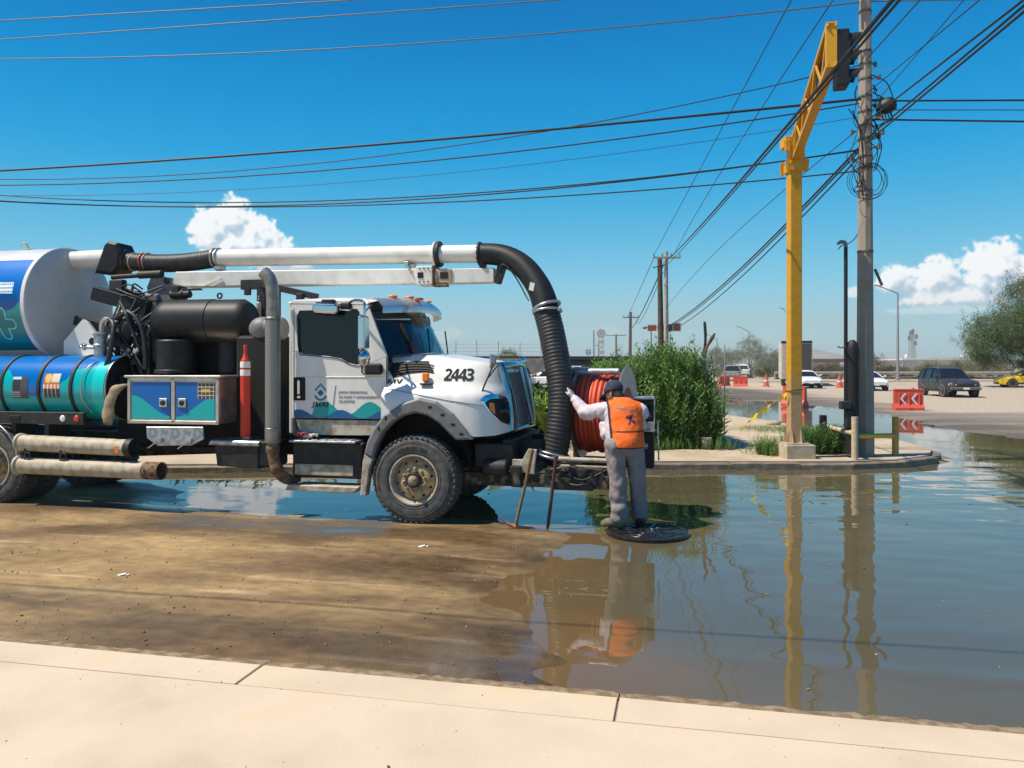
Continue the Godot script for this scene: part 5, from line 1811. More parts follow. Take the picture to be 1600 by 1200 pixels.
func build_truck_front(T: Node3D) -> void:
	var mb: MB
	# ---- bumper platform that carries the reel
	var pf := node("front_platform", T)
	mb = MB.new()
	mb.box(Vector3(1.45, 0.545, -0.35), Vector3(1.85, 0.16, 0.12), 0.01)
	mb.box(Vector3(1.45, 0.545, -2.0), Vector3(1.85, 0.16, 0.12), 0.01)
	mb.box(Vector3(2.33, 0.545, -1.2), Vector3(0.12, 0.16, 1.8), 0.01)
	mb.box(Vector3(1.25, 0.60, -1.2), Vector3(0.14, 0.26, 2.0), 0.02)
	part("platform_beam", mb, mats["muddy_iron"], pf)
	mb = MB.new()
	mb.box(Vector3(0.95, 0.83, -0.55), Vector3(0.5, 0.32, 0.5), 0.03)
	mb.box(Vector3(0.95, 0.75, -1.6), Vector3(0.6, 0.4, 0.9), 0.03)
	mb.box(Vector3(1.12, 0.98, -1.2), Vector3(0.16, 0.12, 1.7), 0.03)
	mb.cyl(Vector3(0.85, 0.70, -0.25), Vector3(1.15, 0.70, -0.25), 0.10, 16, 0.02)
	part("tow_bracket", mb, mats["dark_iron"], pf)
	mb = MB.new()
	mb.cyl(Vector3(1.75, 0.80, -0.42), Vector3(2.42, 0.79, -0.42), 0.030, 12)
	mb.cyl(Vector3(1.75, 0.72, -0.42), Vector3(2.42, 0.71, -0.42), 0.022, 12)
	part("guard_rail", mb, mats["cream_paint"], pf)
	mb = MB.new()
	mb.prism(pv([1.25, 0.66, 1.47, 0.62, 1.50, 0.92, 1.40, 0.93]), -0.32, -0.26, Transform3D(), 0.006)
	mb.box(Vector3(1.30, 0.72, -0.28), Vector3(0.20, 0.16, 0.03), 0.006)
	part("hose_tray", mb, mats["cream_paint"], pf)
	mb = MB.new()
	mb.box(Vector3(1.95, 0.66, -0.55), Vector3(0.7, 0.08, 0.5), 0.01)
	mb.box(Vector3(1.95, 0.50, -0.33), Vector3(0.5, 0.12, 0.1), 0.02)
	for k in 6: mb.cyl(Vector3(1.65 + k * 0.13, 0.64, -0.28), Vector3(1.65 + k * 0.13, 0.64, -0.24), 0.022, 8)
	part("valve_block", mb, mats["dark_iron"], pf)
	rng.seed = 5
	for k in 7:
		mb = MB.new()
		var a := Vector3(rng.randf_range(1.5, 1.9), rng.randf_range(0.62, 0.74), -0.33)
		var b := Vector3(rng.randf_range(1.85, 2.35), rng.randf_range(0.58, 0.72), -0.33)
		mb.tube(spline([a, (a + b) * 0.5 + Vector3(0, rng.randf_range(-0.16, 0.1), 0.08), b], 6), 0.012, 7)
		part("platform_hose", mb, mats[["hose_rubber", "hose_muddy"][k % 2]], pf)
	mb = MB.new()
	mb.tube([Vector3(1.66, 0.85, -1.05), Vector3(1.47, 2.15, -1.05)], 0.014, 8)
	mb.tube([Vector3(1.485, 2.02, -1.05), Vector3(1.465, 2.18, -1.05)], 0.032, 10)
	part("marker_rod", mb, mats["dark_iron"], pf)
	# ---- hose reel, turned a little towards the camera
	var rl := node("hose_reel", T, Vector3(2.24, 1.335, -1.22))
	rl.rotation.y = deg_to_rad(-9.0)
	rl.scale = Vector3.ONE * 1.01
	mt("hose_orange", lin(0.62, 0.085, 0.035), 0.5)
	mt("hose_orange_dark", lin(0.36, 0.05, 0.03), 0.55)
	for k in 9:
		mb = MB.new()
		mb.torus(Vector3(-0.255 + k * 0.058, 0, 0), Vector3.RIGHT, 0.475 + 0.012 * ((k * 5) % 3), 0.032, 44, 10)
		part("hose_winding", mb, mats["hose_orange" if k < 6 else "hose_orange_dark"], rl)
	mb = MB.new()
	mb.cyl(Vector3(-0.3, 0, 0), Vector3(0.3, 0, 0), 0.45, 32)
	part("reel_drum", mb, mats["hose_orange_dark"], rl)
	for x in [-0.31, 0.285]:
		mb = MB.new()
		mb.lathe([Vector2(0, 0), Vector2(0.30, 0.0), Vector2(0.33, 0.016), Vector2(0.57, 0.016), Vector2(0.592, 0.024), Vector2(0.60, 0.012), Vector2(0.592, 0.0), Vector2(0.57, 0.0), Vector2(0.57, -0.001), Vector2(0.0, -0.002)], Vector3(x, 0, 0), Vector3.RIGHT, 52, 30.0)
		part("reel_flange", mb, mats["galvanised"], rl)
	mb = MB.new()
	mb.cyl(Vector3(-0.36, 0, 0), Vector3(0.42, 0, 0), 0.06, 16)
	mb.cyl(Vector3(0.29, 0, 0), Vector3(0.36, 0, 0), 0.14, 18, 0.02)
	part("reel_axle", mb, mats["dark_iron"], rl)
	mb = MB.new()
	mb.cyl(Vector3(-0.36, 0.53, 0.30), Vector3(0.26, 0.53, 0.30), 0.042, 18, 0.008)
	part("guide_roller", mb, mats["galvanised"], rl)
	mb = MB.new()
	mb.box(Vector3(-0.37, 0.1, 0.16), Vector3(0.05, 0.95, 0.06), 0.008)
	mb.box(Vector3(-0.36, -0.32, 0), Vector3(0.06, 0.66, 0.3), 0.01)
	mb.box(Vector3(0.39, -0.32, 0), Vector3(0.06, 0.66, 0.3), 0.01)
	mb.box(Vector3(0, -0.64, 0), Vector3(0.85, 0.07, 0.5), 0.01)
	part("reel_stand", mb, mats["dark_iron"], rl)
	# ---- control box behind the worker
	var cb := node("control_box", T)
	mb = MB.new()
	mb.box(Vector3(2.68, 1.31, -1.10), Vector3(0.40, 0.42, 0.30), 0.02)
	mb.box(Vector3(2.70, 0.86, -1.15), Vector3(0.36, 0.46, 0.22), 0.02)
	part("box_body", mb, mats["dark_iron"], cb)
	mb = MB.new()
	mb.box(Vector3(2.68, 1.535, -1.02), Vector3(0.42, 0.035, 0.30), 0.008)
	for x in [2.47, 2.885]: mb.box(Vector3(x, 1.36, -0.94), Vector3(0.02, 0.34, 0.02), 0.005)
	mb.box(Vector3(2.78, 1.17, -0.943), Vector3(0.22, 0.13, 0.012), 0.004)
	part("box_frame", mb, mats["galvanised"], cb)
	mb = MB.new()
	mb.box(Vector3(2.68, 1.38, -0.945), Vector3(0.34, 0.20, 0.012), 0.01)
	part("display_panel", mb, mats["side_glass"], cb)
	mb = MB.new()
	mb.ball(Vector3(2.76, 0.92, -1.0), Vector3(0.05, 0.05, 0.05), 10)
	mb.tube([Vector3(2.93, 1.25, -0.95), Vector3(2.94, 0.75, -0.95)], 0.012, 6)
	part("control_knob", mb, mats["galvanised"], cb)
	build_stowed()

func truck_point(p: Vector3) -> Vector3:
	return Vector3(-1.226, 0, -9.39) + p.rotated(Vector3.UP, deg_to_rad(-12.3))

# things that are stowed on the truck or lean on it, but could be lifted off
func build_stowed() -> void:
	var mb := MB.new()
	var tn := deg_to_rad(-12.3)
	var d := thing("traffic_delineator", "red traffic delineator post with white bands stowed upright behind the cab", "delineator", truck_point(Vector3(-2.38, 1.01, -0.22)), tn)
	mb.lathe([Vector2(0, 0), Vector2(0.066, 0), Vector2(0.064, 0.6), Vector2(0.062, 0.98), Vector2(0.055, 1.01), Vector2(0.034, 1.04), Vector2(0.030, 1.08), Vector2(0.022, 1.09), Vector2(0.020, 1.14), Vector2(0.026, 1.16), Vector2(0.024, 1.20), Vector2(0, 1.21)], Vector3.ZERO, Vector3.UP, 22, 40.0)
	mt("red_plastic", lin(0.66, 0.045, 0.022), 0.45)
	part("post_tube", mb, mats["red_plastic"], d)
	for y in [[0.80, 0.88], [0.905, 0.985]]:
		mb = MB.new()
		mb.lathe([Vector2(0.0640, y[0]), Vector2(0.0665, y[0] + .003), Vector2(0.0655, y[1] - .003), Vector2(0.0625, y[1])], Vector3.ZERO, Vector3.UP, 22, 60.0)
		part("reflective_band", mb, mats["white_lens"], d)
	mb = MB.new()
	mb.box(Vector3(0, -0.025, -0.05), Vector3(0.24, 0.05, 0.3), 0.01)
	part("stowage_tray", mb, mats["dark_iron"], d)
	var q := thing("suction_tube", "upper cream suction tube with black cap stowed under the side rail", "suction tube", truck_point(Vector3(-5.68, 0.885, 0.0)), tn, "suction tubes stowed on the truck side")
	mb = MB.new()
	mb.tube([Vector3(0, 0, 0), Vector3(1.72, -0.035, 0)], 0.112, 24)
	mb.lathe([Vector2(0.112, 0), Vector2(0.132, 0.0), Vector2(0.132, 0.03), Vector2(0.112, 0.05)], Vector3.ZERO, Vector3.RIGHT, 24)
	part("tube_body", mb, mats["cream_paint"], q)
	mb = MB.new()
	mb.lathe([Vector2(0.114, 0), Vector2(0.124, 0.01), Vector2(0.124, 0.10), Vector2(0.10, 0.10), Vector2(0.09, 0.05), Vector2(0, 0.05)], Vector3(1.70, -0.035, 0), Vector3.RIGHT, 24)
	part("end_cap", mb, mats["dark_iron"], q)
	mb = MB.new()
	mb.box(Vector3(1.62, -0.05, 0.108), Vector3(0.06, 0.10, 0.01), 0.004)
	part("orange_tag", mb, mats["amber"], q)
	q = thing("suction_tube", "lower cream suction tube with notched steel nozzle stowed above the water", "suction tube", truck_point(Vector3(-5.68, 0.575, 0.02)), tn, "suction tubes stowed on the truck side")
	mb = MB.new()
	mb.tube([Vector3(0, 0, 0), Vector3(2.0, -0.015, 0)], 0.115, 24)
	mb.lathe([Vector2(0.115, 0), Vector2(0.14, 0.0), Vector2(0.14, 0.03), Vector2(0.115, 0.05)], Vector3.ZERO, Vector3.RIGHT, 24)
	part("tube_body", mb, mats["cream_paint"], q)
	mb = MB.new()
	mb.lathe([Vector2(0.118, 0), Vector2(0.118, 0.24), Vector2(0.10, 0.24), Vector2(0.10, 0.05)], Vector3(1.99, -0.015, 0), Vector3.RIGHT, 24)
	part("nozzle", mb, mats["rust"], q)
	for k in 5:
		mb = MB.new()
		var a := -0.9 + k * 0.5
		mb.lathe([Vector2(0, 0.002), Vector2(0.018, 0.002), Vector2(0.02, -0.003)], Vector3(2.06 + 0.10 * (k % 2), -0.015 + sin(a) * 0.117, cos(a) * 0.117), Vector3(0, sin(a), cos(a)), 10)
		part("nozzle_hole", mb, mats["black"], q)
	# canvas hose hanging over the front of the toolbox
	mb = MB.new()
	var P := PackedVector3Array()
	var path := spline([Vector3(-3.96, 1.66, -0.16), Vector3(-4.02, 1.69, -0.08), Vector3(-4.12, 1.66, 0.0), Vector3(-4.20, 1.52, 0.035), Vector3(-4.24, 1.34, 0.045), Vector3(-4.25, 1.17, 0.04)], 5)
	for i in path.size():
		for j in 9:
			var a := TAU * (j % 8) / 8
			P.append(path[i] + Vector3(cos(a) * 0.085 * (1.0 + 0.1 * sin(i * 0.7)), sin(a) * 0.02 * (1.0 if i > 8 else 0.6), sin(a) * 0.035 + 0.01 * sin(i * 1.1 + a)))
	mb.grid(P, path.size(), 9)
	var cv := part("canvas_hose", mb, mats["canvas"], self)
	cv.position = truck_point(Vector3.ZERO)
	cv.rotation.y = tn
	tag(cv, "beige canvas hose draped over the left end of the blue toolbox", "hose")
	# work gloves on the cab step
	var gl := thing("work_gloves", "pale crumpled work gloves left on the cab step", "gloves", truck_point(Vector3(-1.44, 1.01, -0.13)), tn)
	mt("glove_cloth", lin(0.62, 0.52, 0.46), 0.95)
	mt("glove_red", lin(0.32, 0.06, 0.08), 0.9)
	rng.seed = 33
	for k in 2:
		mb = MB.new()
		var o := Vector3(0.02 - k * 0.11, 0.035 + k * 0.02, 0.02 * k)
		mb.ball(o, Vector3(0.055, 0.03, 0.045), 10)
		for f in 5:
			var a := -0.7 + f * 0.42 + k
			mb.tube(spline([o, o + Vector3(cos(a) * 0.07, 0.02, sin(a) * 0.05), o + Vector3(cos(a) * 0.12, -0.005 + 0.03 * (f % 2), sin(a) * 0.07)], 4), [0.02, 0.018, 0.017, 0.016, 0.016, 0.015, 0.014, 0.012, 0.008], 8)
		mb.tube([o, o + Vector3(-0.08, 0.02, -0.02)], [0.035, 0.045], 10)
		part("glove", mb, mats["glove_cloth" if k == 0 else "glove_red"], gl)

# ---------------------------------------------------------------- the worker
# surface nets over bones: [from, to, radius, radius, flatten direction, flatten factor]
func flesh(bones: Array, cell: float, k: float, mb: MB, carve = null, paint = null, wr: FastNoiseLite = null, amp := 0.0, wscale := Vector3.ONE) -> void:
	var lo := Vector3.ONE * 1e9
	var hi := -lo
	for b in bones:
		var r := maxf(b[2], b[3]) + k + cell * 2
		lo = lo.min(b[0].min(b[1]) - Vector3.ONE * r)
		hi = hi.max(b[0].max(b[1]) + Vector3.ONE * r)
	var n := Vector3i(((hi - lo) / cell).ceil()) + Vector3i.ONE
	var F := PackedFloat32Array()
	F.resize(n.x * n.y * n.z)
	F.fill(1.0)
	var sx := n.y * n.z
	for b in bones:
		var A: Vector3 = b[0]
		var D: Vector3 = b[1] - A
		var dd := maxf(D.length_squared(), 1e-8)
		var r := maxf(b[2], b[3]) + k + cell * 2
		var i0 := Vector3i(((A.min(b[1]) - Vector3.ONE * r - lo) / cell).floor()).clamp(Vector3i.ZERO, n - Vector3i.ONE)
		var i1 := Vector3i(((A.max(b[1]) + Vector3.ONE * r - lo) / cell).ceil()).clamp(Vector3i.ZERO, n - Vector3i.ONE)
		var fl: bool = b.size() > 4
		for x in range(i0.x, i1.x + 1):
			for y in range(i0.y, i1.y + 1):
				for z in range(i0.z, i1.z + 1):
					var p := lo + Vector3(x, y, z) * cell - A
					var t := clampf(p.dot(D) / dd, 0, 1)
					var q := p - D * t
					if fl: q += b[4] * (q.dot(b[4]) * (b[5] - 1.0))
					var d := q.length() - lerpf(b[2], b[3], t)
					var at := x * sx + y * n.z + z
					var f := F[at]
					var h := maxf(k - absf(f - d), 0.0) / k
					F[at] = minf(f, d) - h * h * k * 0.25
	if carve != null or wr:
		for x in n.x:
			for y in n.y:
				for z in n.z:
					var at := x * sx + y * n.z + z
					if absf(F[at]) < 0.09:
						var p := lo + Vector3(x, y, z) * cell
						var f := F[at]
						if wr: f += wr.get_noise_3dv(p * wscale) * amp
						if carve != null: f = maxf(f, carve.call(p))
						F[at] = f
	var id := {}
	var offs := [0, sx, n.z, sx + n.z, 1, sx + 1, n.z + 1, sx + n.z + 1]
	var start := mb.v.size()
	for x in n.x - 1:
		for y in n.y - 1:
			for z in n.z - 1:
				var at := x * sx + y * n.z + z
				var m := 0
				for c in 8:
					if F[at + offs[c]] < 0: m |= 1 << c
				if m == 0 or m == 255: continue
				var s := Vector3.ZERO
				var cnt := 0
				for e in [[0, 1], [2, 3], [4, 5], [6, 7], [0, 2], [1, 3], [4, 6], [5, 7], [0, 4], [1, 5], [2, 6], [3, 7]]:
					if ((m >> e[0]) & 1) == ((m >> e[1]) & 1): continue
					var fa := F[at + offs[e[0]]]
					var fb := F[at + offs[e[1]]]
					var t := fa / (fa - fb)
					var ca := Vector3(e[0] & 1, (e[0] >> 1) & 1, e[0] >> 2)
					var cb := Vector3(e[1] & 1, (e[1] >> 1) & 1, e[1] >> 2)
					s += ca.lerp(cb, t); cnt += 1
				var p := lo + (Vector3(x, y, z) + s / cnt) * cell
				var x1 := clampi(x, 1, n.x - 3); var y1 := clampi(y, 1, n.y - 3); var z1 := clampi(z, 1, n.z - 3)
				var a1 := x1 * sx + y1 * n.z + z1
				var g := Vector3(F[a1 + 2 * sx] + F[a1 + sx] - F[a1] - F[a1 - sx], F[a1 + 2 * n.z] + F[a1 + n.z] - F[a1] - F[a1 - n.z], F[a1 + 2] + F[a1 + 1] - F[a1] - F[a1 - 1])
				id[at] = mb.add(p, g.normalized(), Vector2.ZERO, (paint.call(p)) if paint != null else null)
	for at in id:
		for ax in 3:
			var st: int = [sx, n.z, 1][ax]
			var u: int = [n.z, 1, sx][ax]
			var w: int = [1, sx, n.z][ax]
			if not id.has(at - u) or not id.has(at - w) or not id.has(at - u - w): continue
			var fa := F[at]
			var fb := F[at + st]
			if (fa < 0) == (fb < 0): continue
			mb._q(id[at], id[at - u], id[at - u - w], id[at - w])

func hand_bones(wrist: Vector3, dir: Vector3, palm: Vector3, thumb_side: Vector3, curl: float) -> Array:
	dir = dir.normalized()
	palm = (palm - dir * palm.dot(dir)).normalized()
	thumb_side = dir.cross(palm) * signf(dir.cross(palm).dot(thumb_side))
	var o := [[wrist - dir * 0.03, wrist + dir * 0.02, 0.031, 0.031]]
	for f in 4:
		var s := (1.5 - f) * 0.021
		var kn := wrist + dir * (0.092 - 0.006 * absf(f - 1.0)) + thumb_side * s
		o.append([wrist + dir * 0.02 + thumb_side * s * 0.7, kn, 0.017, 0.0125])
		var L: float = [0.042, 0.047, 0.044, 0.034][f]
		var d := dir
		var p := kn
		for j in 3:
			d = (d * cos(curl) + palm * sin(curl)).normalized()
			var q: Vector3 = p + d * L * [1.0, 0.72, 0.55][j]
			o.append([p, q, [0.0115, 0.0105, 0.0095][j], [0.0105, 0.0095, 0.008][j]])
			p = q
	var tp := wrist + dir * 0.03 + thumb_side * 0.026
	var d1 := (dir * 0.75 + thumb_side * 0.8 + palm * 0.35).normalized()
	o.append([tp, tp + d1 * 0.04, 0.016, 0.0125])
	o.append([tp + d1 * 0.04, tp + d1 * 0.04 + (dir * 0.85 + palm * 0.5).normalized() * 0.034, 0.0125, 0.0095])
	return o

func build_man() -> void:
	var M := thing("person", "person in orange vest and navy cap standing on the manhole cover, hand on hose", "person", Vector3(1.31, 0.045, -9.06))
	M.scale = Vector3(1.10, 1.075, 1.075)
	var skin := mt("skin", lin(0.36, 0.19, 0.12), 0.5)
	skin.subsurf_scatter_enabled = true
	skin.subsurf_scatter_strength = 0.1
	var shirt := worn("shirt cloth", lin(0.60, 0.53, 0.57), lin(0.68, 0.61, 0.64), 0.92, 0, 3.0, 0.3, 0.7, 0.05)
	var trousers := worn("trouser cloth", lin(0.235, 0.20, 0.205), lin(0.30, 0.255, 0.25), 0.92, 0, 2.0, 0.3, 0.7, 0.05)
	var lH := Vector3(-0.085, 0.90, -0.01)
	var rH := Vector3(0.115, 0.90, -0.03)
	var lK := Vector3(-0.055, 0.475, 0.01)
	var rK := Vector3(0.165, 0.47, -0.05)
	var lA := Vector3(-0.035, 0.085, 0.03)
	var rA := Vector3(0.195, 0.085, -0.10)
	var wst := Vector3(0.02, 1.00, -0.04)
	var cst := Vector3(0.02, 1.205, -0.16)
	var nck := Vector3(0.0, 1.325, -0.275)
	var hd := Vector3(-0.045, 1.435, -0.385)
	var lS := Vector3(-0.175, 1.262, -0.19)
	var rS := Vector3(0.205, 1.245, -0.21)
	var lE := Vector3(-0.375, 1.245, -0.305)
	var lW := Vector3(-0.500, 1.385, -0.425)
	var rE := Vector3(0.235, 1.08, -0.40)
	var rW := Vector3(0.10, 1.10, -0.60)
	var face := Vector3(-0.72, -0.36, -0.60).normalized()
	var up := (Vector3(-0.12, 0.9, -0.35) - face * Vector3(-0.12, 0.9, -0.35).dot(face)).normalized()
	var side := up.cross(face).normalized()
	var fore := Vector3(0, 0.45, 1).normalized()     # across the flat of the back
	# body: one continuous skin under the clothes
	var body := MB.new()
	var core := [[lH, lK, 0.082, 0.058], [lK, lA, 0.056, 0.04], [rH, rK, 0.082, 0.058], [rK, rA, 0.056, 0.04], [lA, lA + Vector3(-0.13, -0.05, -0.07), 0.038, 0.03], [rA, rA + Vector3(0.02, -0.05, -0.16), 0.038, 0.03],
		[Vector3(0.015, 0.93, -0.02), wst, 0.145, 0.135, fore, 1.2], [wst, cst, 0.135, 0.155, fore, 1.25], [lS, rS, 0.075, 0.075], [cst, nck, 0.12, 0.06], [nck, hd - up * 0.03, 0.056, 0.055],
		[lS, lE, 0.055, 0.042], [lE, lW, 0.042, 0.029], [rS, rE, 0.055, 0.042], [rE, rW, 0.042, 0.029]]
	flesh(core, 0.017, 0.05, body)
	var lh := hand_bones(lW, Vector3(-0.30, 0.86, -0.40), Vector3(-0.75, -0.1, -0.5), Vector3(-0.3, 0.2, 0.8), 0.22)
	var rh := hand_bones(rW, Vector3(-0.7, 0.1, -0.6), Vector3(-0.1, -0.9, -0.2), Vector3(-0.4, 0.5, 0.3), 0.5)
	flesh(rh, 0.005, 0.010, body)
	var hb := [[hd + up * 0.03, hd + up * 0.015 + face * 0.02, 0.085, 0.083, side, 1.12], [hd - up * 0.02 + face * 0.03, hd - up * 0.065 + face * 0.055, 0.062, 0.042], [hd - up * 0.055 - face * 0.02, hd - up * 0.10 - face * 0.01, 0.055, 0.05],
		[hd + up * 0.0 + face * 0.098, hd - up * 0.025 + face * 0.115, 0.010, 0.014], [hd - up * 0.052 + face * 0.092, hd - up * 0.056 + face * 0.096, 0.014, 0.012]]
	for s in [-1, 1]: hb.append([hd + side * 0.078 * s + up * 0.01 - face * 0.012, hd + side * 0.082 * s - up * 0.03, 0.017, 0.013, side, 1.8])
	flesh(hb, 0.007, 0.018, body)
	part("body", body, skin, M)
	for s in [-1, 1]:
		var e := MB.new()
		e.ball(hd + face * 0.088 + side * 0.031 * s + up * 0.006, Vector3.ONE * 0.011, 10)
		part("eye", e, mt("eye_white", lin(0.6, 0.58, 0.55), 0.2), M)
	var hair := MB.new()
	flesh([[hd + up * 0.03 - face * 0.012, hd - up * 0.045 - face * 0.045, 0.088, 0.068, side, 1.1]], 0.008, 0.02, hair, func(p): return (p - hd).dot(face) - 0.015)
	part("hair", hair, mt("dark_hair", lin(0.014, 0.011, 0.009), 0.7), M)
	# trousers with folds gathering over the boots
	var wr := noise(1.0, 3, 3)
	var tb := MB.new()
	var legs := [[Vector3(0.015, 0.92, -0.02), wst + Vector3(0, 0.0, 0), 0.155, 0.15, fore, 1.25], [lH + Vector3(-0.01, 0, 0), lK, 0.112, 0.086], [lK, lA + Vector3(-0.01, 0.0, -0.01), 0.090, 0.078], [rH + Vector3(0.005, 0, 0), rK, 0.112, 0.088], [rK, rA + Vector3(0, 0.0, -0.01), 0.09, 0.078],
		[lH + Vector3(-0.01, -0.02, 0.05), lH + Vector3(0.01, -0.09, 0.05), 0.08, 0.07], [rH + Vector3(-0.01, -0.02, 0.05), rH + Vector3(-0.02, -0.09, 0.05), 0.08, 0.07],
		[lA + Vector3(0, 0.10, 0), lA + Vector3(-0.01, 0.12, 0.01), 0.088, 0.086], [lA + Vector3(-0.01, 0.02, 0), lA + Vector3(0, 0.03, 0), 0.09, 0.088], [lK + Vector3(-0.01, -0.12, 0.0), lK + Vector3(0, -0.14, 0), 0.092, 0.09], [rA + Vector3(0, 0.06, 0), rA + Vector3(0, 0.08, 0.01), 0.09, 0.086]]
	flesh(legs, 0.0135, 0.028, tb, func(p): return maxf(0.055 - p.y, p.y - 0.975), null, wr, 0.017, Vector3(9.0, 7.0, 9.0))
	part("trousers", tb, trousers, M)
	# boots
	for s in 2:
		var a: Vector3 = lA if s == 0 else rA
		var toe: Vector3 = Vector3(-0.165, -0.055, -0.05) if s == 0 else Vector3(0.03, -0.055, -0.19)
		var b := MB.new()
		flesh([[a + Vector3(0, 0.06, 0), a + Vector3(0, -0.03, 0), 0.055, 0.055], [a + Vector3(0, -0.04, 0) - toe * 0.25, a + toe * 0.8, 0.046, 0.044], [a + toe * 0.7, a + toe, 0.046, 0.042]], 0.009, 0.03, b, func(p): return 0.0 - p.y + 0.004)
		part("boot", b, worn("boot leather" if s == 0 else "dark boot leather", lin(0.13, 0.115, 0.075) if s == 0 else lin(0.02, 0.02, 0.02), lin(0.20, 0.17, 0.11) if s == 0 else lin(0.04, 0.035, 0.03), 0.8, 0, 5.0), M)
	# shirt: torso and sleeves, hem hanging below the vest
	var sb := MB.new()
	var up_ := [[wst + Vector3(0, -0.07, 0.0), cst, 0.168, 0.172, fore, 1.22], [lS + Vector3(0.02, 0, 0), rS, 0.095, 0.095], [cst, nck, 0.15, 0.075], [lS, lE, 0.088, 0.074], [lE, lW + (lE - lW) * 0.08, 0.072, 0.052], [lE + Vector3(0.02, -0.03, 0.02), lE + Vector3(0.05, -0.035, 0.03), 0.07, 0.06], [lS + Vector3(0.01, -0.16, 0.02), lS + Vector3(0.02, -0.26, 0.05), 0.07, 0.075], [rS, rE, 0.088, 0.07], [rE, rW + (rE - rW) * 0.1, 0.068, 0.05]]
	flesh(up_, 0.0125, 0.035, sb, func(p): return 0.885 - p.y, null, wr, 0.020, Vector3(7.0, 6.0, 7.0))
	part("shirt", sb, shirt, M)
	var cuff := MB.new()
	cuff.torus(lW + (lE - lW) * 0.14, lE - lW, 0.049, 0.008, 18, 6)
	part("cuff", cuff, mt("cuff_edge", lin(0.08, 0.07, 0.10), 0.9), M)
	# vest: back panel in orange with dark piping, a grey band and a dark emblem
	var vb := MB.new()
	var vest := [[wst + Vector3(0.01, -0.075, 0.0), cst, 0.206, 0.212, fore, 1.20], [lS + Vector3(0.06, 0.0, 0), rS + Vector3(-0.04, 0, 0), 0.112, 0.112], [cst, nck + Vector3(0, 0.0, 0.02), 0.17, 0.075]]
	var orange := Color(0.94, 0.155, 0.018)
	var dark := Color(0.03, 0.02, 0.03)
	var print_ := func(p: Vector3) -> Color:
		var yy := p.y
		if p.x < -0.125 - (yy - 1.1) * 0.05 and p.z > -0.22: return dark if p.x > -0.150 - (yy - 1.1) * 0.05 else Color(0.62, 0.55, 0.59)
		if absf(yy - 1.045 - p.x * 0.02) < 0.008: return dark
		if yy < 0.879: return dark
		if absf(yy - 1.285 + p.x * 0.20) < 0.016 and p.z > -0.30 and fposmod(p.x * 38.0, 1.0) < 0.75 and p.x > -0.10 and p.x < 0.12: return Color(0.22, 0.16, 0.14)
		var e := Vector2(p.x - 0.075, yy - 1.175)
		if p.z > -0.2:
			var rr := e.length()
			if rr < 0.062 and (absf(e.x - e.y * 0.4) < 0.012 or absf(e.y + e.x * 0.5) < 0.011 or (Vector2(e.x + 0.005, e.y - 0.03).length() < 0.017) or absf(e.x + e.y * 0.9) < 0.010): return Color(0.07, 0.03, 0.06)
		return orange
	flesh(vest, 0.0085, 0.04, vb, func(p): return maxf(maxf(0.865 - p.y, 0.105 - (p - (lS + Vector3(-0.055, -0.02, 0.0))).length()), 0.105 - (p - (rS + Vector3(0.065, -0.02, 0.0))).length()), print_, wr, 0.014, Vector3(5.0, 6.0, 5.0))
	var vm := mt("vest cloth", Color.WHITE, 0.85)
	vm.vertex_color_use_as_albedo = true
	part("vest", vb, vm, M)
	# cap
	var navy := worn("navy cloth", lin(0.020, 0.030, 0.062), lin(0.035, 0.048, 0.085), 0.9, 0, 6.0)
	var cb := MB.new()
	var ct := hd + up * 0.045
	flesh([[ct, ct + up * 0.02 - face * 0.012, 0.112, 0.104, side, 1.04]], 0.008, 0.02, cb, func(p): return -(p - ct).dot(up) - 0.018)
	var brim := []
	for q in 15:
		var a := lerpf(-1.25, 1.25, q / 14.0)
		brim.append(Vector2(sin(a) * 0.092, cos(a) * 0.205))
	for q in 9:
		var a := lerpf(1.0, -1.0, q / 8.0)
		brim.append(Vector2(sin(a) * 0.07, cos(a) * 0.07))
	cb.prism(PackedVector2Array(brim), -0.004, 0.004, Transform3D(Basis(side, (face - up * 0.15).normalized(), side.cross((face - up * 0.15).normalized())), ct - up * 0.012))
	part("cap", cb, navy, M)
	# pale glove on the hose
	var gb := MB.new()
	var gl := []
	for b in lh: gl.append([b[0], b[1], b[2] + 0.003, b[3] + 0.003])
	gl.append([lW, lW + (lE - lW) * 0.14, 0.038, 0.044])
	flesh(gl, 0.005, 0.010, gb)
	part("glove", gb, worn("glove knit", lin(0.56, 0.52, 0.53), lin(0.46, 0.42, 0.42), 0.95, 0, 8.0), M)
	# the lid he stands on
	var mc := thing("manhole_cover", "black wet iron manhole cover lying in the puddle under the worker's feet", "manhole cover", Vector3(1.56, 0.012, -8.86), 0.4)
	var iron := worn("wet iron", lin(0.010, 0.010, 0.011), lin(0.025, 0.024, 0.023), 0.22, 0.0, 4.0, 0.35, 0.65, 0.05)
	var mb := MB.new()
	mb.lathe([Vector2(0.47, -0.03), Vector2(0.475, 0.0), Vector2(0.475, 0.024), Vector2(0.462, 0.032), Vector2(0.43, 0.032), Vector2(0.42, 0.022), Vector2(0.0, 0.020)], Vector3.ZERO, Vector3.UP, 60, 30.0)
	part("lid", mb, iron, mc)
	for r in [0.34, 0.24, 0.13]:
		mb = MB.new()
		mb.torus(Vector3(0, 0.021, 0), Vector3.UP, r, 0.011, 48, 6)
		part("ring_rib", mb, iron, mc)
	for k in 8:
		mb = MB.new()
		var a := TAU * k / 8
		mb.bar(Vector3(cos(a) * 0.10, 0.024, sin(a) * 0.10), Vector3(cos(a) * 0.43, 0.024, sin(a) * 0.43), 0.03, 0.016, 0.004)
		part("radial_rib", mb, iron, mc)
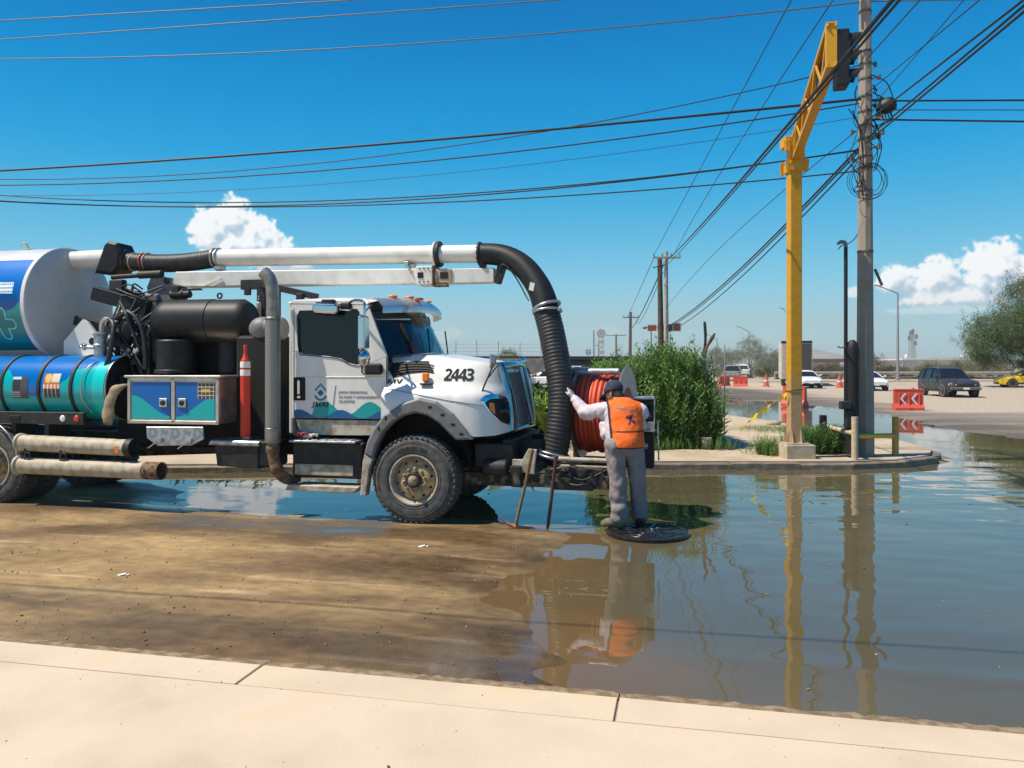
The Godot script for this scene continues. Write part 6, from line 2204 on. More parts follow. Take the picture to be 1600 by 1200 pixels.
	# pickaxe and pry bar leaning on the bumper
	var pk := thing("pickaxe", "pickaxe with wooden handle and orange head leaning on the truck bumper", "pickaxe", Vector3(0.04, 0.0, -9.15))
	var wood := worn("weathered wood", lin(0.26, 0.175, 0.085), lin(0.16, 0.10, 0.05), 0.8, 0, 6.0)
	mb = MB.new()
	mb.tube([Vector3(0.0, 0.01, 0), Vector3(0.02, 0.12, 0.01), Vector3(0.11, 0.50, 0.06), Vector3(0.19, 0.90, 0.12), Vector3(0.20, 0.96, 0.125)], [0.026, 0.021, 0.018, 0.021, 0.024], 12)
	part("handle", mb, wood, pk)
	mb = MB.new()
	var hp := spline([Vector3(-0.185, 0.155, 0.03), Vector3(-0.10, 0.07, 0.015), Vector3(0.0, 0.03, 0.0), Vector3(0.10, 0.018, -0.01), Vector3(0.24, 0.012, -0.03)], 5)
	var hr := []
	for k in hp.size(): hr.append(lerpf(0.006, 0.024, 1.0 - absf(k / (hp.size() - 1.0) * 2.0 - 0.95)))
	mb.tube(hp, hr, 8)
	mb.ball(Vector3(0, 0.03, 0), Vector3(0.036, 0.034, 0.034), 12)
	part("head", mb, worn("orange painted iron", lin(0.62, 0.20, 0.10), lin(0.40, 0.13, 0.07), 0.6, 0.1, 5.0), pk)
	var pb := thing("pry_bar", "rusty red pry bar leaning under the end of the suction hose", "bar", Vector3(0.42, 0.0, -9.15))
	mb = MB.new()
	mb.tube([Vector3(0, 0.0, 0), Vector3(0.01, 0.05, 0), Vector3(0.10, 0.82, 0.02), Vector3(0.105, 0.87, 0.02)], [0.012, 0.021, 0.021, 0.018], 8)
	part("bar", mb, worn("rusty red iron", lin(0.13, 0.045, 0.035), lin(0.06, 0.032, 0.025), 0.75, 0.1, 5.0), pb)

# ---------------------------------------------------------------- yellow signal mast, concrete utility pole, rails
func build_mast_and_pole() -> void:
	var mb: MB
	var S := thing("traffic_signal_mast", "yellow steel traffic signal mast on a concrete plinth at the corner", "traffic signal", Vector3(5.53, 0.15, -15.08))
	var yel := worn("yellow paint", lin(0.70, 0.355, 0.007), lin(0.65, 0.325, 0.009), 0.45, 0, 1.2, 0.1, 0.9, 0.02)
	var con := worn("plinth concrete", lin(0.42, 0.33, 0.22), lin(0.52, 0.43, 0.31), 0.9, 0, 1.5, 0.3, 0.7, 0.15)
	mb = MB.new()
	mb.box(Vector3(0.03, 0.09, 0.02), Vector3(0.56, 0.36, 0.56), 0.012)
	part("plinth", mb, con, S)
	# column: paint faded and mud-stained up to knee and chest height
	mb = MB.new()
	var P := PackedVector3Array()
	var C := PackedColorArray()
	var cn := noise(2.5, 4, 17)
	var ring := [Vector2(-.10, .118), Vector2(.10, .118), Vector2(.118, .10), Vector2(.118, -.10), Vector2(.10, -.118), Vector2(-.10, -.118), Vector2(-.118, -.10), Vector2(-.118, .10), Vector2(-.10, .118)]
	for i in 61:
		var y := lerpf(0.28, 5.75, i / 60.0)
		for j in 9:
			var p := Vector3(ring[j].x, y, ring[j].y)
			P.append(p)
			var f := clampf((1.42 - y) * 2.2 + cn.get_noise_3d(p.x * 3, y * 0.8, p.z * 3) * 0.9 + 0.4, 0, 1)
			C.append(Color(0.70, 0.345, 0.008).lerp(Color(0.53, 0.335, 0.165), f))
	for j in 8:     # flat faces: each side its own strip
		var Q := PackedVector3Array()
		var D := PackedColorArray()
		for i in 61:
			for e in 2:
				Q.append(P[i * 9 + j + e]); D.append(C[i * 9 + j + e])
		mb.grid(Q, 61, 2, PackedVector2Array(), D)
	var ym := mt("faded yellow paint", Color.WHITE, 0.5)
	ym.vertex_color_use_as_albedo = true
	ym.albedo_texture = ntex(0.02, 5, 23, [Color(0.93, 0.93, 0.93), Color(1, 1, 1)], [0.1, 0.9])
	ym.uv1_triplanar = true
	part("column", mb, ym, S)
	mb = MB.new()
	mb.box(Vector3(0, 0.285, 0), Vector3(0.46, 0.03, 0.46), 0.004)
	part("base_plate", mb, con, S)
	for q in [[-1, 0], [1, 0], [0, 1]]:
		for e in ([-0.07, 0.07] if q[1] == 0 else [-0.085, 0.085]):
			mb = MB.new()
			var B := Basis(Vector3.UP, 0.0 if q[1] == 0 else -PI / 2)
			mb.prism(pv([0.118, 0.30, 0.19, 0.30, 0.124, 0.55, 0.118, 0.55]), -0.006, 0.006, Transform3D(B.rotated(Vector3.UP, PI if q[0] < 0 else 0.0), Vector3(e if q[1] else 0.0, 0, e if q[1] == 0 else 0.0)))
			part("gusset", mb, con, S)
	# head of the column: two flanged collars
	mb = MB.new()
	mb.box(Vector3(0, 5.66, 0), Vector3(0.31, 0.16, 0.31), 0.01)
	mb.box(Vector3(0.03, 5.88, 0.0), Vector3(0.27, 0.46, 0.28), 0.01)
	for s in [-1, 1]:
		mb.prism(pv([-0.20, 5.55, -0.15, 5.55, -0.13, 5.86, -0.22, 5.78]), -0.02 + s * 0.16, 0.0 + s * 0.16)
		mb.prism(pv([0.15, 5.55, 0.22, 5.60, 0.24, 5.80, 0.15, 5.84]), -0.02 + s * 0.16, 0.0 + s * 0.16)
	part("collar", mb, yel, S)
	mb = MB.new()
	mb.box(Vector3(-0.05, 6.14, 0.06), Vector3(0.40, 0.20, 0.32), 0.012)
	mb.box(Vector3(-0.20, 6.06, 0.2), Vector3(0.10, 0.22, 0.06), 0.01)
	part("arm_flange", mb, yel, S)
	for k in 6:
		mb = MB.new()
		mb.cyl(Vector3(-0.13 + 0.06 * (k % 3), 5.62 if k < 3 else 6.10, 0.13), Vector3(-0.13 + 0.06 * (k % 3), 5.62 if k < 3 else 6.10, 0.185), 0.014, 6)
		part("flange_bolt", mb, yel, S)
	# lattice arm reaching out over the street
	var a := Vector3(0.0, 6.04, 0.08)
	var d := Vector3(-1.06, 0.24, 4.25)
	var tr := Vector3(d.z, 0, -d.x).normalized()        # across the arm
	for s in 2:
		var off := tr * (0.055 if s else -0.055)
		for lv in 2:
			mb = MB.new()
			mb.bar(a + off + Vector3(0, -0.21 + 0.44 * lv, 0), a + d + off + Vector3(0, -0.27 + 0.56 * lv, 0), 0.035, 0.07, 0.004)
			part("arm_chord", mb, yel, S)
		for k in 7:
			mb = MB.new()
			var t0 := k / 7.0
			var t1 := (k + 1) / 7.0
			var lo := a + d * t0 + off + Vector3(0, -0.21 - 0.06 * t0, 0)
			var hi := a + d * t1 + off + Vector3(0, 0.23 + 0.06 * t1, 0)
			if k % 2:
				lo = a + d * t0 + off + Vector3(0, 0.23 + 0.06 * t0, 0)
				hi = a + d * t1 + off + Vector3(0, -0.21 - 0.06 * t1, 0)
			mb.bar(lo, hi, 0.02, 0.06, 0.003)
			part("arm_web", mb, yel, S)
	for lv in 2:
		mb = MB.new()
		mb.bar(a + Vector3(0, -0.235 + 0.485 * lv, 0), a + d + Vector3(0, -0.30 + 0.61 * lv, 0), 0.145, 0.018, 0.003)
		part("arm_plate", mb, yel, S)
	mb = MB.new()
	mb.bar(a + d * 0.985 + Vector3(0, -0.30, 0), a + d * 0.985 + Vector3(0, 0.33, 0), 0.15, 0.09, 0.006, d.normalized())
	part("arm_end_post", mb, yel, S)
	mb = MB.new()
	mb.bar(a + d * 0.60 + tr * 0.03 + Vector3(0, 0.03, 0), a + d * 0.95 + tr * 0.03 + Vector3(0, 0.03, 0), 0.012, 0.50, 0.002)
	part("grey_backplate", mb, mt("weathered grey sheet", lin(0.10, 0.10, 0.11), 0.6), S)
	# signal head with three visors
	var sg := node("signal_head", S, a + d * 0.965 + tr * 0.0)
	sg.basis = Basis(Vector3.UP, deg_to_rad(-14)).scaled(Vector3.ONE * 0.92)
	sg.position += Vector3(-0.05, 0.06, 0)
	var blk := mt("signal black", lin(0.010, 0.010, 0.011), 0.5)
	mb = MB.new()
	mb.box(Vector3(0.21, -0.24, -0.02), Vector3(0.20, 0.86, 0.30), 0.02)
	mb.box(Vector3(0.12, -0.05, 0.0), Vector3(0.14, 0.10, 0.10), 0.01)
	part("housing", mb, blk, sg)
	for k in 3:
		mb = MB.new()
		var y := -0.24 + (k - 1) * 0.275
		var V := PackedVector3Array()
		for i in 15:
			var q := lerpf(-0.35, PI + 0.35, i / 14.0)
			for e in 3: V.append(Vector3(0.31 + [0.0, 0.12, 0.20][e] * (0.55 + 0.45 * sin(clampf(q, 0, PI))), y + sin(q) * 0.125, -0.02 + cos(q) * 0.125))
		mb.grid(V, 15, 3)
		part("visor", mb, blk, sg)
		mb = MB.new()
		mb.lathe([Vector2(0, 0.03), Vector2(0.07, 0.022), Vector2(0.11, 0.0)], Vector3(0.31, y, -0.02), Vector3.RIGHT, 20)
		part("lens", mb, mt(["green_lens", "amber_lens", "red_signal_lens"][k], [lin(0.02, 0.10, 0.06), lin(0.25, 0.12, 0.02), lin(0.20, 0.02, 0.02)][k], 0.25), sg)
	# caution tape tied round the column
	var tp := thing("caution_tape", "torn yellow caution tape tied to the mast and blowing to the left", "tape", Vector3(5.53, 0, -15.08))
	var tm := mt("tape yellow", lin(0.85, 0.60, 0.02), 0.5)
	tm.backlight_enabled = true
	tm.backlight = Color(0.3, 0.22, 0.0)
	mb = MB.new()
	for e in [[Vector3(-.125, 1.455, .125), Vector3(.125, 1.49, .125)], [Vector3(.125, 1.49, .125), Vector3(.125, 1.44, -.125)], [Vector3(-.125, 1.455, .125), Vector3(-.125, 1.45, -.125)]]: mb.bar(e[0], e[1], 0.006, 0.022)
	part("tape_knot", mb, mt("tape black", lin(0.10, 0.08, 0.03), 0.6), tp)
	mb = MB.new()
	P = PackedVector3Array()
	var path := spline([Vector3(-0.127, 1.45, 0.10), Vector3(-0.20, 1.36, 0.05), Vector3(-0.30, 1.20, -0.35), Vector3(-0.36, 1.02, -0.75), Vector3(-0.42, 0.86, -1.15), Vector3(-0.47, 0.70, -1.5), Vector3(-0.52, 0.55, -1.8)], 6)
	for i in path.size():
		var tw := i * 0.32 + 0.6 * sin(i * 0.9)
		var wd := 0.022 + 0.034 * absf(sin(i * 0.23))
		for j in 3: P.append(path[i] + Vector3(cos(tw) * 0.6, sin(tw), cos(tw) * 0.4) * wd * (j - 1.0) + Vector3(0, 0.008 * (1 if j == 1 else 0), 0))
	mb.grid(P, path.size(), 3)
	part("tape_streamer", mb, tm, tp)
	# ---- concrete utility pole
	var U := thing("utility_pole", "tall grey concrete utility pole crowded with cables beside the yellow mast", "utility pole", Vector3(7.07, 0.13, -15.40))
	var uc := worn("pole concrete", lin(0.30, 0.255, 0.205), lin(0.36, 0.31, 0.255), 0.9, 0, 0.9, 0.1, 0.9, 0.12)
	mb = MB.new()
	for j in 8:
		var Q := PackedVector3Array()
		for i in 13:
			var y := 11.3 * i / 12.0
			var r := lerpf(0.170, 0.098, i / 12.0)
			for e in 2:
				var q := TAU * (j + e + 0.5) / 8.0
				Q.append(Vector3(cos(q) * r, y, sin(q) * r))
		mb.grid(Q, 13, 2, PackedVector2Array(), PackedColorArray(), true)
	part("shaft", mb, uc, U)
	var iron := worn("pole iron", lin(0.09, 0.085, 0.08), lin(0.19, 0.17, 0.15), 0.6, 0.4, 4.0)
	for y in [4.1, 5.32, 5.78, 6.0, 6.35, 6.62, 6.9, 7.2, 7.55, 7.85, 8.1, 8.9]:
		mb = MB.new()
		var r := lerpf(0.170, 0.098, y / 11.3)
		mb.lathe([Vector2(r, -0.018), Vector2(r + 0.012, -0.016), Vector2(r + 0.012, 0.016), Vector2(r, 0.018)], Vector3(0, y, 0), Vector3.UP, 16, 30.0)
		mb.box(Vector3(0.0, y, r + 0.02), Vector3(0.05, 0.04, 0.06), 0.006)
		part("strap", mb, iron, U)
	rng.seed = 44
	for k in 14:
		mb = MB.new()
		var y := rng.randf_range(5.9, 8.1)
		var q := rng.randf_range(-0.6, 1.0) + (PI if k % 3 == 0 else 0.0)
		var r := 0.14
		var o := Vector3(cos(q) * r, y, sin(q) * r)
		var e := o + Vector3(cos(q), 0, sin(q)) * rng.randf_range(0.10, 0.22)
		mb.bar(o, e, 0.03, 0.03, 0.004)
		mb.lathe([Vector2(0, -0.05), Vector2(0.035, -0.045), Vector2(0.028, -0.01), Vector2(0.036, 0.01), Vector2(0.03, 0.05), Vector2(0, 0.055)], e, Vector3.UP, 12)
		part("insulator_bracket", mb, iron, U)
	var blkc := mt("cable black", lin(0.014, 0.014, 0.016), 0.55)
	for k in 18:
		mb = MB.new()
		var y0 := rng.randf_range(5.4, 7.9)
		var y1 := y0 + rng.randf_range(-0.7, 0.7)
		var q0 := rng.randf_range(-0.5, PI + 0.5)
		var q1 := q0 + rng.randf_range(-1.2, 1.2)
		var m := (y0 + y1) * 0.5 - rng.randf_range(-0.1, 0.3)
		mb.tube(spline([Vector3(cos(q0) * .15, y0, sin(q0) * .15), Vector3(cos((q0 + q1) / 2), 0, sin((q0 + q1) / 2)) * rng.randf_range(0.18, 0.34) + Vector3(0, m, 0), Vector3(cos(q1) * .15, y1, sin(q1) * .15)], 8), rng.randf_range(0.007, 0.014), 6)
		part("drop_cable", mb, blkc, U)
	for q in [[Vector3(-0.30, 6.9, 0.1), Vector3(-0.12, 6.3, 0.15), Vector3(-0.13, 5.2, 0.15)], [Vector3(-0.36, 6.95, 0.05), Vector3(-0.18, 6.55, 0.12), Vector3(-0.10, 5.8, 0.16)], [Vector3(0.05, 7.6, 0.13), Vector3(0.42, 7.45, 0.05), Vector3(0.62, 6.95, 0.0)], [Vector3(0.08, 7.25, 0.13), Vector3(0.40, 7.1, 0.05), Vector3(0.56, 6.75, 0.0)], [Vector3(0.1, 6.5, 0.13), Vector3(0.28, 6.2, 0.1), Vector3(0.15, 5.7, 0.12)]]:
		mb = MB.new()
		mb.tube(spline(q, 8), 0.011, 6)
		part("drop_cable", mb, blkc, U)
	for y in [7.35, 7.05, 6.8, 7.75]:
		mb = MB.new()
		mb.bar(Vector3(0.10, y, 0.05), Vector3(0.52, y + 0.01, 0.02), 0.012, 0.012)
		part("spacer_rod", mb, mt("galvanised wire", lin(0.5, 0.52, 0.54), 0.4, 0.6), U)
	mb = MB.new()
	mb.bar(Vector3(-0.62, 10.85, 0.0), Vector3(0.62, 10.85, 0.0), 0.10, 0.12, 0.006)
	part("crossarm", mb, iron, U)
	mb = MB.new()
	mb.bar(Vector3(-0.42, 9.10, 0.14), Vector3(-0.22, 9.60, 0.10), 0.05, 0.05, 0.01)
	mb.lathe([Vector2(0, 0), Vector2(0.05, 0.01), Vector2(0.04, 0.06), Vector2(0.055, 0.08), Vector2(0.04, 0.14), Vector2(0.055, 0.16), Vector2(0.04, 0.24), Vector2(0, 0.25)], Vector3(-0.37, 9.22, 0.14), Vector3(0.2, 0.5, -0.04), 14)
	part("fuse_cutout", mb, worn("brown ceramic", lin(0.16, 0.11, 0.085), lin(0.28, 0.22, 0.19), 0.35, 0, 4.0), U)
	mb = MB.new()
	mb.bar(Vector3(0.17, 3.75, 0.05), Vector3(0.30, 3.42, 0.08), 0.04, 0.05, 0.004)
	part("loose_bracket", mb, iron, U)
	# things that hang on the pole or stand against it
	var cc := thing("cable_coil", "loose coil of black cable hanging halfway up the utility pole", "cable coil", Vector3(7.03, 5.62, -15.22))
	for k in 5:
		mb = MB.new()
		mb.torus(Vector3(-0.04 + 0.03 * k, -0.02 * (k % 3), 0.02 * k), Vector3(0.25 * (k - 2), 0.15 * ((k * 2) % 3 - 1), 1), 0.29 + 0.028 * ((k * 3) % 4), 0.006, 40, 6)
		part("cable_loop", mb, blkc, cc)
	var sp := thing("splice_closure", "black cable splice closure hung to the right of the utility pole", "splice box", Vector3(7.40, 7.12, -15.30), 0.0)
	mb = MB.new()
	mb.lathe([Vector2(0, -0.17), Vector2(0.10, -0.15), Vector2(0.15, -0.06), Vector2(0.155, 0.06), Vector2(0.12, 0.14), Vector2(0.05, 0.17), Vector2(0, 0.175)], Vector3(0.06, 0, 0), Vector3(1, 0.45, 0.3), 22, 60.0)
	mb.box(Vector3(-0.10, -0.14, 0), Vector3(0.10, 0.22, 0.08), 0.02)
	part("closure_shell", mb, blkc, sp)
	for k in 3:
		mb = MB.new()
		mb.tube(spline([Vector3(-0.02 + k * 0.05, -0.1, 0.02), Vector3(0.02 + k * 0.06, -0.28, 0.03), Vector3(-0.14, -0.42, 0.05)], 6), 0.010, 6)
		part("cable_tail", mb, blkc, sp)
	var sm := thing("service_mast", "thin black service mast and meter enclosure standing left of the utility pole", "meter mast", Vector3(6.66, 0.13, -15.12))
	mb = MB.new()
	mb.tube([Vector3(-0.10, 0.6, 0), Vector3(-0.10, 4.15, 0)], 0.036, 12)
	part("conduit", mb, blkc, sm)
	mb = MB.new()
	mb.tube(spline([Vector3(-0.10, 4.12, 0), Vector3(-0.11, 4.23, 0), Vector3(-0.20, 4.25, 0.02), Vector3(-0.28, 4.20, 0.03)], 5), [0.035, 0.035, 0.035, 0.035, 0.036, 0.036, 0.036, 0.036, 0.036, 0.036, 0.036, 0.034, 0.03, 0.026, 0.022, 0.018], 10)
	mb.tube(spline([Vector3(-0.12, 4.2, 0), Vector3(-0.2, 4.17, 0.02), Vector3(-0.26, 4.10, 0.03)], 5), 0.012, 6)
	mb.tube(spline([Vector3(-0.08, 4.2, 0), Vector3(0.10, 4.35, 0.0), Vector3(0.30, 4.75, -0.1)], 5), 0.010, 6)
	part("weather_head", mb, mt("pole_head_grey", lin(0.2, 0.2, 0.21), 0.5), sm)
	mb = MB.new()
	mb.lathe([Vector2(0, 0), Vector2(0.125, 0), Vector2(0.125, 2.02), Vector2(0.115, 2.12), Vector2(0.085, 2.2), Vector2(0.04, 2.245), Vector2(0, 2.25)], Vector3(0.03, 0.08, 0.0), Vector3.UP, 26, 50.0)
	part("enclosure_tube", mb, mt("enclosure black", lin(0.012, 0.012, 0.014), 0.6), sm)
	mb = MB.new()
	mb.box(Vector3(-0.16, 1.05, 0.10), Vector3(0.20, 0.16, 0.14), 0.02)
	mb.box(Vector3(-0.08, 0.78, 0.10), Vector3(0.13, 0.34, 0.10), 0.015)
	part("meter_box", mb, mt("meter grey", lin(0.03, 0.03, 0.033), 0.5), sm)
	mb = MB.new()
	mb.tube(spline([Vector3(-0.10, 2.2, 0), Vector3(-0.2, 2.17, 0.02), Vector3(-0.28, 2.2, 0.04)], 4), 0.012, 6)
	part("stub_bracket", mb, iron, sm)
	# pipe rails guarding the corner
	var cream := worn("cream pipe paint", lin(0.50, 0.39, 0.25), lin(0.60, 0.49, 0.34), 0.6, 0, 2.5, 0.3, 0.7, 0.03)
	var ypipe := worn("yellow pipe paint", lin(0.62, 0.36, 0.05), lin(0.42, 0.29, 0.13), 0.6, 0, 2.0, 0.35, 0.65, 0.03)
	var dk := worn("dark timber", lin(0.045, 0.035, 0.03), lin(0.09, 0.07, 0.055), 0.85, 0, 3.0)
	var g1 := thing("pipe_rail", "low guard rail of a cream pipe post and a dark post before the meter mast", "guard rail", Vector3(6.56, 0.13, -14.72))
	mb = MB.new()
	mb.tube([Vector3(0, -0.15, 0), Vector3(0, 0.84, 0)], 0.062, 18)
	part("post", mb, cream, g1)
	mb = MB.new()
	mb.box(Vector3(0.26, 0.36, -2.15), Vector3(0.13, 0.76, 0.13), 0.012)
	part("post", mb, dk, g1, "dark post at the far end of the rail")
	mb = MB.new()
	mb.tube([Vector3(0.0, 0.52, -0.02), Vector3(0.26, 0.50, -2.10)], 0.052, 14)
	part("rail", mb, cream, g1)
	mb = MB.new()
	mb.tube([Vector3(-0.14, 0.57, -1.2), Vector3(0.25, 0.555, -2.05)], 0.05, 12)
	part("rail", mb, dk, g1)
	var g2 := thing("pipe_rail", "low yellow pipe guard rail to the right of the utility pole", "guard rail", Vector3(7.67, 0.13, -15.39))
	mb = MB.new()
	mb.tube([Vector3(0, -0.15, 0), Vector3(0, 0.80, 0)], 0.062, 18)
	part("post", mb, ypipe, g2)
	mb = MB.new()
	mb.tube([Vector3(-0.03, 0.42, 0), Vector3(-0.92, 0.44, 0.30)], 0.05, 14)
	part("rail", mb, mt("bright pipe yellow", lin(0.75, 0.47, 0.05), 0.5), g2)

# ---------------------------------------------------------------- overhead wires: [label, from, middle, to, radius, kind]
func build_wires() -> void:
	var bare := mt("bare aluminium wire", lin(0.12, 0.13, 0.14), 0.5, 0.3)
	var black := mt("cable black", lin(0.014, 0.014, 0.016), 0.55)
	var A := "bare power lines across the top left sky"
	var B := "black telephone cables running left from the utility pole"
	var R := "black cables running right from the utility pole"
	var F := "cables fanning to the upper right from the utility pole"
	var K := "cables from the utility pole to the far concrete pole"
	var G := "cables running on to the distant wooden poles"
	var L := [
		["topmost of the bare power lines, cutting the top left corner of the sky", A, Vector3(7.58, 9.60, -14.79), Vector3(-7.57, 10.33, -18.09), Vector3(-22.71, 11.06, -21.39), .014, 0],
		["second bare power line from the top left of the sky", A, Vector3(7.07, 9.71, -15.40), Vector3(-7.59, 10.18, -18.60), Vector3(-22.24, 10.64, -21.79), .014, 0],
		["third bare power line from the top, reaching the upper part of the utility pole", A, Vector3(7.07, 9.24, -15.40), Vector3(-7.59, 9.47, -18.60), Vector3(-22.24, 10.86, -21.79), .014, 0],
		["thick black cable crossing the sky from the left above all the other telephone cables", B, Vector3(6.90, 7.22, -15.20), Vector3(-7.76, 6.90, -18.40), Vector3(-22.41, 7.09, -21.59), .026, 1],
		["twisted thin cable rising steeply towards the utility pole behind the yellow arm", B, Vector3(7.07, 7.99, -15.40), Vector3(-7.59, 6.60, -18.60), Vector3(-22.24, 7.83, -21.79), .011, 1],
		["black cable just below the thick cable on the left", B, Vector3(7.07, 7.22, -15.40), Vector3(-7.59, 6.47, -18.60), Vector3(-22.24, 7.32, -21.79), .015, 1],
		["upper of the three sagging low cables crossing above the left cloud", B, Vector3(7.07, 6.28, -15.40), Vector3(-7.59, 5.90, -18.60), Vector3(-22.24, 7.77, -21.79), .014, 1],
		["middle one of the three sagging low cables crossing the left cloud", B, Vector3(7.07, 6.29, -15.40), Vector3(-7.59, 5.80, -18.60), Vector3(-22.24, 7.57, -21.79), .015, 1],
		["lowest of the three sagging cables crossing the left cloud", B, Vector3(7.07, 5.86, -15.40), Vector3(-7.59, 5.79, -18.60), Vector3(-22.24, 7.33, -21.79), .014, 1],
		["faint thin wire between the two groups of telephone cables on the left", B, Vector3(7.07, 6.95, -15.40), Vector3(-7.59, 6.16, -18.60), Vector3(-22.24, 7.2, -21.79), .006, 1],
		["upper cable leaving the utility pole to the right behind the splice box", R, Vector3(7.07, 7.25, -15.40), Vector3(14.89, 6.70, -13.70), Vector3(22.70, 6.14, -11.99), .018, 1],
		["middle thin cable leaving the utility pole to the right", R, Vector3(7.07, 7.07, -15.40), Vector3(14.89, 6.50, -13.70), Vector3(22.70, 5.93, -11.99), .009, 1],
		["lowest cable leaving the utility pole to the right below the splice box", R, Vector3(7.07, 6.88, -15.40), Vector3(14.89, 6.22, -13.70), Vector3(22.70, 5.55, -11.99), .018, 1],
		["bare line crossing right at the very top edge behind the utility pole", R, Vector3(7.07, 9.24, -15.40), Vector3(14.89, 8.58, -13.70), Vector3(22.70, 7.92, -11.99), .012, 0],
		["lowest thick cable of the fan to the upper right", F, Vector3(7.07, 6.39, -15.40), Vector3(5.69, 5.83, -9.05), Vector3(4.30, 5.26, -2.70), .016, 1],
		["second lowest cable of the fan to the upper right", F, Vector3(7.10, 6.50, -15.40), Vector3(5.72, 5.92, -9.05), Vector3(4.33, 5.36, -2.70), .015, 1],
		["third cable of the fan to the upper right, above the thick pair", F, Vector3(7.07, 6.82, -15.40), Vector3(5.69, 5.99, -9.05), Vector3(4.30, 5.16, -2.70), .015, 1],
		["topmost short cable of the fan, leaving the frame nearest the utility pole", F, Vector3(7.07, 8.05, -15.40), Vector3(5.69, 7.24, -9.05), Vector3(4.30, 6.43, -2.70), .012, 1],
		["thin cable of the fan ending near the splice box", F, Vector3(7.07, 7.38, -15.40), Vector3(5.69, 6.40, -9.05), Vector3(4.30, 5.42, -2.70), .009, 1],
		["faint thin cable of the fan crossing the other thin one", F, Vector3(7.07, 6.98, -15.40), Vector3(5.69, 6.68, -9.05), Vector3(4.30, 6.39, -2.70), .007, 1],
		["upper sagging cable from the utility pole to the far orange sign", K, Vector3(7.07, 6.45, -15.40), Vector3(8.34, 5.00, -31.70), Vector3(9.62, 4.40, -48.00), .024, 1],
		["lowest sagging cable from the utility pole to the far sign", K, Vector3(7.07, 6.26, -15.40), Vector3(8.34, 4.65, -31.70), Vector3(9.62, 4.02, -48.00), .018, 1],
		["cable of the far bundle, second from below", K, Vector3(7.07, 6.38, -15.40), Vector3(8.30, 4.86, -31.70), Vector3(9.58, 4.30, -48.00), .020, 1],
		["faint straight cable from the utility pole to the middle of the far concrete pole", K, Vector3(7.07, 6.79, -15.40), Vector3(8.34, 6.59, -31.70), Vector3(9.62, 5.57, -48.00), .010, 1],
		["left thin power line climbing from the far crossarm to the top of the utility pole", K, Vector3(8.83, 8.84, -48.00), Vector3(7.68, 9.95, -31.70), Vector3(6.53, 11.0, -15.40), .016, 1],
		["right thin power line climbing from the far crossarm to the top of the utility pole", K, Vector3(10.06, 8.84, -48.00), Vector3(8.59, 9.91, -31.70), Vector3(7.6, 11.0, -15.40), .016, 1],
		["thick black cable passing in front of the yellow arm down to the far wooden pole", "thick cable to the wooden pole", Vector3(8.84, 7.96, -45.00), Vector3(5.77, 6.24, -23.53), Vector3(2.70, 4.94, -2.05), .022, 1],
		["second cable lashed just under the thick one to the wooden pole", "thick cable to the wooden pole", Vector3(8.92, 7.75, -45.00), Vector3(5.80, 6.17, -23.53), Vector3(2.74, 4.90, -2.05), .014, 1],
		["upper cable from the wooden pole to the distant poles on its left", G, Vector3(8.87, 8.76, -48.00), Vector3(11.35, 7.9, -71.50), Vector3(14.2, 7.95, -95.00), .022, 1],
		["middle cable from the wooden pole to the distant poles", G, Vector3(8.84, 7.85, -45.00), Vector3(11.6, 6.5, -70.00), Vector3(14.62, 6.6, -95.00), .04, 1],
		["lowest cable from the wooden pole to the distant poles", G, Vector3(8.84, 7.47, -45.00), Vector3(11.7, 6.1, -70.00), Vector3(15.3, 7.9, -95.00), .022, 1],
		["overhead cable along the near pavement that shadows the wet road", "", Vector3(-30, 7.4, -10.0), Vector3(0, 6.7, -4.24), Vector3(30, 7.4, 1.4), .011, 1],
	]
	for w in L:
		var c: Vector3 = w[3] * 2.0 - (w[2] + w[4]) * 0.5
		var far: Vector3 = w[4]
		var pts := []
		var stop := 1.0 if w[1] != F and w[1] != "thick cable to the wooden pole" else 1.6
		for k in 33:
			var t := stop * k / 32.0
			pts.append((w[2] as Vector3).lerp(c, t).lerp(c.lerp(far, t), t))
		var mb := MB.new()
		mb.tube(pts, w[5], 6)
		var o := part("overhead_cable", mb, bare if w[6] == 0 else black, self)
		tag(o, w[0], "cable", w[1])

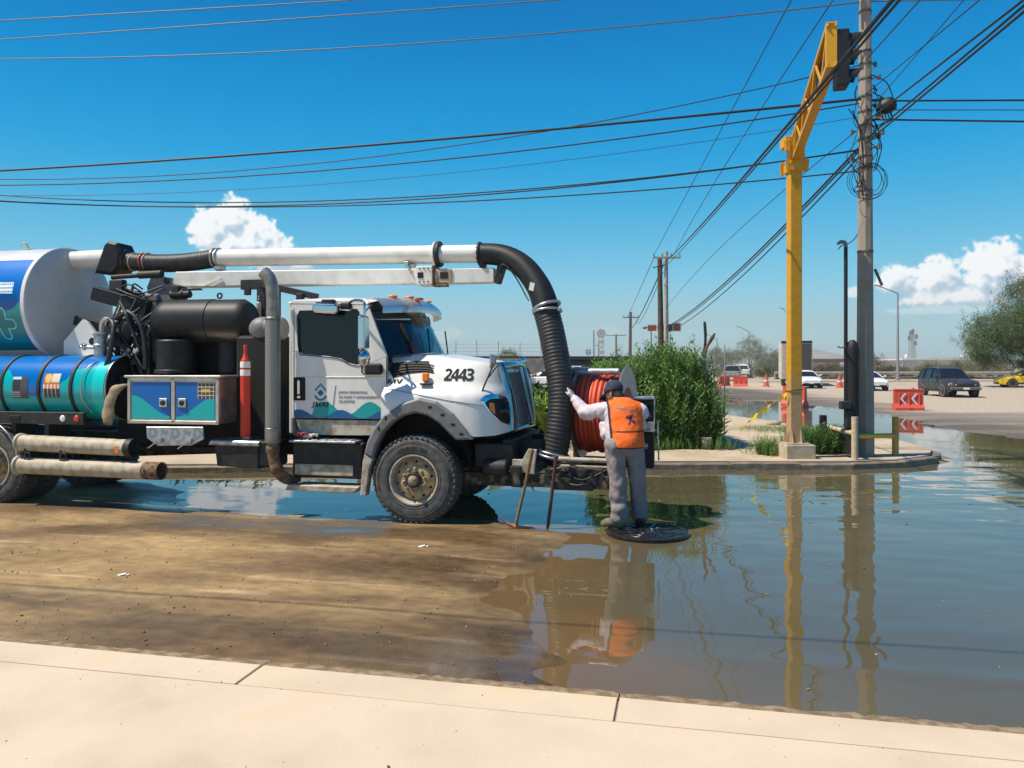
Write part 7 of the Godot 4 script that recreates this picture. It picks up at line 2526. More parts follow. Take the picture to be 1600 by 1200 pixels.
# ---------------------------------------------------------------- plants
func leaf_mesh(kind: String) -> ArrayMesh:
	var mb := MB.new()
	rng.seed = hash(kind)
	match kind:
		"weed":      # a leafy upright sprig, 1 m tall at scale 1
			mb.tube([Vector3.ZERO, Vector3(0.01, 0.5, 0.0), Vector3(0.0, 1.0, 0.02)], [0.008, 0.006, 0.002], 3, false)
			for k in 34:
				var y := 0.12 + 0.88 * k / 34.0
				var a := k * 2.4
				var l := rng.randf_range(0.10, 0.20) * (1.1 - 0.6 * y)
				var d := Vector3(cos(a), 0, sin(a))
				var o := Vector3(0, y, 0)
				var m := o + d * l * 0.55 + Vector3(0, l * 0.45, 0)
				var e := o + d * l + Vector3(0, l * 0.75, 0)
				var s := Vector3(-d.z, 0, d.x) * l * 0.16
				mb.quad(o, m - s, e, m + s)
		"grass":     # a tuft of blades
			for k in 20:
				var a := rng.randf() * TAU
				var d := Vector3(cos(a), 0, sin(a))
				var o := Vector3(rng.randfn(), 0, rng.randfn()) * 0.12
				var h := rng.randf_range(0.5, 1.0)
				var m := o + d * h * 0.12 + Vector3(0, h * 0.6, 0)
				var e := o + d * h * 0.75 + Vector3(0, h * 0.8, 0)
				var s := Vector3(-d.z, 0, d.x) * 0.02
				mb.quad(o - s, m - s * 0.8, e, m + s * 0.8)
		"sprig":     # a spray of small leaves, 1 m across
			for k in 20:
				var o := Vector3(rng.randfn(0, 0.24), rng.randfn(0, 0.20), rng.randfn(0, 0.24))
				var d := Vector3(rng.randfn(), rng.randfn() * 0.6 - 0.2, rng.randfn()).normalized()
				var s := d.cross(Vector3(rng.randfn(), rng.randfn(), rng.randfn())).normalized()
				var l := rng.randf_range(0.10, 0.19)
				mb.quad(o, o + d * l * 0.5 - s * l * 0.28, o + d * l, o + d * l * 0.5 + s * l * 0.28)
	return mb.done()

func foliage_mat(key: String, back := 0.5) -> StandardMaterial3D:
	if mats.has(key): return mats[key]
	var m := mt(key, Color.WHITE, 0.65)
	m.vertex_color_use_as_albedo = true
	m.backlight_enabled = true
	m.backlight = Color(back, back, back * 0.7) * 1.3
	m.cull_mode = BaseMaterial3D.CULL_DISABLED
	return m

func scatter(called: String, parent: Node3D, mesh: ArrayMesh, xf: Array, cols: PackedColorArray, m: Material) -> MultiMeshInstance3D:
	var mm := MultiMesh.new()
	mm.transform_format = MultiMesh.TRANSFORM_3D
	mm.use_colors = true
	mm.mesh = mesh
	mm.instance_count = xf.size()
	for i in xf.size():
		mm.set_instance_transform(i, xf[i])
		mm.set_instance_color(i, cols[i])
	var o := MultiMeshInstance3D.new()
	o.multimesh = mm
	o.material_override = m
	o.name = called if parent != self else numbered(called)
	parent.add_child(o, true)
	o.set_meta("kind", "stuff")
	return o

func weeds(called: String, label: String, at: Vector3, count: int, place: Callable, a: Color, b: Color, kind := "weed") -> Node3D:
	var t := thing(called, label, "bush", at)
	var xf := []
	var cols := PackedColorArray()
	for i in count:
		var r = place.call()          # [position, height, lean]
		var B := Basis(Vector3.UP, rng.randf() * TAU).rotated(Vector3(rng.randfn(), 0, rng.randfn()).normalized(), rng.randf() * float(r[2]))
		xf.append(Transform3D(B.scaled_local(Vector3(rng.randf_range(0.8, 1.3), 1, rng.randf_range(0.8, 1.3)) * float(r[1])), r[0]))
		cols.append(a.lerp(b, rng.randf()))
	scatter("foliage", t, leaf_mesh(kind), xf, cols, foliage_mat("foliage"))
	return t

func grass_patch(called: String, label: String, n: int, place: Callable, h0: float, h1: float, a: Color, b: Color, kind := "weed") -> void:
	var xf := []
	var cols := PackedColorArray()
	for i in n:
		var p: Vector3 = place.call()
		var h := rng.randf_range(h0, h1)
		xf.append(Transform3D(Basis(Vector3.UP, rng.randf() * TAU).rotated(Vector3(rng.randfn(), 0, rng.randfn()).normalized(), rng.randf() * 0.6).scaled(Vector3(maxf(h, 0.16), h, maxf(h, 0.16)) * (1.0 if kind == "grass" else 1.15)), p))
		cols.append(a.lerp(b, rng.randf()))
	var o := scatter(called, self, leaf_mesh(kind), xf, cols, foliage_mat("foliage"))
	tag(o, label, "grass", "", "stuff")

func tree(called: String, label: String, at: Vector3, trunk_h: float, blobs: Array, n: int, sc: float, a: Color, b: Color, group := "", lean := Vector3.ZERO) -> Node3D:
	# blobs: [centre, radius (Vector3)] in the tree's own axes
	var t := thing(called, label, "tree", at, 0.0, group)
	var bark := worn("bark", lin(0.10, 0.075, 0.05), lin(0.17, 0.135, 0.10), 0.9, 0, 2.0, 0.35, 0.65, 0.3)
	var mb := MB.new()
	var top := Vector3(0, trunk_h, 0) + lean
	mb.tube(spline([Vector3.ZERO, Vector3(0.05, trunk_h * 0.5, 0.0) + lean * 0.3, top], 5), [0.22, 0.2, 0.19, 0.18, 0.17, 0.16, 0.16, 0.15, 0.15, 0.14, 0.14].map(func(r): return r * trunk_h * 0.45), 9)
	for k in blobs.size():
		var c: Vector3 = blobs[k][0]
		mb.tube(spline([top * 0.8, top.lerp(c, 0.4) + Vector3(0, 0.1, 0), c], 5), [0.09, 0.085, 0.08, 0.07, 0.06, 0.055, 0.05, 0.04, 0.035, 0.03, 0.02].map(func(r): return r * trunk_h * 0.45), 6)
	part("trunk", mb, bark, t)
	var xf := []
	var cols := PackedColorArray()
	var vol := []
	var tot := 0.0
	for bl in blobs:
		tot += bl[1].x * bl[1].y * bl[1].z
		vol.append(tot)
	# clumps inside each blob, leaves inside each clump
	var clumps := []
	for i in maxi(12, n / 55):
		var r := rng.randf() * tot
		var k := 0
		while vol[k] < r: k += 1
		var d := Vector3(rng.randfn(), rng.randfn(), rng.randfn()).normalized() * pow(rng.randf(), 0.30)
		clumps.append([blobs[k][0] + d * blobs[k][1], rng.randf_range(0.14, 0.30) * minf(blobs[k][1].x, blobs[k][1].y) + 0.25 * sc, rng.randf()])
	for i in n:
		var c = clumps[rng.randi() % clumps.size()]
		var p: Vector3 = c[0] + Vector3(rng.randfn(), rng.randfn() * 0.7, rng.randfn()) * c[1]
		if p.y < 0.1: continue
		var s := sc * rng.randf_range(0.6, 1.3)
		xf.append(Transform3D(Basis.from_euler(Vector3(rng.randf() * TAU, rng.randf() * TAU, 0)).scaled(Vector3.ONE * s), p))
		cols.append(a.lerp(b, clampf(c[2] * 0.7 + rng.randf() * 0.3, 0, 1)))
	scatter("crown", t, leaf_mesh("sprig"), xf, cols, foliage_mat("tree foliage", 0.3))
	return t

func build_plants() -> void:
	rng.seed = 808
	var g1 := Color(0.085, 0.185, 0.035)
	var g2 := Color(0.20, 0.33, 0.085)
	# the tall weed thicket on the corner: dense body, ragged top
	weeds("weed_thicket", "tall dense green weed thicket on the corner behind the worker", Vector3(3.2, 0.13, -17.6), 3600, func():
		var x := rng.randf_range(-1.25, 1.35)
		var z := rng.randf_range(-1.7, 1.05) - absf(x) * 0.15
		var top := 1.88 + 0.55 * smoothstep(-1.4, 0.6, x) + 0.22 * sin(x * 5.0) * rng.randf() - (0.5 if x > 1.15 else 0.0) - clampf(z - 0.35, 0, 1) * 1.75
		var h := rng.randf_range(0.55, 1.0)
		return [Vector3(x, maxf(0.0, top - 0.35 - h) * rng.randf(), z), clampf(h * rng.randf_range(0.7, 1.55), 0.3, maxf(top + 0.35 * rng.randf(), 0.35)), 0.35], g1, g2)
	weeds("tall_weeds", "loose tall weeds with feathery tops at the left end of the thicket", Vector3(0.9, 0.13, -18.6), 500, func():
		var x := rng.randf_range(1.15, 1.9)
		return [Vector3(x, rng.randf() * 1.0, rng.randf_range(-1.6, 0.8)), rng.randf_range(0.5, 1.15), 0.3], Color(0.10, 0.22, 0.04), Color(0.22, 0.38, 0.09))
	weeds("low_hedge", "low clipped green shrub in the shade between the mast and the pole", Vector3(6.55, 0.13, -16.0), 420, func():
		var x := rng.randf_range(-0.75, 0.55)
		return [Vector3(x, 0, rng.randf_range(-0.8, 0.5)), rng.randf_range(0.25, 0.62), 0.45], Color(0.04, 0.115, 0.018), Color(0.09, 0.19, 0.035))
	grass_patch("verge_grass", "green grass along the far pavement below the thicket", 620, func(): return Vector3(rng.randf_range(1.2, 4.75), 0.14, -16.4 - pow(rng.randf(), 2.0) * 1.0), 0.08, 0.28, Color(0.10, 0.21, 0.035), Color(0.24, 0.37, 0.09))
	grass_patch("mast_grass", "grass tuft just left of the yellow mast's plinth", 150, func(): return Vector3(5.17 + rng.randfn() * 0.14, 0.13, -15.6 + rng.randfn() * 0.22), 0.16, 0.40, Color(0.10, 0.21, 0.035), Color(0.24, 0.37, 0.09))
	grass_patch("corner_grass", "strip of grass on the dirt corner behind the caution tape", 260, func(): return Vector3(rng.randf_range(6.6, 8.4), 0.15, rng.randf_range(-22.3, -20.8)), 0.05, 0.14, Color(0.12, 0.22, 0.04), Color(0.26, 0.36, 0.10))
	grass_patch("post_grass", "grass round the dark post behind the pipe rail", 300, func(): return Vector3(rng.randf_range(6.7, 8.2), 0.14, -18.4 + rng.randfn() * 0.5), 0.10, 0.3, Color(0.12, 0.22, 0.04), Color(0.26, 0.36, 0.10))
	grass_patch("lot_grass", "bright tall grass on the lot behind the suction hose", 5200, func(): return Vector3(rng.randf_range(-9.0, 2.4), 0.10, -20.0 - rng.randf() * 14.0), 0.5, 1.2, Color(0.28, 0.44, 0.05), Color(0.45, 0.58, 0.12), "grass")
	# mesquite on the right, scrub along the highway, trees beyond
	var m1 := Color(0.050, 0.085, 0.027)
	var m2 := Color(0.140, 0.190, 0.070)
	tree("mesquite_tree", "large grey green mesquite tree at the right edge behind the yellow car", Vector3(41.5, 0.6, -62), 2.4, [[Vector3(-1.6, 4.2, 0), Vector3(3.0, 2.0, 2.6)], [Vector3(0.9, 6.7, 0.3), Vector3(2.6, 1.9, 2.4)], [Vector3(2.6, 4.6, 0.4), Vector3(2.8, 2.2, 2.6)], [Vector3(-3.0, 2.9, 0.3), Vector3(2.0, 1.2, 1.8)], [Vector3(0.5, 2.6, 0.6), Vector3(3.2, 1.5, 2.2)]], 12000, 0.55, m1, m2, "", Vector3(0.3, 0, 0))
	tree("mesquite_tree", "second mesquite cut by the right edge of the picture", Vector3(48.5, 0.6, -63), 2.6, [[Vector3(-1.8, 5.2, 0), Vector3(2.4, 2.4, 2.6)], [Vector3(1.0, 6.4, 0), Vector3(3.0, 2.0, 2.6)], [Vector3(-0.6, 3.0, 0.4), Vector3(3.2, 1.8, 2.4)], [Vector3(3.0, 4.0, 0), Vector3(2.6, 2.2, 2.4)]], 9500, 0.55, m1, m2)
	var scrub := [[33.2, 1.3, "round olive shrub left of the near lamp post", 1], [37.0, 2.2, "bare brownish thorn bush just right of the near lamp post", 2], [39.6, 1.2, "low scrub before the white warehouse", 1], [43.5, 1.4, "pale scrub between the thorn bush and the mesquite", 0], [46.5, 1.7, "flowering pale shrub under the left side of the mesquite", 0], [30.5, 1.1, "grey scrub behind the utility pole", 1], [50.0, 1.9, "leafy scrub before the mesquite trunk", 0], [26.8, 1.0, "dry scrub right of the yellow mast", 1], [55, 1.8, "scrub at the far right below the mesquite", 1]]
	for s in scrub:
		var c1: Color = [Color(0.13, 0.14, 0.06), Color(0.09, 0.095, 0.045), Color(0.13, 0.10, 0.07)][s[3]]
		var c2: Color = [Color(0.26, 0.25, 0.13), Color(0.17, 0.16, 0.08), Color(0.20, 0.16, 0.11)][s[3]]
		var h: float = s[1]
		tree("roadside_shrub", s[2], Vector3(s[0] + 0.6, 0.75, -80), h * 0.35, [[Vector3(0, h * 0.62, 0), Vector3(1.9, h * 0.5, 1.4)], [Vector3(1.4, h * 0.5, 0.2), Vector3(1.5, h * 0.4, 1.2)], [Vector3(-1.4, h * 0.45, 0.2), Vector3(1.4, h * 0.38, 1.2)]], 700, 0.5, c1, c2, "scrub along the guard rail")
	var f1 := Color(0.065, 0.110, 0.035)
	var f2 := Color(0.135, 0.195, 0.070)
	var far := [[33.6, -108, 3.6, "dusty round tree beside the distant lamp post left of the mast"], [30.0, -112, 2.7, "dusty tree between the two distant lamp posts"], [36.5, -106, 2.3, "dusty tree nearest the yellow mast on its left"], [26.5, -116, 2.3, "dusty tree above the thicket"], [23.0, -118, 2.0, "dusty far tree just right of the concrete pole"], [19.5, -112, 1.8, "dark far tree left of the wooden pole"]]
	for s in far:
		var h: float = s[2]
		tree("far_tree", s[3], Vector3(s[0], 0.5, s[1]), h * 0.3, [[Vector3(0, h * 0.95, 0), Vector3(h * 0.75, h * 0.55, h * 0.6)], [Vector3(h * 0.6, h * 0.6, 0), Vector3(h * 0.7, h * 0.5, h * 0.6)], [Vector3(-h * 0.6, h * 0.55, 0), Vector3(h * 0.7, h * 0.5, h * 0.6)]], 1100, 0.7, f1, f2, "dusty trees along the far highway")
	tree("far_tree", "small round tree rising over the low building behind the truck bonnet", Vector3(-0.2, 0.5, -84), 1.6, [[Vector3(0, 2.6, 0), Vector3(1.3, 0.8, 1.0)], [Vector3(0.7, 2.2, 0), Vector3(1.0, 0.7, 0.9)], [Vector3(-0.7, 2.1, 0), Vector3(1.0, 0.6, 0.9)]], 700, 0.4, Color(0.04, 0.085, 0.025), Color(0.09, 0.15, 0.04))
	tree("far_tree", "dark bushy tree at the right end of the low building", Vector3(12.0, 0.3, -74), 1.0, [[Vector3(0, 1.9, 0), Vector3(1.6, 0.9, 1.2)], [Vector3(1.6, 1.5, 0), Vector3(1.4, 0.8, 1.2)]], 700, 0.4, Color(0.05, 0.08, 0.03), Color(0.11, 0.14, 0.06))
	# stumps and stones on the verge
	var con := worn("stub concrete", lin(0.35, 0.29, 0.21), lin(0.48, 0.41, 0.31), 0.9, 0, 2.0, 0.3, 0.7, 0.2)
	var mb := MB.new()
	mb.lathe([Vector2(0.10, 0), Vector2(0.105, 0.24), Vector2(0.12, 0.25), Vector2(0.12, 0.28), Vector2(0.10, 0.285), Vector2(0, 0.27)], Vector3.ZERO, Vector3.UP, 16, 30.0)
	tag(part("concrete_stub", mb, con, self), "short concrete post stub at the edge of the thicket", "post stub").position = Vector3(4.18, 0.13, -16.55)
	rng.seed = 12
	for k in 3:
		mb = MB.new()
		mb.ball(Vector3.ZERO, Vector3(rng.randf_range(0.12, 0.26), rng.randf_range(0.07, 0.12), 0.14), 8, Basis.from_euler(Vector3(0.2, k, 0.1)))
		var st := tag(part("stone", mb, [con, worn("brown stone", lin(0.16, 0.11, 0.07), lin(0.25, 0.18, 0.12), 0.9, 0, 2.0), con][k], self), ["pale broken concrete lump on the dirt corner left of the mast", "brown stone beside the pale lump left of the mast", "small pale stone near the water's edge"][k], "stone")
		st.position = [Vector3(8.05, 0.2, -23.6), Vector3(8.6, 0.2, -23.4), Vector3(7.0, 0.17, -19.0)][k]

# ---------------------------------------------------------------- far poles, signs, buildings, hills
func far_pole(called: String, label: String, at: Vector3, h: float, r: float, m: Material, lean := 0.0, arm := 0.0, arm_y := 0.0, cat := "utility pole", group := "") -> Node3D:
	var t := thing(called, label, cat, at, 0.0, group)
	var mb := MB.new()
	mb.tube([Vector3.ZERO, Vector3(lean, h, 0)], [r, r * 0.68], 12)
	part("shaft", mb, m, t)
	if arm > 0.0:
		mb = MB.new()
		mb.box(Vector3(lean * arm_y / h, arm_y, r), Vector3(arm, 0.12, 0.10), 0.01)
		part("crossarm", mb, m, t)
		for k in 4:
			mb = MB.new()
			mb.lathe([Vector2(0, 0), Vector2(0.05, 0.02), Vector2(0.035, 0.10), Vector2(0.06, 0.13), Vector2(0.04, 0.2), Vector2(0, 0.21)], Vector3(lean * arm_y / h + (k / 3.0 - 0.5) * arm * 0.94, arm_y + 0.05, r), Vector3.UP, 8)
			part("insulator", mb, mt("insulator grey", lin(0.2, 0.2, 0.22), 0.4), t)
	return t

func street_lamp(label: String, at: Vector3, h: float, reach: float) -> void:
	var t := thing("street_lamp", label, "street lamp", at, 0.0, "street lamps along the highway")
	var m := mt("lamp steel", lin(0.40, 0.40, 0.40), 0.45, 0.5)
	var mb := MB.new()
	mb.tube([Vector3.ZERO, Vector3(0, h, 0)], [0.13, 0.07], 10)
	mb.box(Vector3(0, 0.1, 0), Vector3(0.4, 0.2, 0.4), 0.02)
	part("pole", mb, m, t)
	mb = MB.new()
	mb.tube([Vector3(0, h - 0.05, 0), Vector3(-reach * 0.92, h + 0.62, 0)], [0.06, 0.045], 8)
	part("arm", mb, m, t)
	mb = MB.new()
	mb.box(Vector3(-reach, h + 0.66, 0), Vector3(0.62, 0.10, 0.26), 0.04, Basis(Vector3.BACK, -0.2))
	part("lamp_head", mb, m, t)

func build_far() -> void:
	var mb: MB
	var wood := worn("pole timber", lin(0.055, 0.037, 0.025), lin(0.105, 0.073, 0.05), 0.9, 0, 1.2, 0.3, 0.7, 0.1)
	var con := worn("far pole concrete", lin(0.36, 0.33, 0.29), lin(0.44, 0.41, 0.36), 0.9, 0, 1.0)
	var wp := far_pole("wooden_pole", "tall dark wooden utility pole rising from the thicket", Vector3(8.76, 0.1, -45), 8.15, 0.20, wood, -0.12)
	mb = MB.new()
	mb.bar(Vector3(-0.55, 7.6, 0.1), Vector3(0.2, 7.8, 0.1), 0.06, 0.06, 0.01)
	mb.box(Vector3(-0.1, 7.4, 0.18), Vector3(0.12, 0.5, 0.12), 0.02)
	part("cable_bracket", mb, wood, wp)
	far_pole("concrete_pole", "slim concrete pole with a crossarm just right of the wooden pole", Vector3(9.62, 0.1, -48), 9.0, 0.17, con, 0.0, 1.72, 8.62)
	far_pole("wooden_pole", "distant wooden pole with a short crossarm left of the tall ones", Vector3(14.55, 0.2, -95), 8.5, 0.24, wood, 0.1, 1.95, 7.8, "utility pole", "")
	far_pole("wooden_pole", "faint far pole with a wide crossarm beyond the distant wooden pole", Vector3(17.6, 0.2, -130), 7.2, 0.22, wood, 0.0, 3.4, 7.0)
	far_pole("wooden_pole", "farthest pole seen left of the other far poles", Vector3(18.6, 0.2, -165), 6.6, 0.25, wood, 0.0, 2.4, 6.2)
	far_pole("sign_lamp_pole", "slim pale lamp post between the thicket and the orange sign", Vector3(11.2, 0.2, -62), 4.9, 0.10, con, 0.0, 0.0, 0.0, "lamp post")
	# orange and white roadside sign boards on the concrete pole
	var sg := thing("roadside_sign", "orange and white sign boards fixed across the concrete pole", "sign", Vector3(9.62, 4.05, -48.2))
	for q in [[-0.85, 0.30, 0.55, 0.36, "orange_board", lin(0.45, 0.10, 0.05)], [-0.25, 0.30, 0.5, 0.42, "board", lin(0.10, 0.06, 0.06)], [0.25, 0.32, 0.45, 0.46, "board", lin(0.12, 0.07, 0.07)], [0.70, 0.36, 0.42, 0.44, "orange_board", lin(0.50, 0.11, 0.05)]]:
		mb = MB.new()
		mb.box(Vector3(q[0], q[1], 0.0), Vector3(q[2], q[3], 0.06), 0.01)
		part(q[4], mb, mt("board %s" % str(q[5]), q[5], 0.6), sg)
	mb = MB.new()
	for e in [[0.70, 0.60, 0.52, 0.035], [0.70, 0.12, 0.52, 0.035], [-0.85, 0.53, 0.6, 0.03]]: mb.box(Vector3(e[0], e[1], 0.01), Vector3(e[2], e[3], 0.07))
	for x in [0.45, 0.95]: mb.box(Vector3(x, 0.36, 0.01), Vector3(0.035, 0.5, 0.07))
	part("white_border", mb, mt("sign white", lin(0.7, 0.68, 0.64), 0.5), sg)
	mb = MB.new()
	mb.bar(Vector3(-1.25, 0.33, -0.05), Vector3(0.95, 0.33, -0.05), 0.05, 0.05)
	mb.ball(Vector3(-1.3, 0.33, -0.05), Vector3(0.16, 0.10, 0.10), 8)
	part("support_bar", mb, mt("pole_head_grey", lin(0.2, 0.2, 0.21), 0.5), sg)
	# far shop signs behind the hose reel
	var py := thing("pylon_sign", "tall pale pylon with a round sign on top far behind the hose reel", "sign", Vector3(16.2, 0.3, -140))
	mb = MB.new()
	mb.lathe([Vector2(0, 0.12), Vector2(0.62, 0.12), Vector2(0.85, 0.10), Vector2(0.85, -0.1), Vector2(0, -0.1)], Vector3(0, 7.7, 0), Vector3.BACK, 28)
	part("round_board", mb, mt("faded round board", lin(0.50, 0.50, 0.48), 0.6), py)
	mb = MB.new()
	mb.torus(Vector3(0, 7.7, 0.1), Vector3.BACK, 0.62, 0.07, 28, 6)
	mb.box(Vector3(0, 7.7, 0.14), Vector3(0.5, 0.24, 0.04), 0.02)
	part("round_mark", mb, mt("faded blue grey", lin(0.25, 0.32, 0.42), 0.6), py)
	for k in 4:
		mb = MB.new()
		mb.box(Vector3(0.0 + 0.08 * (k % 2), 6.15 - k * 0.95, 0.0), Vector3(1.2 - 0.2 * (k % 2), 0.62, 0.12), 0.02)
		part("name_board", mb, mt("board tone %d" % (k % 3), [lin(0.45, 0.42, 0.48), lin(0.6, 0.58, 0.58), lin(0.36, 0.42, 0.52)][k % 3], 0.6), py)
	mb = MB.new()
	for x in [-0.35, 0.35]: mb.tube([Vector3(x, 0, -0.1), Vector3(x, 7.0, -0.1)], 0.08, 8)
	part("pylon_leg", mb, con, py)
	var bp := far_pole("flag_pole", "dark blue pole left of the round pylon sign", Vector3(14.9, 0.3, -140), 8.3, 0.16, mt("pole blue", lin(0.03, 0.07, 0.16), 0.5), 0.0, 0.0, 0.0, "pole")
	var bs := thing("blue_sign", "small square blue sign on a post over the low building", "sign", Vector3(13.9, 0.3, -140))
	mb = MB.new()
	mb.box(Vector3(0, 4.3, 0), Vector3(0.95, 0.95, 0.12), 0.03)
	part("board", mb, mt("sign blue", lin(0.03, 0.16, 0.42), 0.5), bs)
	mb = MB.new()
	mb.box(Vector3(0, 4.3, 0.07), Vector3(0.18, 0.55, 0.03), 0.01)
	mb.box(Vector3(0.02, 4.42, 0.075), Vector3(0.5, 0.16, 0.03), 0.01)
	part("white_mark", mb, mt("sign white", lin(0.7, 0.68, 0.64), 0.5), bs)
	mb = MB.new()
	mb.tube([Vector3(0, 0, -0.05), Vector3(0, 4.0, -0.05)], 0.06, 8)
	part("post", mb, con, bs)
	# low grey building with a dark roof edge behind the bonnet and reel
	var wall := worn("dusty wall", lin(0.26, 0.23, 0.19), lin(0.34, 0.30, 0.25), 0.92, 0, 0.4)
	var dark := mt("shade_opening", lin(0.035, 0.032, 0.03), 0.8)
	var lb := thing("low_building", "long low grey building with a dark flat roof edge behind the truck bonnet", "building", Vector3(1.5, 0.3, -76))
	mb = MB.new()
	mb.box(Vector3(0, 1.1, 0), Vector3(18, 2.2, 8), 0.02)
	part("wall", mb, wall, lb)
	mb = MB.new()
	mb.box(Vector3(0, 2.42, 0.5), Vector3(18.6, 0.36, 9.4), 0.03)
	part("roof", mb, mt("roof_edge", lin(0.055, 0.045, 0.038), 0.8), lb)
	for x in [-7.4, -5.2, -3.4, -1.6, 0.4, 2.8]:
		mb = MB.new()
		mb.box(Vector3(x, 1.1, 4.5), Vector3(0.35, 2.2, 0.35), 0.02)
		part("pillar", mb, worn("ochre wall", lin(0.36, 0.29, 0.19), lin(0.44, 0.36, 0.25), 0.9, 0, 1.0), lb)
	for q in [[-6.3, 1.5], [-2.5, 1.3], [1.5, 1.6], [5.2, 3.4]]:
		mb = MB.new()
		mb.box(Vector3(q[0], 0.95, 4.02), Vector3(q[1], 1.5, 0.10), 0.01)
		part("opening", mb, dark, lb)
	mb = MB.new()
	mb.box(Vector3(5.4, 1.72, 5.0), Vector3(4.6, 0.12, 2.0), 0.02)
	part("awning", mb, mt("awning dark", lin(0.05, 0.045, 0.04), 0.8), lb)
	# wall with barbed wire posts behind the cab
	var fw := thing("yard_wall", "grey yard wall topped with posts and barbed wire left of the low building", "wall", Vector3(-10, 0.2, -64))
	mb = MB.new()
	mb.box(Vector3(0, 1.2, 0), Vector3(26, 2.4, 0.25), 0.02)
	part("wall", mb, wall, fw)
	for k in 15:
		mb = MB.new()
		mb.tube([Vector3(-12.5 + k * 1.78, 2.3, 0), Vector3(-12.5 + k * 1.78 + 0.05 * sin(k * 2.1), 3.85 + 0.12 * sin(k * 1.3), 0)], 0.035, 6)
		part("post", mb, con, fw)
	for k in 4:
		mb = MB.new()
		mb.tube([Vector3(-12.5, 2.7 + k * 0.3, 0), Vector3(12.5, 2.7 + k * 0.3, 0)], 0.014, 5)
		part("strand", mb, con, fw)
	# turquoise pole with bare rods, thin fence posts beside it
	var tq := thing("turquoise_pole", "turquoise painted pole with bare split rods at its top in the thicket", "pole", Vector3(4.33, 0.13, -17.4))
	mb = MB.new()
	mb.tube([Vector3(0.02, 0, 0), Vector3(0.0, 1.0, 0), Vector3(0.02, 2.08, 0)], 0.043, 12)
	part("painted_tube", mb, worn("turquoise paint", lin(0.01, 0.20, 0.22), lin(0.02, 0.28, 0.29), 0.5, 0, 3.0), tq)
	mb = MB.new()
	mb.tube(spline([Vector3(0.0, 2.05, 0), Vector3(0.04, 2.32, 0), Vector3(0.045, 2.55, 0), Vector3(0.02, 2.82, 0.02)], 5), [0.045, 0.04, 0.036, 0.032, 0.03, 0.03, 0.03, 0.03, 0.03, 0.032, 0.034, 0.034, 0.034, 0.034, 0.03, 0.022], 8)
	part("bent_rod", mb, mt("burnt rod", lin(0.035, 0.025, 0.03), 0.8), tq)
	mb = MB.new()
	mb.tube(spline([Vector3(0.02, 2.06, 0.02), Vector3(0.07, 2.24, 0.02), Vector3(0.16, 2.40, 0.03), Vector3(0.25, 2.56, 0.04)], 5), [0.04, 0.04, 0.038, 0.036, 0.034, 0.034, 0.034, 0.036, 0.038, 0.04, 0.042, 0.042, 0.04, 0.034, 0.026, 0.016], 8)
	part("split_rod", mb, worn("peeling rod", lin(0.30, 0.16, 0.14), lin(0.10, 0.05, 0.05), 0.8, 0, 8.0), tq)
	for q in [[4.15, 1.75, "thin turquoise fence rod just left of the turquoise pole"], [4.62, 2.25, "thin grey fence rod right of the turquoise pole"], [4.86, 2.3, "thin grey fence rod at the right end of the thicket"]]:
		mb = MB.new()
		mb.tube([Vector3.ZERO, Vector3(0.01, q[1], 0)], 0.012, 6)
		var o := tag(part("fence_rod", mb, mats["turquoise paint"] if q[1] < 2.0 else con, self), q[2], "fence rod", "thin rods standing in the thicket")
		o.position = Vector3(q[0], 0.13, -17.6)
	# highway furniture
	street_lamp("tall street lamp right of the utility pole, in front of the cloud", Vector3(35.1, 0.7, -70), 7.95, 1.85)
	street_lamp("distant street lamp left of the yellow mast among dusty trees", Vector3(33.9, 0.5, -110), 6.5, 1.5)
	street_lamp("fainter street lamp farther left above the thicket's right end", Vector3(31.2, 0.5, -117), 5.6, 1.4)
	street_lamp("street lamp hidden mostly behind the yellow column", Vector3(37.0, 0.5, -103), 8.6, 0.9)
	var gr := thing("guard_rail", "long grey steel guard rail along the far side of the highway", "guard rail", Vector3(52, 0.72, -76))
	var gs := worn("rail steel", lin(0.42, 0.37, 0.30), lin(0.52, 0.47, 0.40), 0.6, 0.2, 0.6)
	mb = MB.new()
	mb.prism(pv([0.0, 0.44, 0.05, 0.47, 0.0, 0.54, 0.05, 0.61, 0.0, 0.74, -0.02, 0.74, -0.02, 0.44]), -26, 26, Transform3D(Basis(Vector3(0, 0, 1), Vector3.UP, Vector3(-1, 0, 0)), Vector3.ZERO))
	part("rail", mb, gs, gr)
	mb = MB.new()
	mb.box(Vector3(0, 0.11, 0.1), Vector3(52, 0.24, 0.3), 0.03)
	part("kerb_base", mb, worn("dirty kerb", lin(0.12, 0.10, 0.08), lin(0.30, 0.26, 0.20), 0.9, 0, 0.5), gr)
	for k in 27:
		mb = MB.new()
		mb.box(Vector3(-26 + k * 2.0, 0.35, -0.08), Vector3(0.10, 0.75, 0.12), 0.01)
		part("post", mb, gs, gr)
	# small house and long white warehouse, lattice tower
	var hs := thing("small_house", "small brown roofed house right of the yellow mast", "house", Vector3(38.5, 0.7, -96))
	mb = MB.new()
	mb.box(Vector3(0, 0.9, 0), Vector3(3.2, 1.9, 4), 0.03)
	part("wall", mb, worn("house wall", lin(0.42, 0.34, 0.25), lin(0.5, 0.42, 0.32), 0.9, 0, 0.6), hs)
	mb = MB.new()
	mb.box(Vector3(0, 2.0, 0), Vector3(4.3, 0.42, 5), 0.08)
	part("roof", mb, mt("house_roof", lin(0.12, 0.085, 0.06), 0.85), hs)
	for x in [-0.9, 0.8]:
		mb = MB.new()
		mb.box(Vector3(x, 1.0, 2.02), Vector3(0.7, 0.8, 0.08), 0.01)
		part("window", mb, dark, hs)
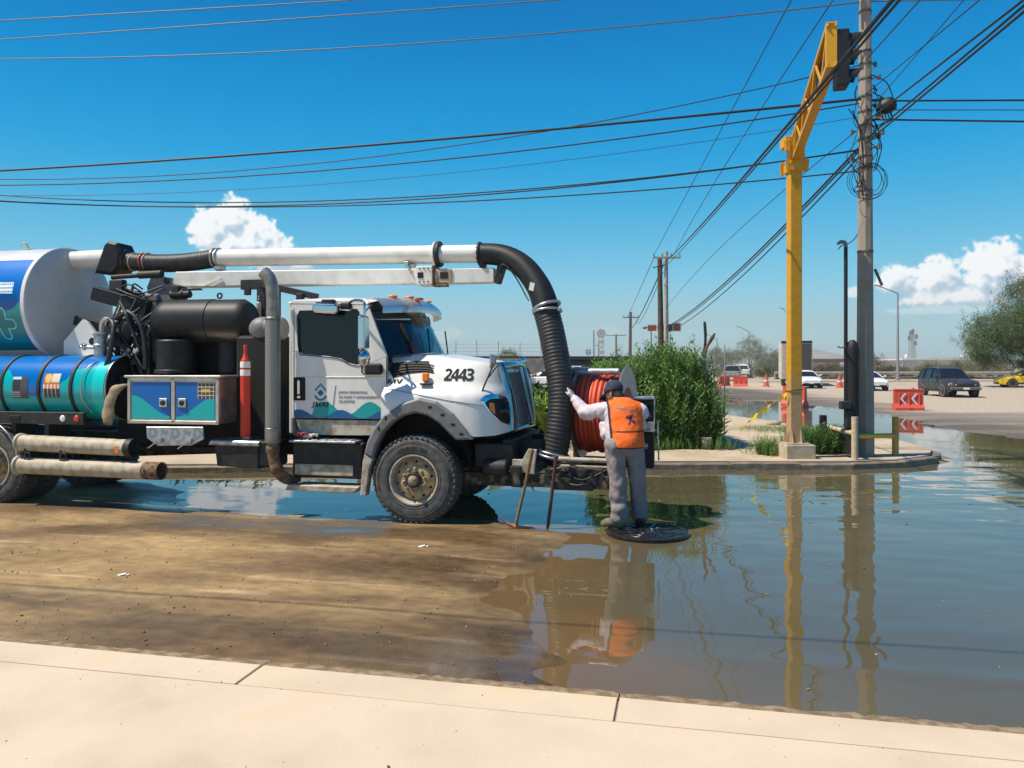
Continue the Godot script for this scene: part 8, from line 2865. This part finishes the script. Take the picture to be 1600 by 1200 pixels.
	var wh := thing("warehouse", "long low white warehouse behind the scrub left of the mesquite", "building", Vector3(64.5, 0.9, -118))
	mb = MB.new()
	mb.box(Vector3(0, 1.0, 0), Vector3(14.0, 2.0, 10), 0.03)
	part("wall", mb, worn("warehouse wall", lin(0.36, 0.36, 0.34), lin(0.46, 0.46, 0.43), 0.8, 0, 0.3), wh)
	mb = MB.new()
	mb.prism(pv([-7.4, 2.0, 7.4, 2.0, 7.4, 2.25, 4.6, 2.5, -7.4, 2.2]), -5.4, 5.4)
	part("roof", mb, mt("white_roof", lin(0.70, 0.70, 0.68), 0.6), wh)
	for k in 2:
		mb = MB.new()
		mb.ball(Vector3(-4.0 + k * 8.5, 2.55, 0), Vector3(0.3, 0.42, 0.3), 10)
		part("roof_vent", mb, mt("white_roof", lin(0.70, 0.70, 0.68), 0.6), wh)
	var tw := thing("lattice_tower", "thin lattice tower with antennas beyond the scrub", "tower", Vector3(78, 0.9, -150))
	mb = MB.new()
	var st := mt("tower steel", lin(0.16, 0.15, 0.15), 0.6, 0.3)
	for s in [[-1, -1], [1, -1], [1, 1], [-1, 1]]: mb.tube([Vector3(s[0] * 0.62, 0, s[1] * 0.62), Vector3(s[0] * 0.22, 7.6, s[1] * 0.22)], 0.06, 6)
	for k in 9:
		var y0 := k * 0.84
		var w0 := lerpf(0.62, 0.22, y0 / 7.6)
		var w1 := lerpf(0.62, 0.22, (y0 + 0.84) / 7.6)
		mb.tube([Vector3(-w0, y0, w0), Vector3(w1, y0 + 0.84, w1)], 0.04, 5)
		mb.tube([Vector3(w0, y0, w0), Vector3(-w1, y0 + 0.84, w1)], 0.04, 5)
	part("frame", mb, st, tw)
	for q in [[-0.7, 6.6], [0.7, 6.9], [0.0, 7.9], [-0.45, 7.6], [0.5, 5.6]]:
		mb = MB.new()
		mb.box(Vector3(q[0], q[1], 0.3), Vector3(0.5, 0.9, 0.25), 0.05)
		part("antenna", mb, st, tw)
	# dust hanging over the far end of the highway
	var fog := FogVolume.new()
	fog.name = "dust_haze"
	fog.shape = RenderingServer.FOG_VOLUME_SHAPE_BOX
	fog.size = Vector3(90, 11, 60)
	var fm := FogMaterial.new()
	fm.density = 0.006
	fm.albedo = Color(0.97, 0.93, 0.86)
	fog.material = fm
	add_child(fog)
	fog.position = Vector3(22, 5.0, -106)
	tag(fog, "", "", "", "stuff")
	# hills
	var xs := lines([-2600, 60, 3800])
	var hn := noise(0.0022, 5, 91)
	var P := PackedVector3Array()
	for x in xs:
		var ridge := 30.0 + hn.get_noise_1d(x) * 34.0 + hn.get_noise_1d(x * 4.0 + 500.0) * 9.0
		ridge *= clampf(0.35 + (x - 200.0) / 500.0, 0.25, 1.0)
		for k in 7:
			var q := k / 6.0
			P.append(Vector3(x, -2.0 + (maxf(ridge, 4.0) + 2.0) * sin(q * PI / 2) + hn.get_noise_2d(x * 5.0, k * 90.0) * 5.0 * sin(q * PI), -1700.0 - q * 260.0))
	mb = MB.new()
	mb.grid(P, xs.size(), 7)
	struct("hills", mb, worn("hill rock", lin(0.20, 0.17, 0.15), lin(0.28, 0.24, 0.20), 0.95, 0, 0.004, 0.3, 0.7, 0, true), "low hazy hills along the horizon")

# ---------------------------------------------------------------- vehicles: x forward, y up
func car(called: String, label: String, cat: String, at: Vector3, turn: float, kind: String, paint: Material, group := "") -> Node3D:
	var T := thing(called, label, cat, at, turn, group)
	var gl: Material = mt("car glass", lin(0.012, 0.015, 0.018), 0.06)
	var trim: Material = mt("car trim", lin(0.02, 0.02, 0.022), 0.6)
	var suv := kind == "suv"
	var L := 4.6 if suv else 4.65
	var wd := 0.92
	var axf := 1.42
	var axr := -1.32
	var R := 0.375 if suv else 0.325
	# lower body stations: x, bottom, belt height, half width, hood crown
	var st := [[2.30, 0.50, 0.78, 0.66], [2.24, 0.34, 0.86, 0.80], [2.0, 0.30, 0.96, 0.88], [1.5, 0.30, 1.03, 0.915], [1.0, 0.30, 1.08, 0.92], [0.4, 0.30, 1.12, 0.92], [-0.6, 0.30, 1.12, 0.92], [-1.4, 0.30, 1.12, 0.915], [-2.0, 0.32, 1.10, 0.89], [-2.22, 0.40, 1.06, 0.84], [-2.28, 0.55, 0.98, 0.74]]
	var roof := [[0.98, 1.08, 0.80], [0.25, 1.66, 0.66], [0.0, 1.715, 0.66], [-1.0, 1.735, 0.66], [-1.75, 1.71, 0.65], [-2.02, 1.60, 0.66], [-2.24, 1.08, 0.78]]
	if kind == "sedan" or kind == "coupe":
		st = [[2.33, 0.42, 0.62, 0.62], [2.27, 0.26, 0.70, 0.78], [2.0, 0.22, 0.79, 0.87], [1.5, 0.22, 0.87, 0.90], [0.9, 0.22, 0.93, 0.905], [0.2, 0.22, 0.95, 0.91], [-0.8, 0.22, 0.96, 0.91], [-1.5, 0.24, 0.98, 0.90], [-2.05, 0.28, 0.98, 0.86], [-2.25, 0.40, 0.94, 0.80], [-2.30, 0.52, 0.86, 0.72]]
		roof = [[1.05, 0.92, 0.76], [0.35, 1.30, 0.62], [0.05, 1.40, 0.60], [-0.5, 1.425, 0.59], [-1.0, 1.37, 0.60], [-1.5, 1.20, 0.64], [-2.05, 0.97, 0.72]]
	elif kind == "pickup":
		roof = [[0.98, 1.08, 0.80], [0.35, 1.68, 0.66], [0.1, 1.74, 0.66], [-0.2, 1.75, 0.66], [-0.45, 1.72, 0.66], [-0.55, 1.6, 0.68], [-0.65, 1.08, 0.78]]
	var mb := MB.new()
	var P := PackedVector3Array()
	var ring := 25
	for s in st:
		for j in ring:
			var q := j / (ring - 1.0) * 2.0 - 1.0         # -1 near bottom .. over the top .. 1 far bottom
			var aq := absf(q)
			var y: float
			var z: float
			if aq > 0.42:
				var k := (1.0 - aq) / 0.58
				y = lerpf(s[1], s[2] - 0.05, k)
				z = s[3] * (1.0 - 0.05 * pow(1.0 - sin(k * PI * 0.85 + 0.25), 2.0))
				# wheel openings
				for ax in [axf, axr]:
					var dx: float = s[0] - ax
				y = maxf(y, s[1])
			else:
				var k := aq / 0.42
				y = s[2] - 0.05 * pow(k, 4.0) + 0.02 * (1 - k * k)
				z = s[3] * (k if k < 0.9 else lerpf(0.90, 1.0, (k - 0.9) * 10.0)) * 0.99
			P.append(Vector3(s[0], y, z * signf(q) if q != 0 else 0.0))
	mb.grid(P, st.size(), ring)
	for e in [0, st.size() - 1]:
		for j in ring / 2:
			mb.quad(P[e * ring + j], P[e * ring + j + 1], P[e * ring + ring - 2 - j], P[e * ring + ring - 1 - j])
	mb.grid(PackedVector3Array([Vector3(2.25, st[1][1] + .02, -.75), Vector3(2.25, st[1][1] + .02, .75), Vector3(-2.25, st[1][1] + .02, -.75), Vector3(-2.25, st[1][1] + .02, .75)]), 2, 2)
	part("body", mb, paint, T)
	# glasshouse: dark glass loft with painted roof and pillars over it
	P = PackedVector3Array()
	for s in roof:
		var by := 0.93 if kind in ["sedan", "coupe"] else 1.07
		for j in 13:
			var q := j / 12.0 * 2.0 - 1.0
			var aq := absf(q)
			if aq > 0.5:
				var k := (1.0 - aq) * 2.0
				P.append(Vector3(s[0], lerpf(by, s[1] - 0.03, k), signf(q) * lerpf(0.82, s[2], k)))
			else:
				P.append(Vector3(s[0], s[1] + 0.0 - 0.03 * pow(aq * 2, 3.0), q * 2.0 * s[2]))
	mb = MB.new()
	mb.grid(P, roof.size(), 13)
	part("windows", mb, gl, T)
	mb = MB.new()
	var Q := PackedVector3Array()
	var r0 := 1
	var r1 := roof.size() - 2
	for i in range(r0, r1 + 1):
		for j in 9:
			var q := j / 8.0 * 2.0 - 1.0
			Q.append(Vector3(roof[i][0], roof[i][1] + 0.018 - 0.045 * pow(absf(q), 3.0), q * (roof[i][2] + 0.015)))
	mb.grid(Q, r1 - r0 + 1, 9)
	part("roof", mb, paint, T)
	for s in [-1, 1]:
		mb = MB.new()
		var by := 0.93 if kind in ["sedan", "coupe"] else 1.07
		var pr := [[roof[0], roof[1], 0.0, 0.0]]
		var zb: float = 0.83 * s
		mb.bar(Vector3(roof[0][0] + 0.02, by, zb), Vector3(roof[1][0], roof[1][1] - 0.01, (roof[1][2] + 0.01) * s), 0.05, 0.05, 0.01)
		var bx := -0.35 if kind != "coupe" else -0.6
		part("pillar", mb, paint, T)
		mb = MB.new()
		mb.bar(Vector3(bx, by, zb), Vector3(bx - 0.05, roof[3][1] - 0.02, (roof[3][2] + 0.015) * s), 0.05, 0.10, 0.01)
		part("pillar", mb, paint, T)
		if suv:
			mb = MB.new()
			mb.bar(Vector3(-1.45, by, zb), Vector3(-1.42, roof[3][1] - 0.03, (roof[3][2] + 0.012) * s), 0.05, 0.14, 0.01)
			part("pillar", mb, paint, T)
		mb = MB.new()
		mb.bar(Vector3(roof[-1][0] + 0.02, by, zb), Vector3(roof[-2][0], roof[-2][1] - 0.01, (roof[-2][2] + 0.01) * s), 0.05, 0.13 if suv else 0.09, 0.01)
		part("pillar", mb, paint, T)
		mb = MB.new()
		mb.box(Vector3(roof[0][0] - 0.12, by + 0.10, 1.0 * s), Vector3(0.12, 0.14, 0.22), 0.04)
		part("wing_mirror", mb, paint if not suv else trim, T)
		mb = MB.new()
		for x in [0.62, -0.42, -1.25]: mb.box(Vector3(x, (st[5][1] + st[5][2]) * 0.5 + 0.05, st[5][3] * s * 0.998), Vector3(0.012, 0.62, 0.012))
		mb.box(Vector3(0.05, st[5][1] + 0.12, st[5][3] * s * 0.985), Vector3(2.2, 0.12, 0.05), 0.02)
		part("side_trim", mb, trim, T)
		for ax in [axf, axr]:
			var w := node("wheel", T, Vector3(ax, R, 0.76 * s))
			mb = MB.new()
			mb.lathe([Vector2(R * 0.62, 0.16), Vector2(R * 0.72, 0.175), Vector2(R * 0.94, 0.165), Vector2(R, 0.13), Vector2(R, -0.06), Vector2(R * 0.9, -0.08)], Vector3.ZERO, Vector3(0, 0, s), 28, 50.0)
			part("tyre", mb, mats["rubber"], w)
			mb = MB.new()
			mb.lathe([Vector2(R * 0.64, 0.165), Vector2(R * 0.60, 0.12), Vector2(R * 0.2, 0.13), Vector2(0, 0.15)], Vector3.ZERO, Vector3(0, 0, s), 24, 30.0)
			part("rim", mb, mt("car rim", lin(0.38, 0.38, 0.38), 0.35, 0.6), w)
			for k in 5:
				mb = MB.new()
				var q := TAU * (k + 0.5) / 5
				mb.lathe([Vector2(0, 0.003), Vector2(R * 0.13, 0.003), Vector2(R * 0.14, -0.002)], Vector3(cos(q) * R * 0.42, sin(q) * R * 0.42, 0.126 * s), Vector3(0, 0, s), 10)
				part("rim_gap", mb, trim, w)
			mb = MB.new()
			mb.torus(Vector3(0, 0.01, 0.155 * s), Vector3(0, 0, s), R + 0.055, 0.035, 30, 6, -0.15, PI + 0.15)
			mb.lathe([Vector2(0, 0.150), Vector2(R + 0.05, 0.150)], Vector3(0, 0.01, 0), Vector3(0, 0, s), 30)
			part("wheel_arch", mb, trim, w)
	# front and rear fittings
	var fb: float = st[1][2]
	mb = MB.new()
	mb.box(Vector3(2.275, fb - 0.16, 0), Vector3(0.10, 0.20, 0.86), 0.04)
	mb.box(Vector3(2.26, st[1][1] + 0.12, 0), Vector3(0.12, 0.12, 1.2), 0.04)
	part("grille", mb, trim, T)
	if suv:
		mb = MB.new()
		mb.box(Vector3(2.32, 0.52, 0), Vector3(0.16, 0.16, 1.72), 0.05)
		part("bumper", mb, mt("bumper grey", lin(0.13, 0.135, 0.14), 0.5), T)
	for s in [-1, 1]:
		mb = MB.new()
		mb.box(Vector3(2.20, fb - 0.13, 0.62 * s), Vector3(0.16, 0.15, 0.34), 0.05, Basis(Vector3.UP, -0.35 * s))
		part("headlight", mb, mt("headlight glass", lin(0.62, 0.62, 0.60), 0.12, 0.3), T)
		mb = MB.new()
		mb.box(Vector3(-2.21, fb + 0.02, 0.66 * s), Vector3(0.14, 0.24, 0.22), 0.04)
		part("tail_light", mb, mats["red_lens"], T)
		if suv:
			mb = MB.new()
			mb.box(Vector3(2.10, fb - 0.12, 0.83 * s), Vector3(0.14, 0.13, 0.10), 0.03)
			part("turn_signal", mb, mats["amber"], T)
	mb = MB.new()
	mb.box(Vector3(2.335 if not suv else 2.41, st[1][1] + 0.18, 0), Vector3(0.02, 0.12, 0.34), 0.004)
	part("number_plate", mb, mats["white_lens"], T)
	return T

func build_cars() -> void:
	var dk := worn("dusty dark paint", lin(0.022, 0.030, 0.034), lin(0.075, 0.075, 0.07), 0.35, 0.1, 0.7, 0.35, 0.75)
	var wt := worn("white car paint", lin(0.68, 0.68, 0.66), lin(0.76, 0.76, 0.75), 0.3, 0, 1.0)
	var yl := mt("taxi yellow paint", lin(0.80, 0.50, 0.005), 0.28)
	var gy := worn("silver car paint", lin(0.30, 0.31, 0.31), lin(0.40, 0.40, 0.39), 0.35, 0.3, 1.0)
	# three quarter views on the highway
	car("dark_suv", "dusty dark grey off road car driving towards the camera on the right", "car", Vector3(26.5, ground_h(26.5, -46.8), -46.8), deg_to_rad(-96), "suv", dk)
	car("white_sedan", "white saloon half hidden behind the right edge of the utility pole", "car", Vector3(26.4, ground_h(26.4, -57.3), -57.3), deg_to_rad(-97), "sedan", wt)
	car("white_sedan", "white saloon behind the trailer, right of the yellow mast", "car", Vector3(23.9, ground_h(23.9, -62.8), -62.8), deg_to_rad(-98), "sedan", wt)
	car("yellow_coupe", "bright yellow sports car at the right edge below the mesquite", "car", Vector3(40.7, ground_h(40.7, -60.5), -60.5), deg_to_rad(163), "coupe", yl)
	car("dark_suv", "dark car just cut by the right edge of the picture", "car", Vector3(30.3, ground_h(30.3, -42.0), -42.0), deg_to_rad(-96), "suv", dk)
	car("grey_suv", "grey off road car far off behind the red barriers right of the thicket", "car", Vector3(24.6, ground_h(24.6, -86), -86), deg_to_rad(75), "suv", gy)
	car("white_pickup", "small white car behind the far grey off road car", "car", Vector3(29.6, ground_h(29.6, -99), -99), deg_to_rad(75), "pickup", wt)
	car("dark_pickup", "dark pickup farthest off beside the distant lamp post", "car", Vector3(31.5, ground_h(31.5, -104), -104), deg_to_rad(70), "pickup", dk)
	car("parked_car", "white car parked before the low building left of the reel", "car", Vector3(5.6, 0.25, -62), deg_to_rad(-28), "suv", wt, "cars parked by the low building")
	car("parked_car", "pale saloon parked just left of the round reel flange", "car", Vector3(8.0, 0.25, -66), deg_to_rad(-20), "sedan", gy, "cars parked by the low building")
	car("parked_car", "white car seen between the bonnet mirror and the suction hose", "car", Vector3(2.7, 0.25, -60), deg_to_rad(160), "sedan", wt, "cars parked by the low building")
	car("parked_car", "dark car at the left end of the parked row beside the grille", "car", Vector3(-0.9, 0.25, -60), deg_to_rad(170), "suv", dk, "cars parked by the low building")
	# box trailer standing behind the yellow mast
	var T := thing("box_trailer", "tall box trailer seen from behind, half hidden by the yellow column", "trailer", Vector3(24.9, ground_h(24.9, -67), -67.5), deg_to_rad(-18))
	var mb := MB.new()
	mb.box(Vector3(0, 2.25, -3.0), Vector3(2.56, 3.35, 9.0), 0.06)
	part("box", mb, worn("trailer white", lin(0.55, 0.53, 0.49), lin(0.64, 0.62, 0.58), 0.6, 0, 0.6), T)
	for s in 2:
		mb = MB.new()
		mb.box(Vector3(-0.60 if s == 0 else 0.62, 2.15, 1.53), Vector3(1.14, 2.95, 0.06), 0.02)
		part("rear_door", mb, worn("dusty beige door", lin(0.36, 0.30, 0.22), lin(0.46, 0.39, 0.30), 0.8, 0, 0.7) if s == 0 else mt("dark door", lin(0.055, 0.05, 0.05), 0.7), T)
	mb = MB.new()
	mb.box(Vector3(0.0, 3.8, 1.55), Vector3(2.5, 0.22, 0.06), 0.02)
	mb.box(Vector3(0.0, 0.55, 1.2), Vector3(2.3, 0.14, 0.5), 0.02)
	part("rear_frame", mb, mats["car trim"], T)
	for s in [-1, 1]:
		for z in [0.0, -1.2]:
			mb = MB.new()
			mb.lathe([Vector2(0.25, 0.18), Vector2(0.46, 0.16), Vector2(0.5, 0.12), Vector2(0.5, -0.12), Vector2(0.3, -0.14)], Vector3(1.02 * s, 0.5, z), Vector3(s, 0, 0), 24)
			mb.lathe([Vector2(0.25, 0.17), Vector2(0.2, 0.08), Vector2(0, 0.1)], Vector3(1.02 * s, 0.5, z), Vector3(s, 0, 0), 24)
			part("wheel", mb, mats["rubber"], T)

# ---------------------------------------------------------------- road barriers, cones, litter
func barrier(label: String, at: Vector3, turn: float, chevrons: bool) -> void:
	var T := thing("road_barrier", label, "barrier", at, turn, "plastic road barriers on the highway")
	var red := worn("barrier red plastic", lin(0.70, 0.085, 0.045), lin(0.62, 0.10, 0.065), 0.5, 0, 1.2)
	var mb := MB.new()
	mb.prism(pv([-0.24, 0.0, 0.24, 0.0, 0.24, 0.16, 0.11, 0.34, 0.085, 0.92, 0.06, 0.96, -0.06, 0.96, -0.085, 0.92, -0.11, 0.34, -0.24, 0.16]), -0.60, 0.60, Transform3D(Basis(Vector3(0, 0, -1), Vector3.UP, Vector3(1, 0, 0)), Vector3.ZERO), 0.02)
	for x in [-0.42, 0.0, 0.42]: mb.box(Vector3(x, 0.50, 0.125), Vector3(0.05, 0.6, 0.06), 0.02, Basis(Vector3.RIGHT, -0.06))
	part("shell", mb, red, T)
	mb = MB.new()
	mb.box(Vector3(0, 0.94, 0), Vector3(1.24, 0.08, 0.20), 0.03)
	mb.box(Vector3(0, 0.14, 0.235), Vector3(0.22, 0.10, 0.04), 0.02)
	mb.cyl(Vector3(0.2, 0.95, 0), Vector3(0.2, 1.03, 0), 0.06, 12)
	part("top_rib", mb, red, T)
	if chevrons:
		for k in 2:
			mb = MB.new()
			var x := -0.22 + 0.46 * k
			mb.prism(pv([x - 0.17, 0.56, x + 0.03, 0.80, x + 0.11, 0.80, x - 0.08, 0.56, x + 0.11, 0.30, x + 0.03, 0.30]), 0.0, 0.012, Transform3D(Basis(Vector3.RIGHT, -0.06), Vector3(0, 0.0, 0.165)))
			part("chevron", mb, mt("chevron white", lin(0.74, 0.72, 0.70), 0.5), T)

func build_small() -> void:
	barrier("red barrier with white chevrons at the water edge right of the pole", Vector3(17.2, -0.01, -33.4), deg_to_rad(-6), true)
	barrier("orange barrier hidden behind the foot of the yellow column", Vector3(13.45, 0.02, -36.6), deg_to_rad(-55), false)
	barrier("left one of the two faded barriers beside the far grey car", Vector3(18.9, 0.12, -68.5), deg_to_rad(30), false)
	barrier("right one of the two faded barriers beside the far grey car", Vector3(19.9, 0.12, -67.0), deg_to_rad(-12), false)
	var om := mt("cone orange", lin(0.62, 0.14, 0.08), 0.55)
	var spots := [[Vector3(23.6, 0, -66.5), "orange delineator drum seen left of the trailer"], [Vector3(26.6, 0, -62.5), "orange delineator drum between the mast and the utility pole"], [Vector3(27.9, 0, -64.5), "orange delineator drum nearest the left side of the utility pole"]]
	var first: Node3D = null
	for s in spots:
		var p: Vector3 = s[0]
		if s[1].contains("left of the trailer"): p = Vector3(21.8, 0, -66.0)
		p.y = ground_h(p.x, p.z)
		if first == null:
			first = thing("traffic_drum", s[1], "traffic drum", p, 0.0, "orange drums on the highway")
			var mb := MB.new()
			mb.lathe([Vector2(0, 0), Vector2(0.34, 0), Vector2(0.34, 0.06), Vector2(0.24, 0.08), Vector2(0.22, 0.35), Vector2(0.18, 0.36), Vector2(0.16, 0.72), Vector2(0.12, 0.74), Vector2(0.10, 0.98), Vector2(0, 1.0)], Vector3.ZERO, Vector3.UP, 18)
			part("drum", mb, om, first)
			mb = MB.new()
			mb.lathe([Vector2(0.185, 0.44), Vector2(0.183, 0.44), Vector2(0.172, 0.58), Vector2(0.165, 0.58)], Vector3.ZERO, Vector3.UP, 18)
			part("band", mb, mt("chevron white", lin(0.74, 0.72, 0.70), 0.5), first)
		else:
			dup(first, p, 0.7, s[1])
	# litter and clods lying on the mud
	rng.seed = 61
	var mud := worn("mud clod", lin(0.10, 0.07, 0.04), lin(0.17, 0.12, 0.07), 0.9, 0, 6.0)
	var xf := []
	var cols := PackedColorArray()
	var clod := MB.new()
	clod.ball(Vector3.ZERO, Vector3(1, 0.6, 0.8), 6)
	for i in 4200:
		var x := rng.randf_range(-9.0, 0.6)
		var z := near_kerb_z(x) - 0.1 - rng.randf() * 6.0
		if poly_dist(shore_poly, Vector2(x, z)) < 0.15: continue
		var s := 0.002 + 0.011 * pow(rng.randf(), 6.0)
		xf.append(Transform3D(Basis(Vector3.UP, rng.randf() * TAU).scaled(Vector3.ONE * s), Vector3(x, road_h(x, z) + s * 0.3, z)))
		cols.append(Color(0.11, 0.08, 0.05).lerp(Color(0.40, 0.33, 0.24), pow(rng.randf(), 2.0)))
	var cm := mt("grit", Color.WHITE, 0.9)
	cm.vertex_color_use_as_albedo = true
	tag(scatter("road_grit", self, clod.done(), xf, cols, cm), "grit and small clods scattered on the muddy street", "grit", "", "stuff")
	for q in [[-3.55, -7.0, "pale scrap of litter on the mud in the middle of the road"], [-0.95, -8.1, "small white scrap of litter just in front of the front wheel"]]:
		var mb := MB.new()
		mb.box(Vector3(0, 0.008, 0), Vector3(0.07, 0.006, 0.035), 0.002, Basis.from_euler(Vector3(0.1, 0.4, 0.15)))
		mb.box(Vector3(0.06, 0.010, 0.01), Vector3(0.03, 0.005, 0.02), 0.001, Basis.from_euler(Vector3(-0.1, 1.0, 0.2)))
		var o := tag(part("litter", mb, mats["white_lens"], self), q[2], "litter")
		o.position = Vector3(q[0], road_h(q[0], q[1]), q[1])
	# dry leaves and pebbles on the near pavement
	for q in [[0.42, -3.30, "small dark pebble on the near pavement right of its joint"], [-0.55, -3.42, "dark bit of grit on the near pavement below the centre"], [-2.35, -2.82, "dark pebble in the bottom left corner of the pavement"]]:
		var mb := MB.new()
		mb.ball(Vector3(0, 0.006, 0), Vector3(0.008, 0.005, 0.006), 8)
		var o := tag(part("pebble", mb, mud, self), q[2], "pebble")
		o.position = Vector3(q[0], 0.147, q[1])
	# dirt specks on the pavement and scraps afloat on the water
	xf = []
	cols = PackedColorArray()
	for i in 420:
		var x := rng.randf_range(-4.5, 4.0)
		var z := near_kerb_z(x) + 0.06 + pow(rng.randf(), 1.6) * 2.2
		var s := 0.0012 + 0.0045 * pow(rng.randf(), 5.0)
		xf.append(Transform3D(Basis(Vector3.UP, rng.randf() * TAU).scaled(Vector3(s, s * 0.6, s)), Vector3(x, 0.1475, z)))
		cols.append(Color(0.14, 0.10, 0.07).lerp(Color(0.34, 0.27, 0.19), rng.randf()))
	tag(scatter("pavement_grit", self, clod.done(), xf, cols, cm), "dirt specks scattered on the near pavement", "grit", "", "stuff")
	xf = []
	cols = PackedColorArray()
	var scrap := MB.new()
	scrap.prism(pv([-1, -0.3, -0.2, -0.6, 0.8, -0.35, 1.0, 0.2, 0.1, 0.55, -0.8, 0.3]), 0.0, 0.12, Transform3D(Basis(Vector3.RIGHT, Vector3.BACK, Vector3.UP), Vector3.ZERO))
	for i in 130:
		var x := 0.0
		var z := 0.0
		if i < 45: x = 4.3 + rng.randfn() * 0.9; z = -11.6 + rng.randfn() * 0.7
		elif i < 80: x = rng.randf_range(2.0, 8.0); z = -14.1 + rng.randf() * 0.5
		else: x = rng.randf_range(0.9, 9.0); z = rng.randf_range(-13.5, -4.5) + 0.25 * x * 0.2
		if poly_dist(shore_poly, Vector2(x, z)) > -0.3 or z > near_kerb_z(x) - 0.3: continue
		var s := rng.randf_range(0.008, 0.026)
		xf.append(Transform3D(Basis(Vector3.UP, rng.randf() * TAU).scaled(Vector3(s, 0.03, s)), Vector3(x, 0.003, z)))
		cols.append([Color(0.20, 0.22, 0.06), Color(0.30, 0.27, 0.18), Color(0.10, 0.08, 0.05)][i % 3])
	tag(scatter("floating_debris", self, scrap.done(), xf, cols, cm), "leaves and scraps floating on the flood water", "debris", "", "stuff")
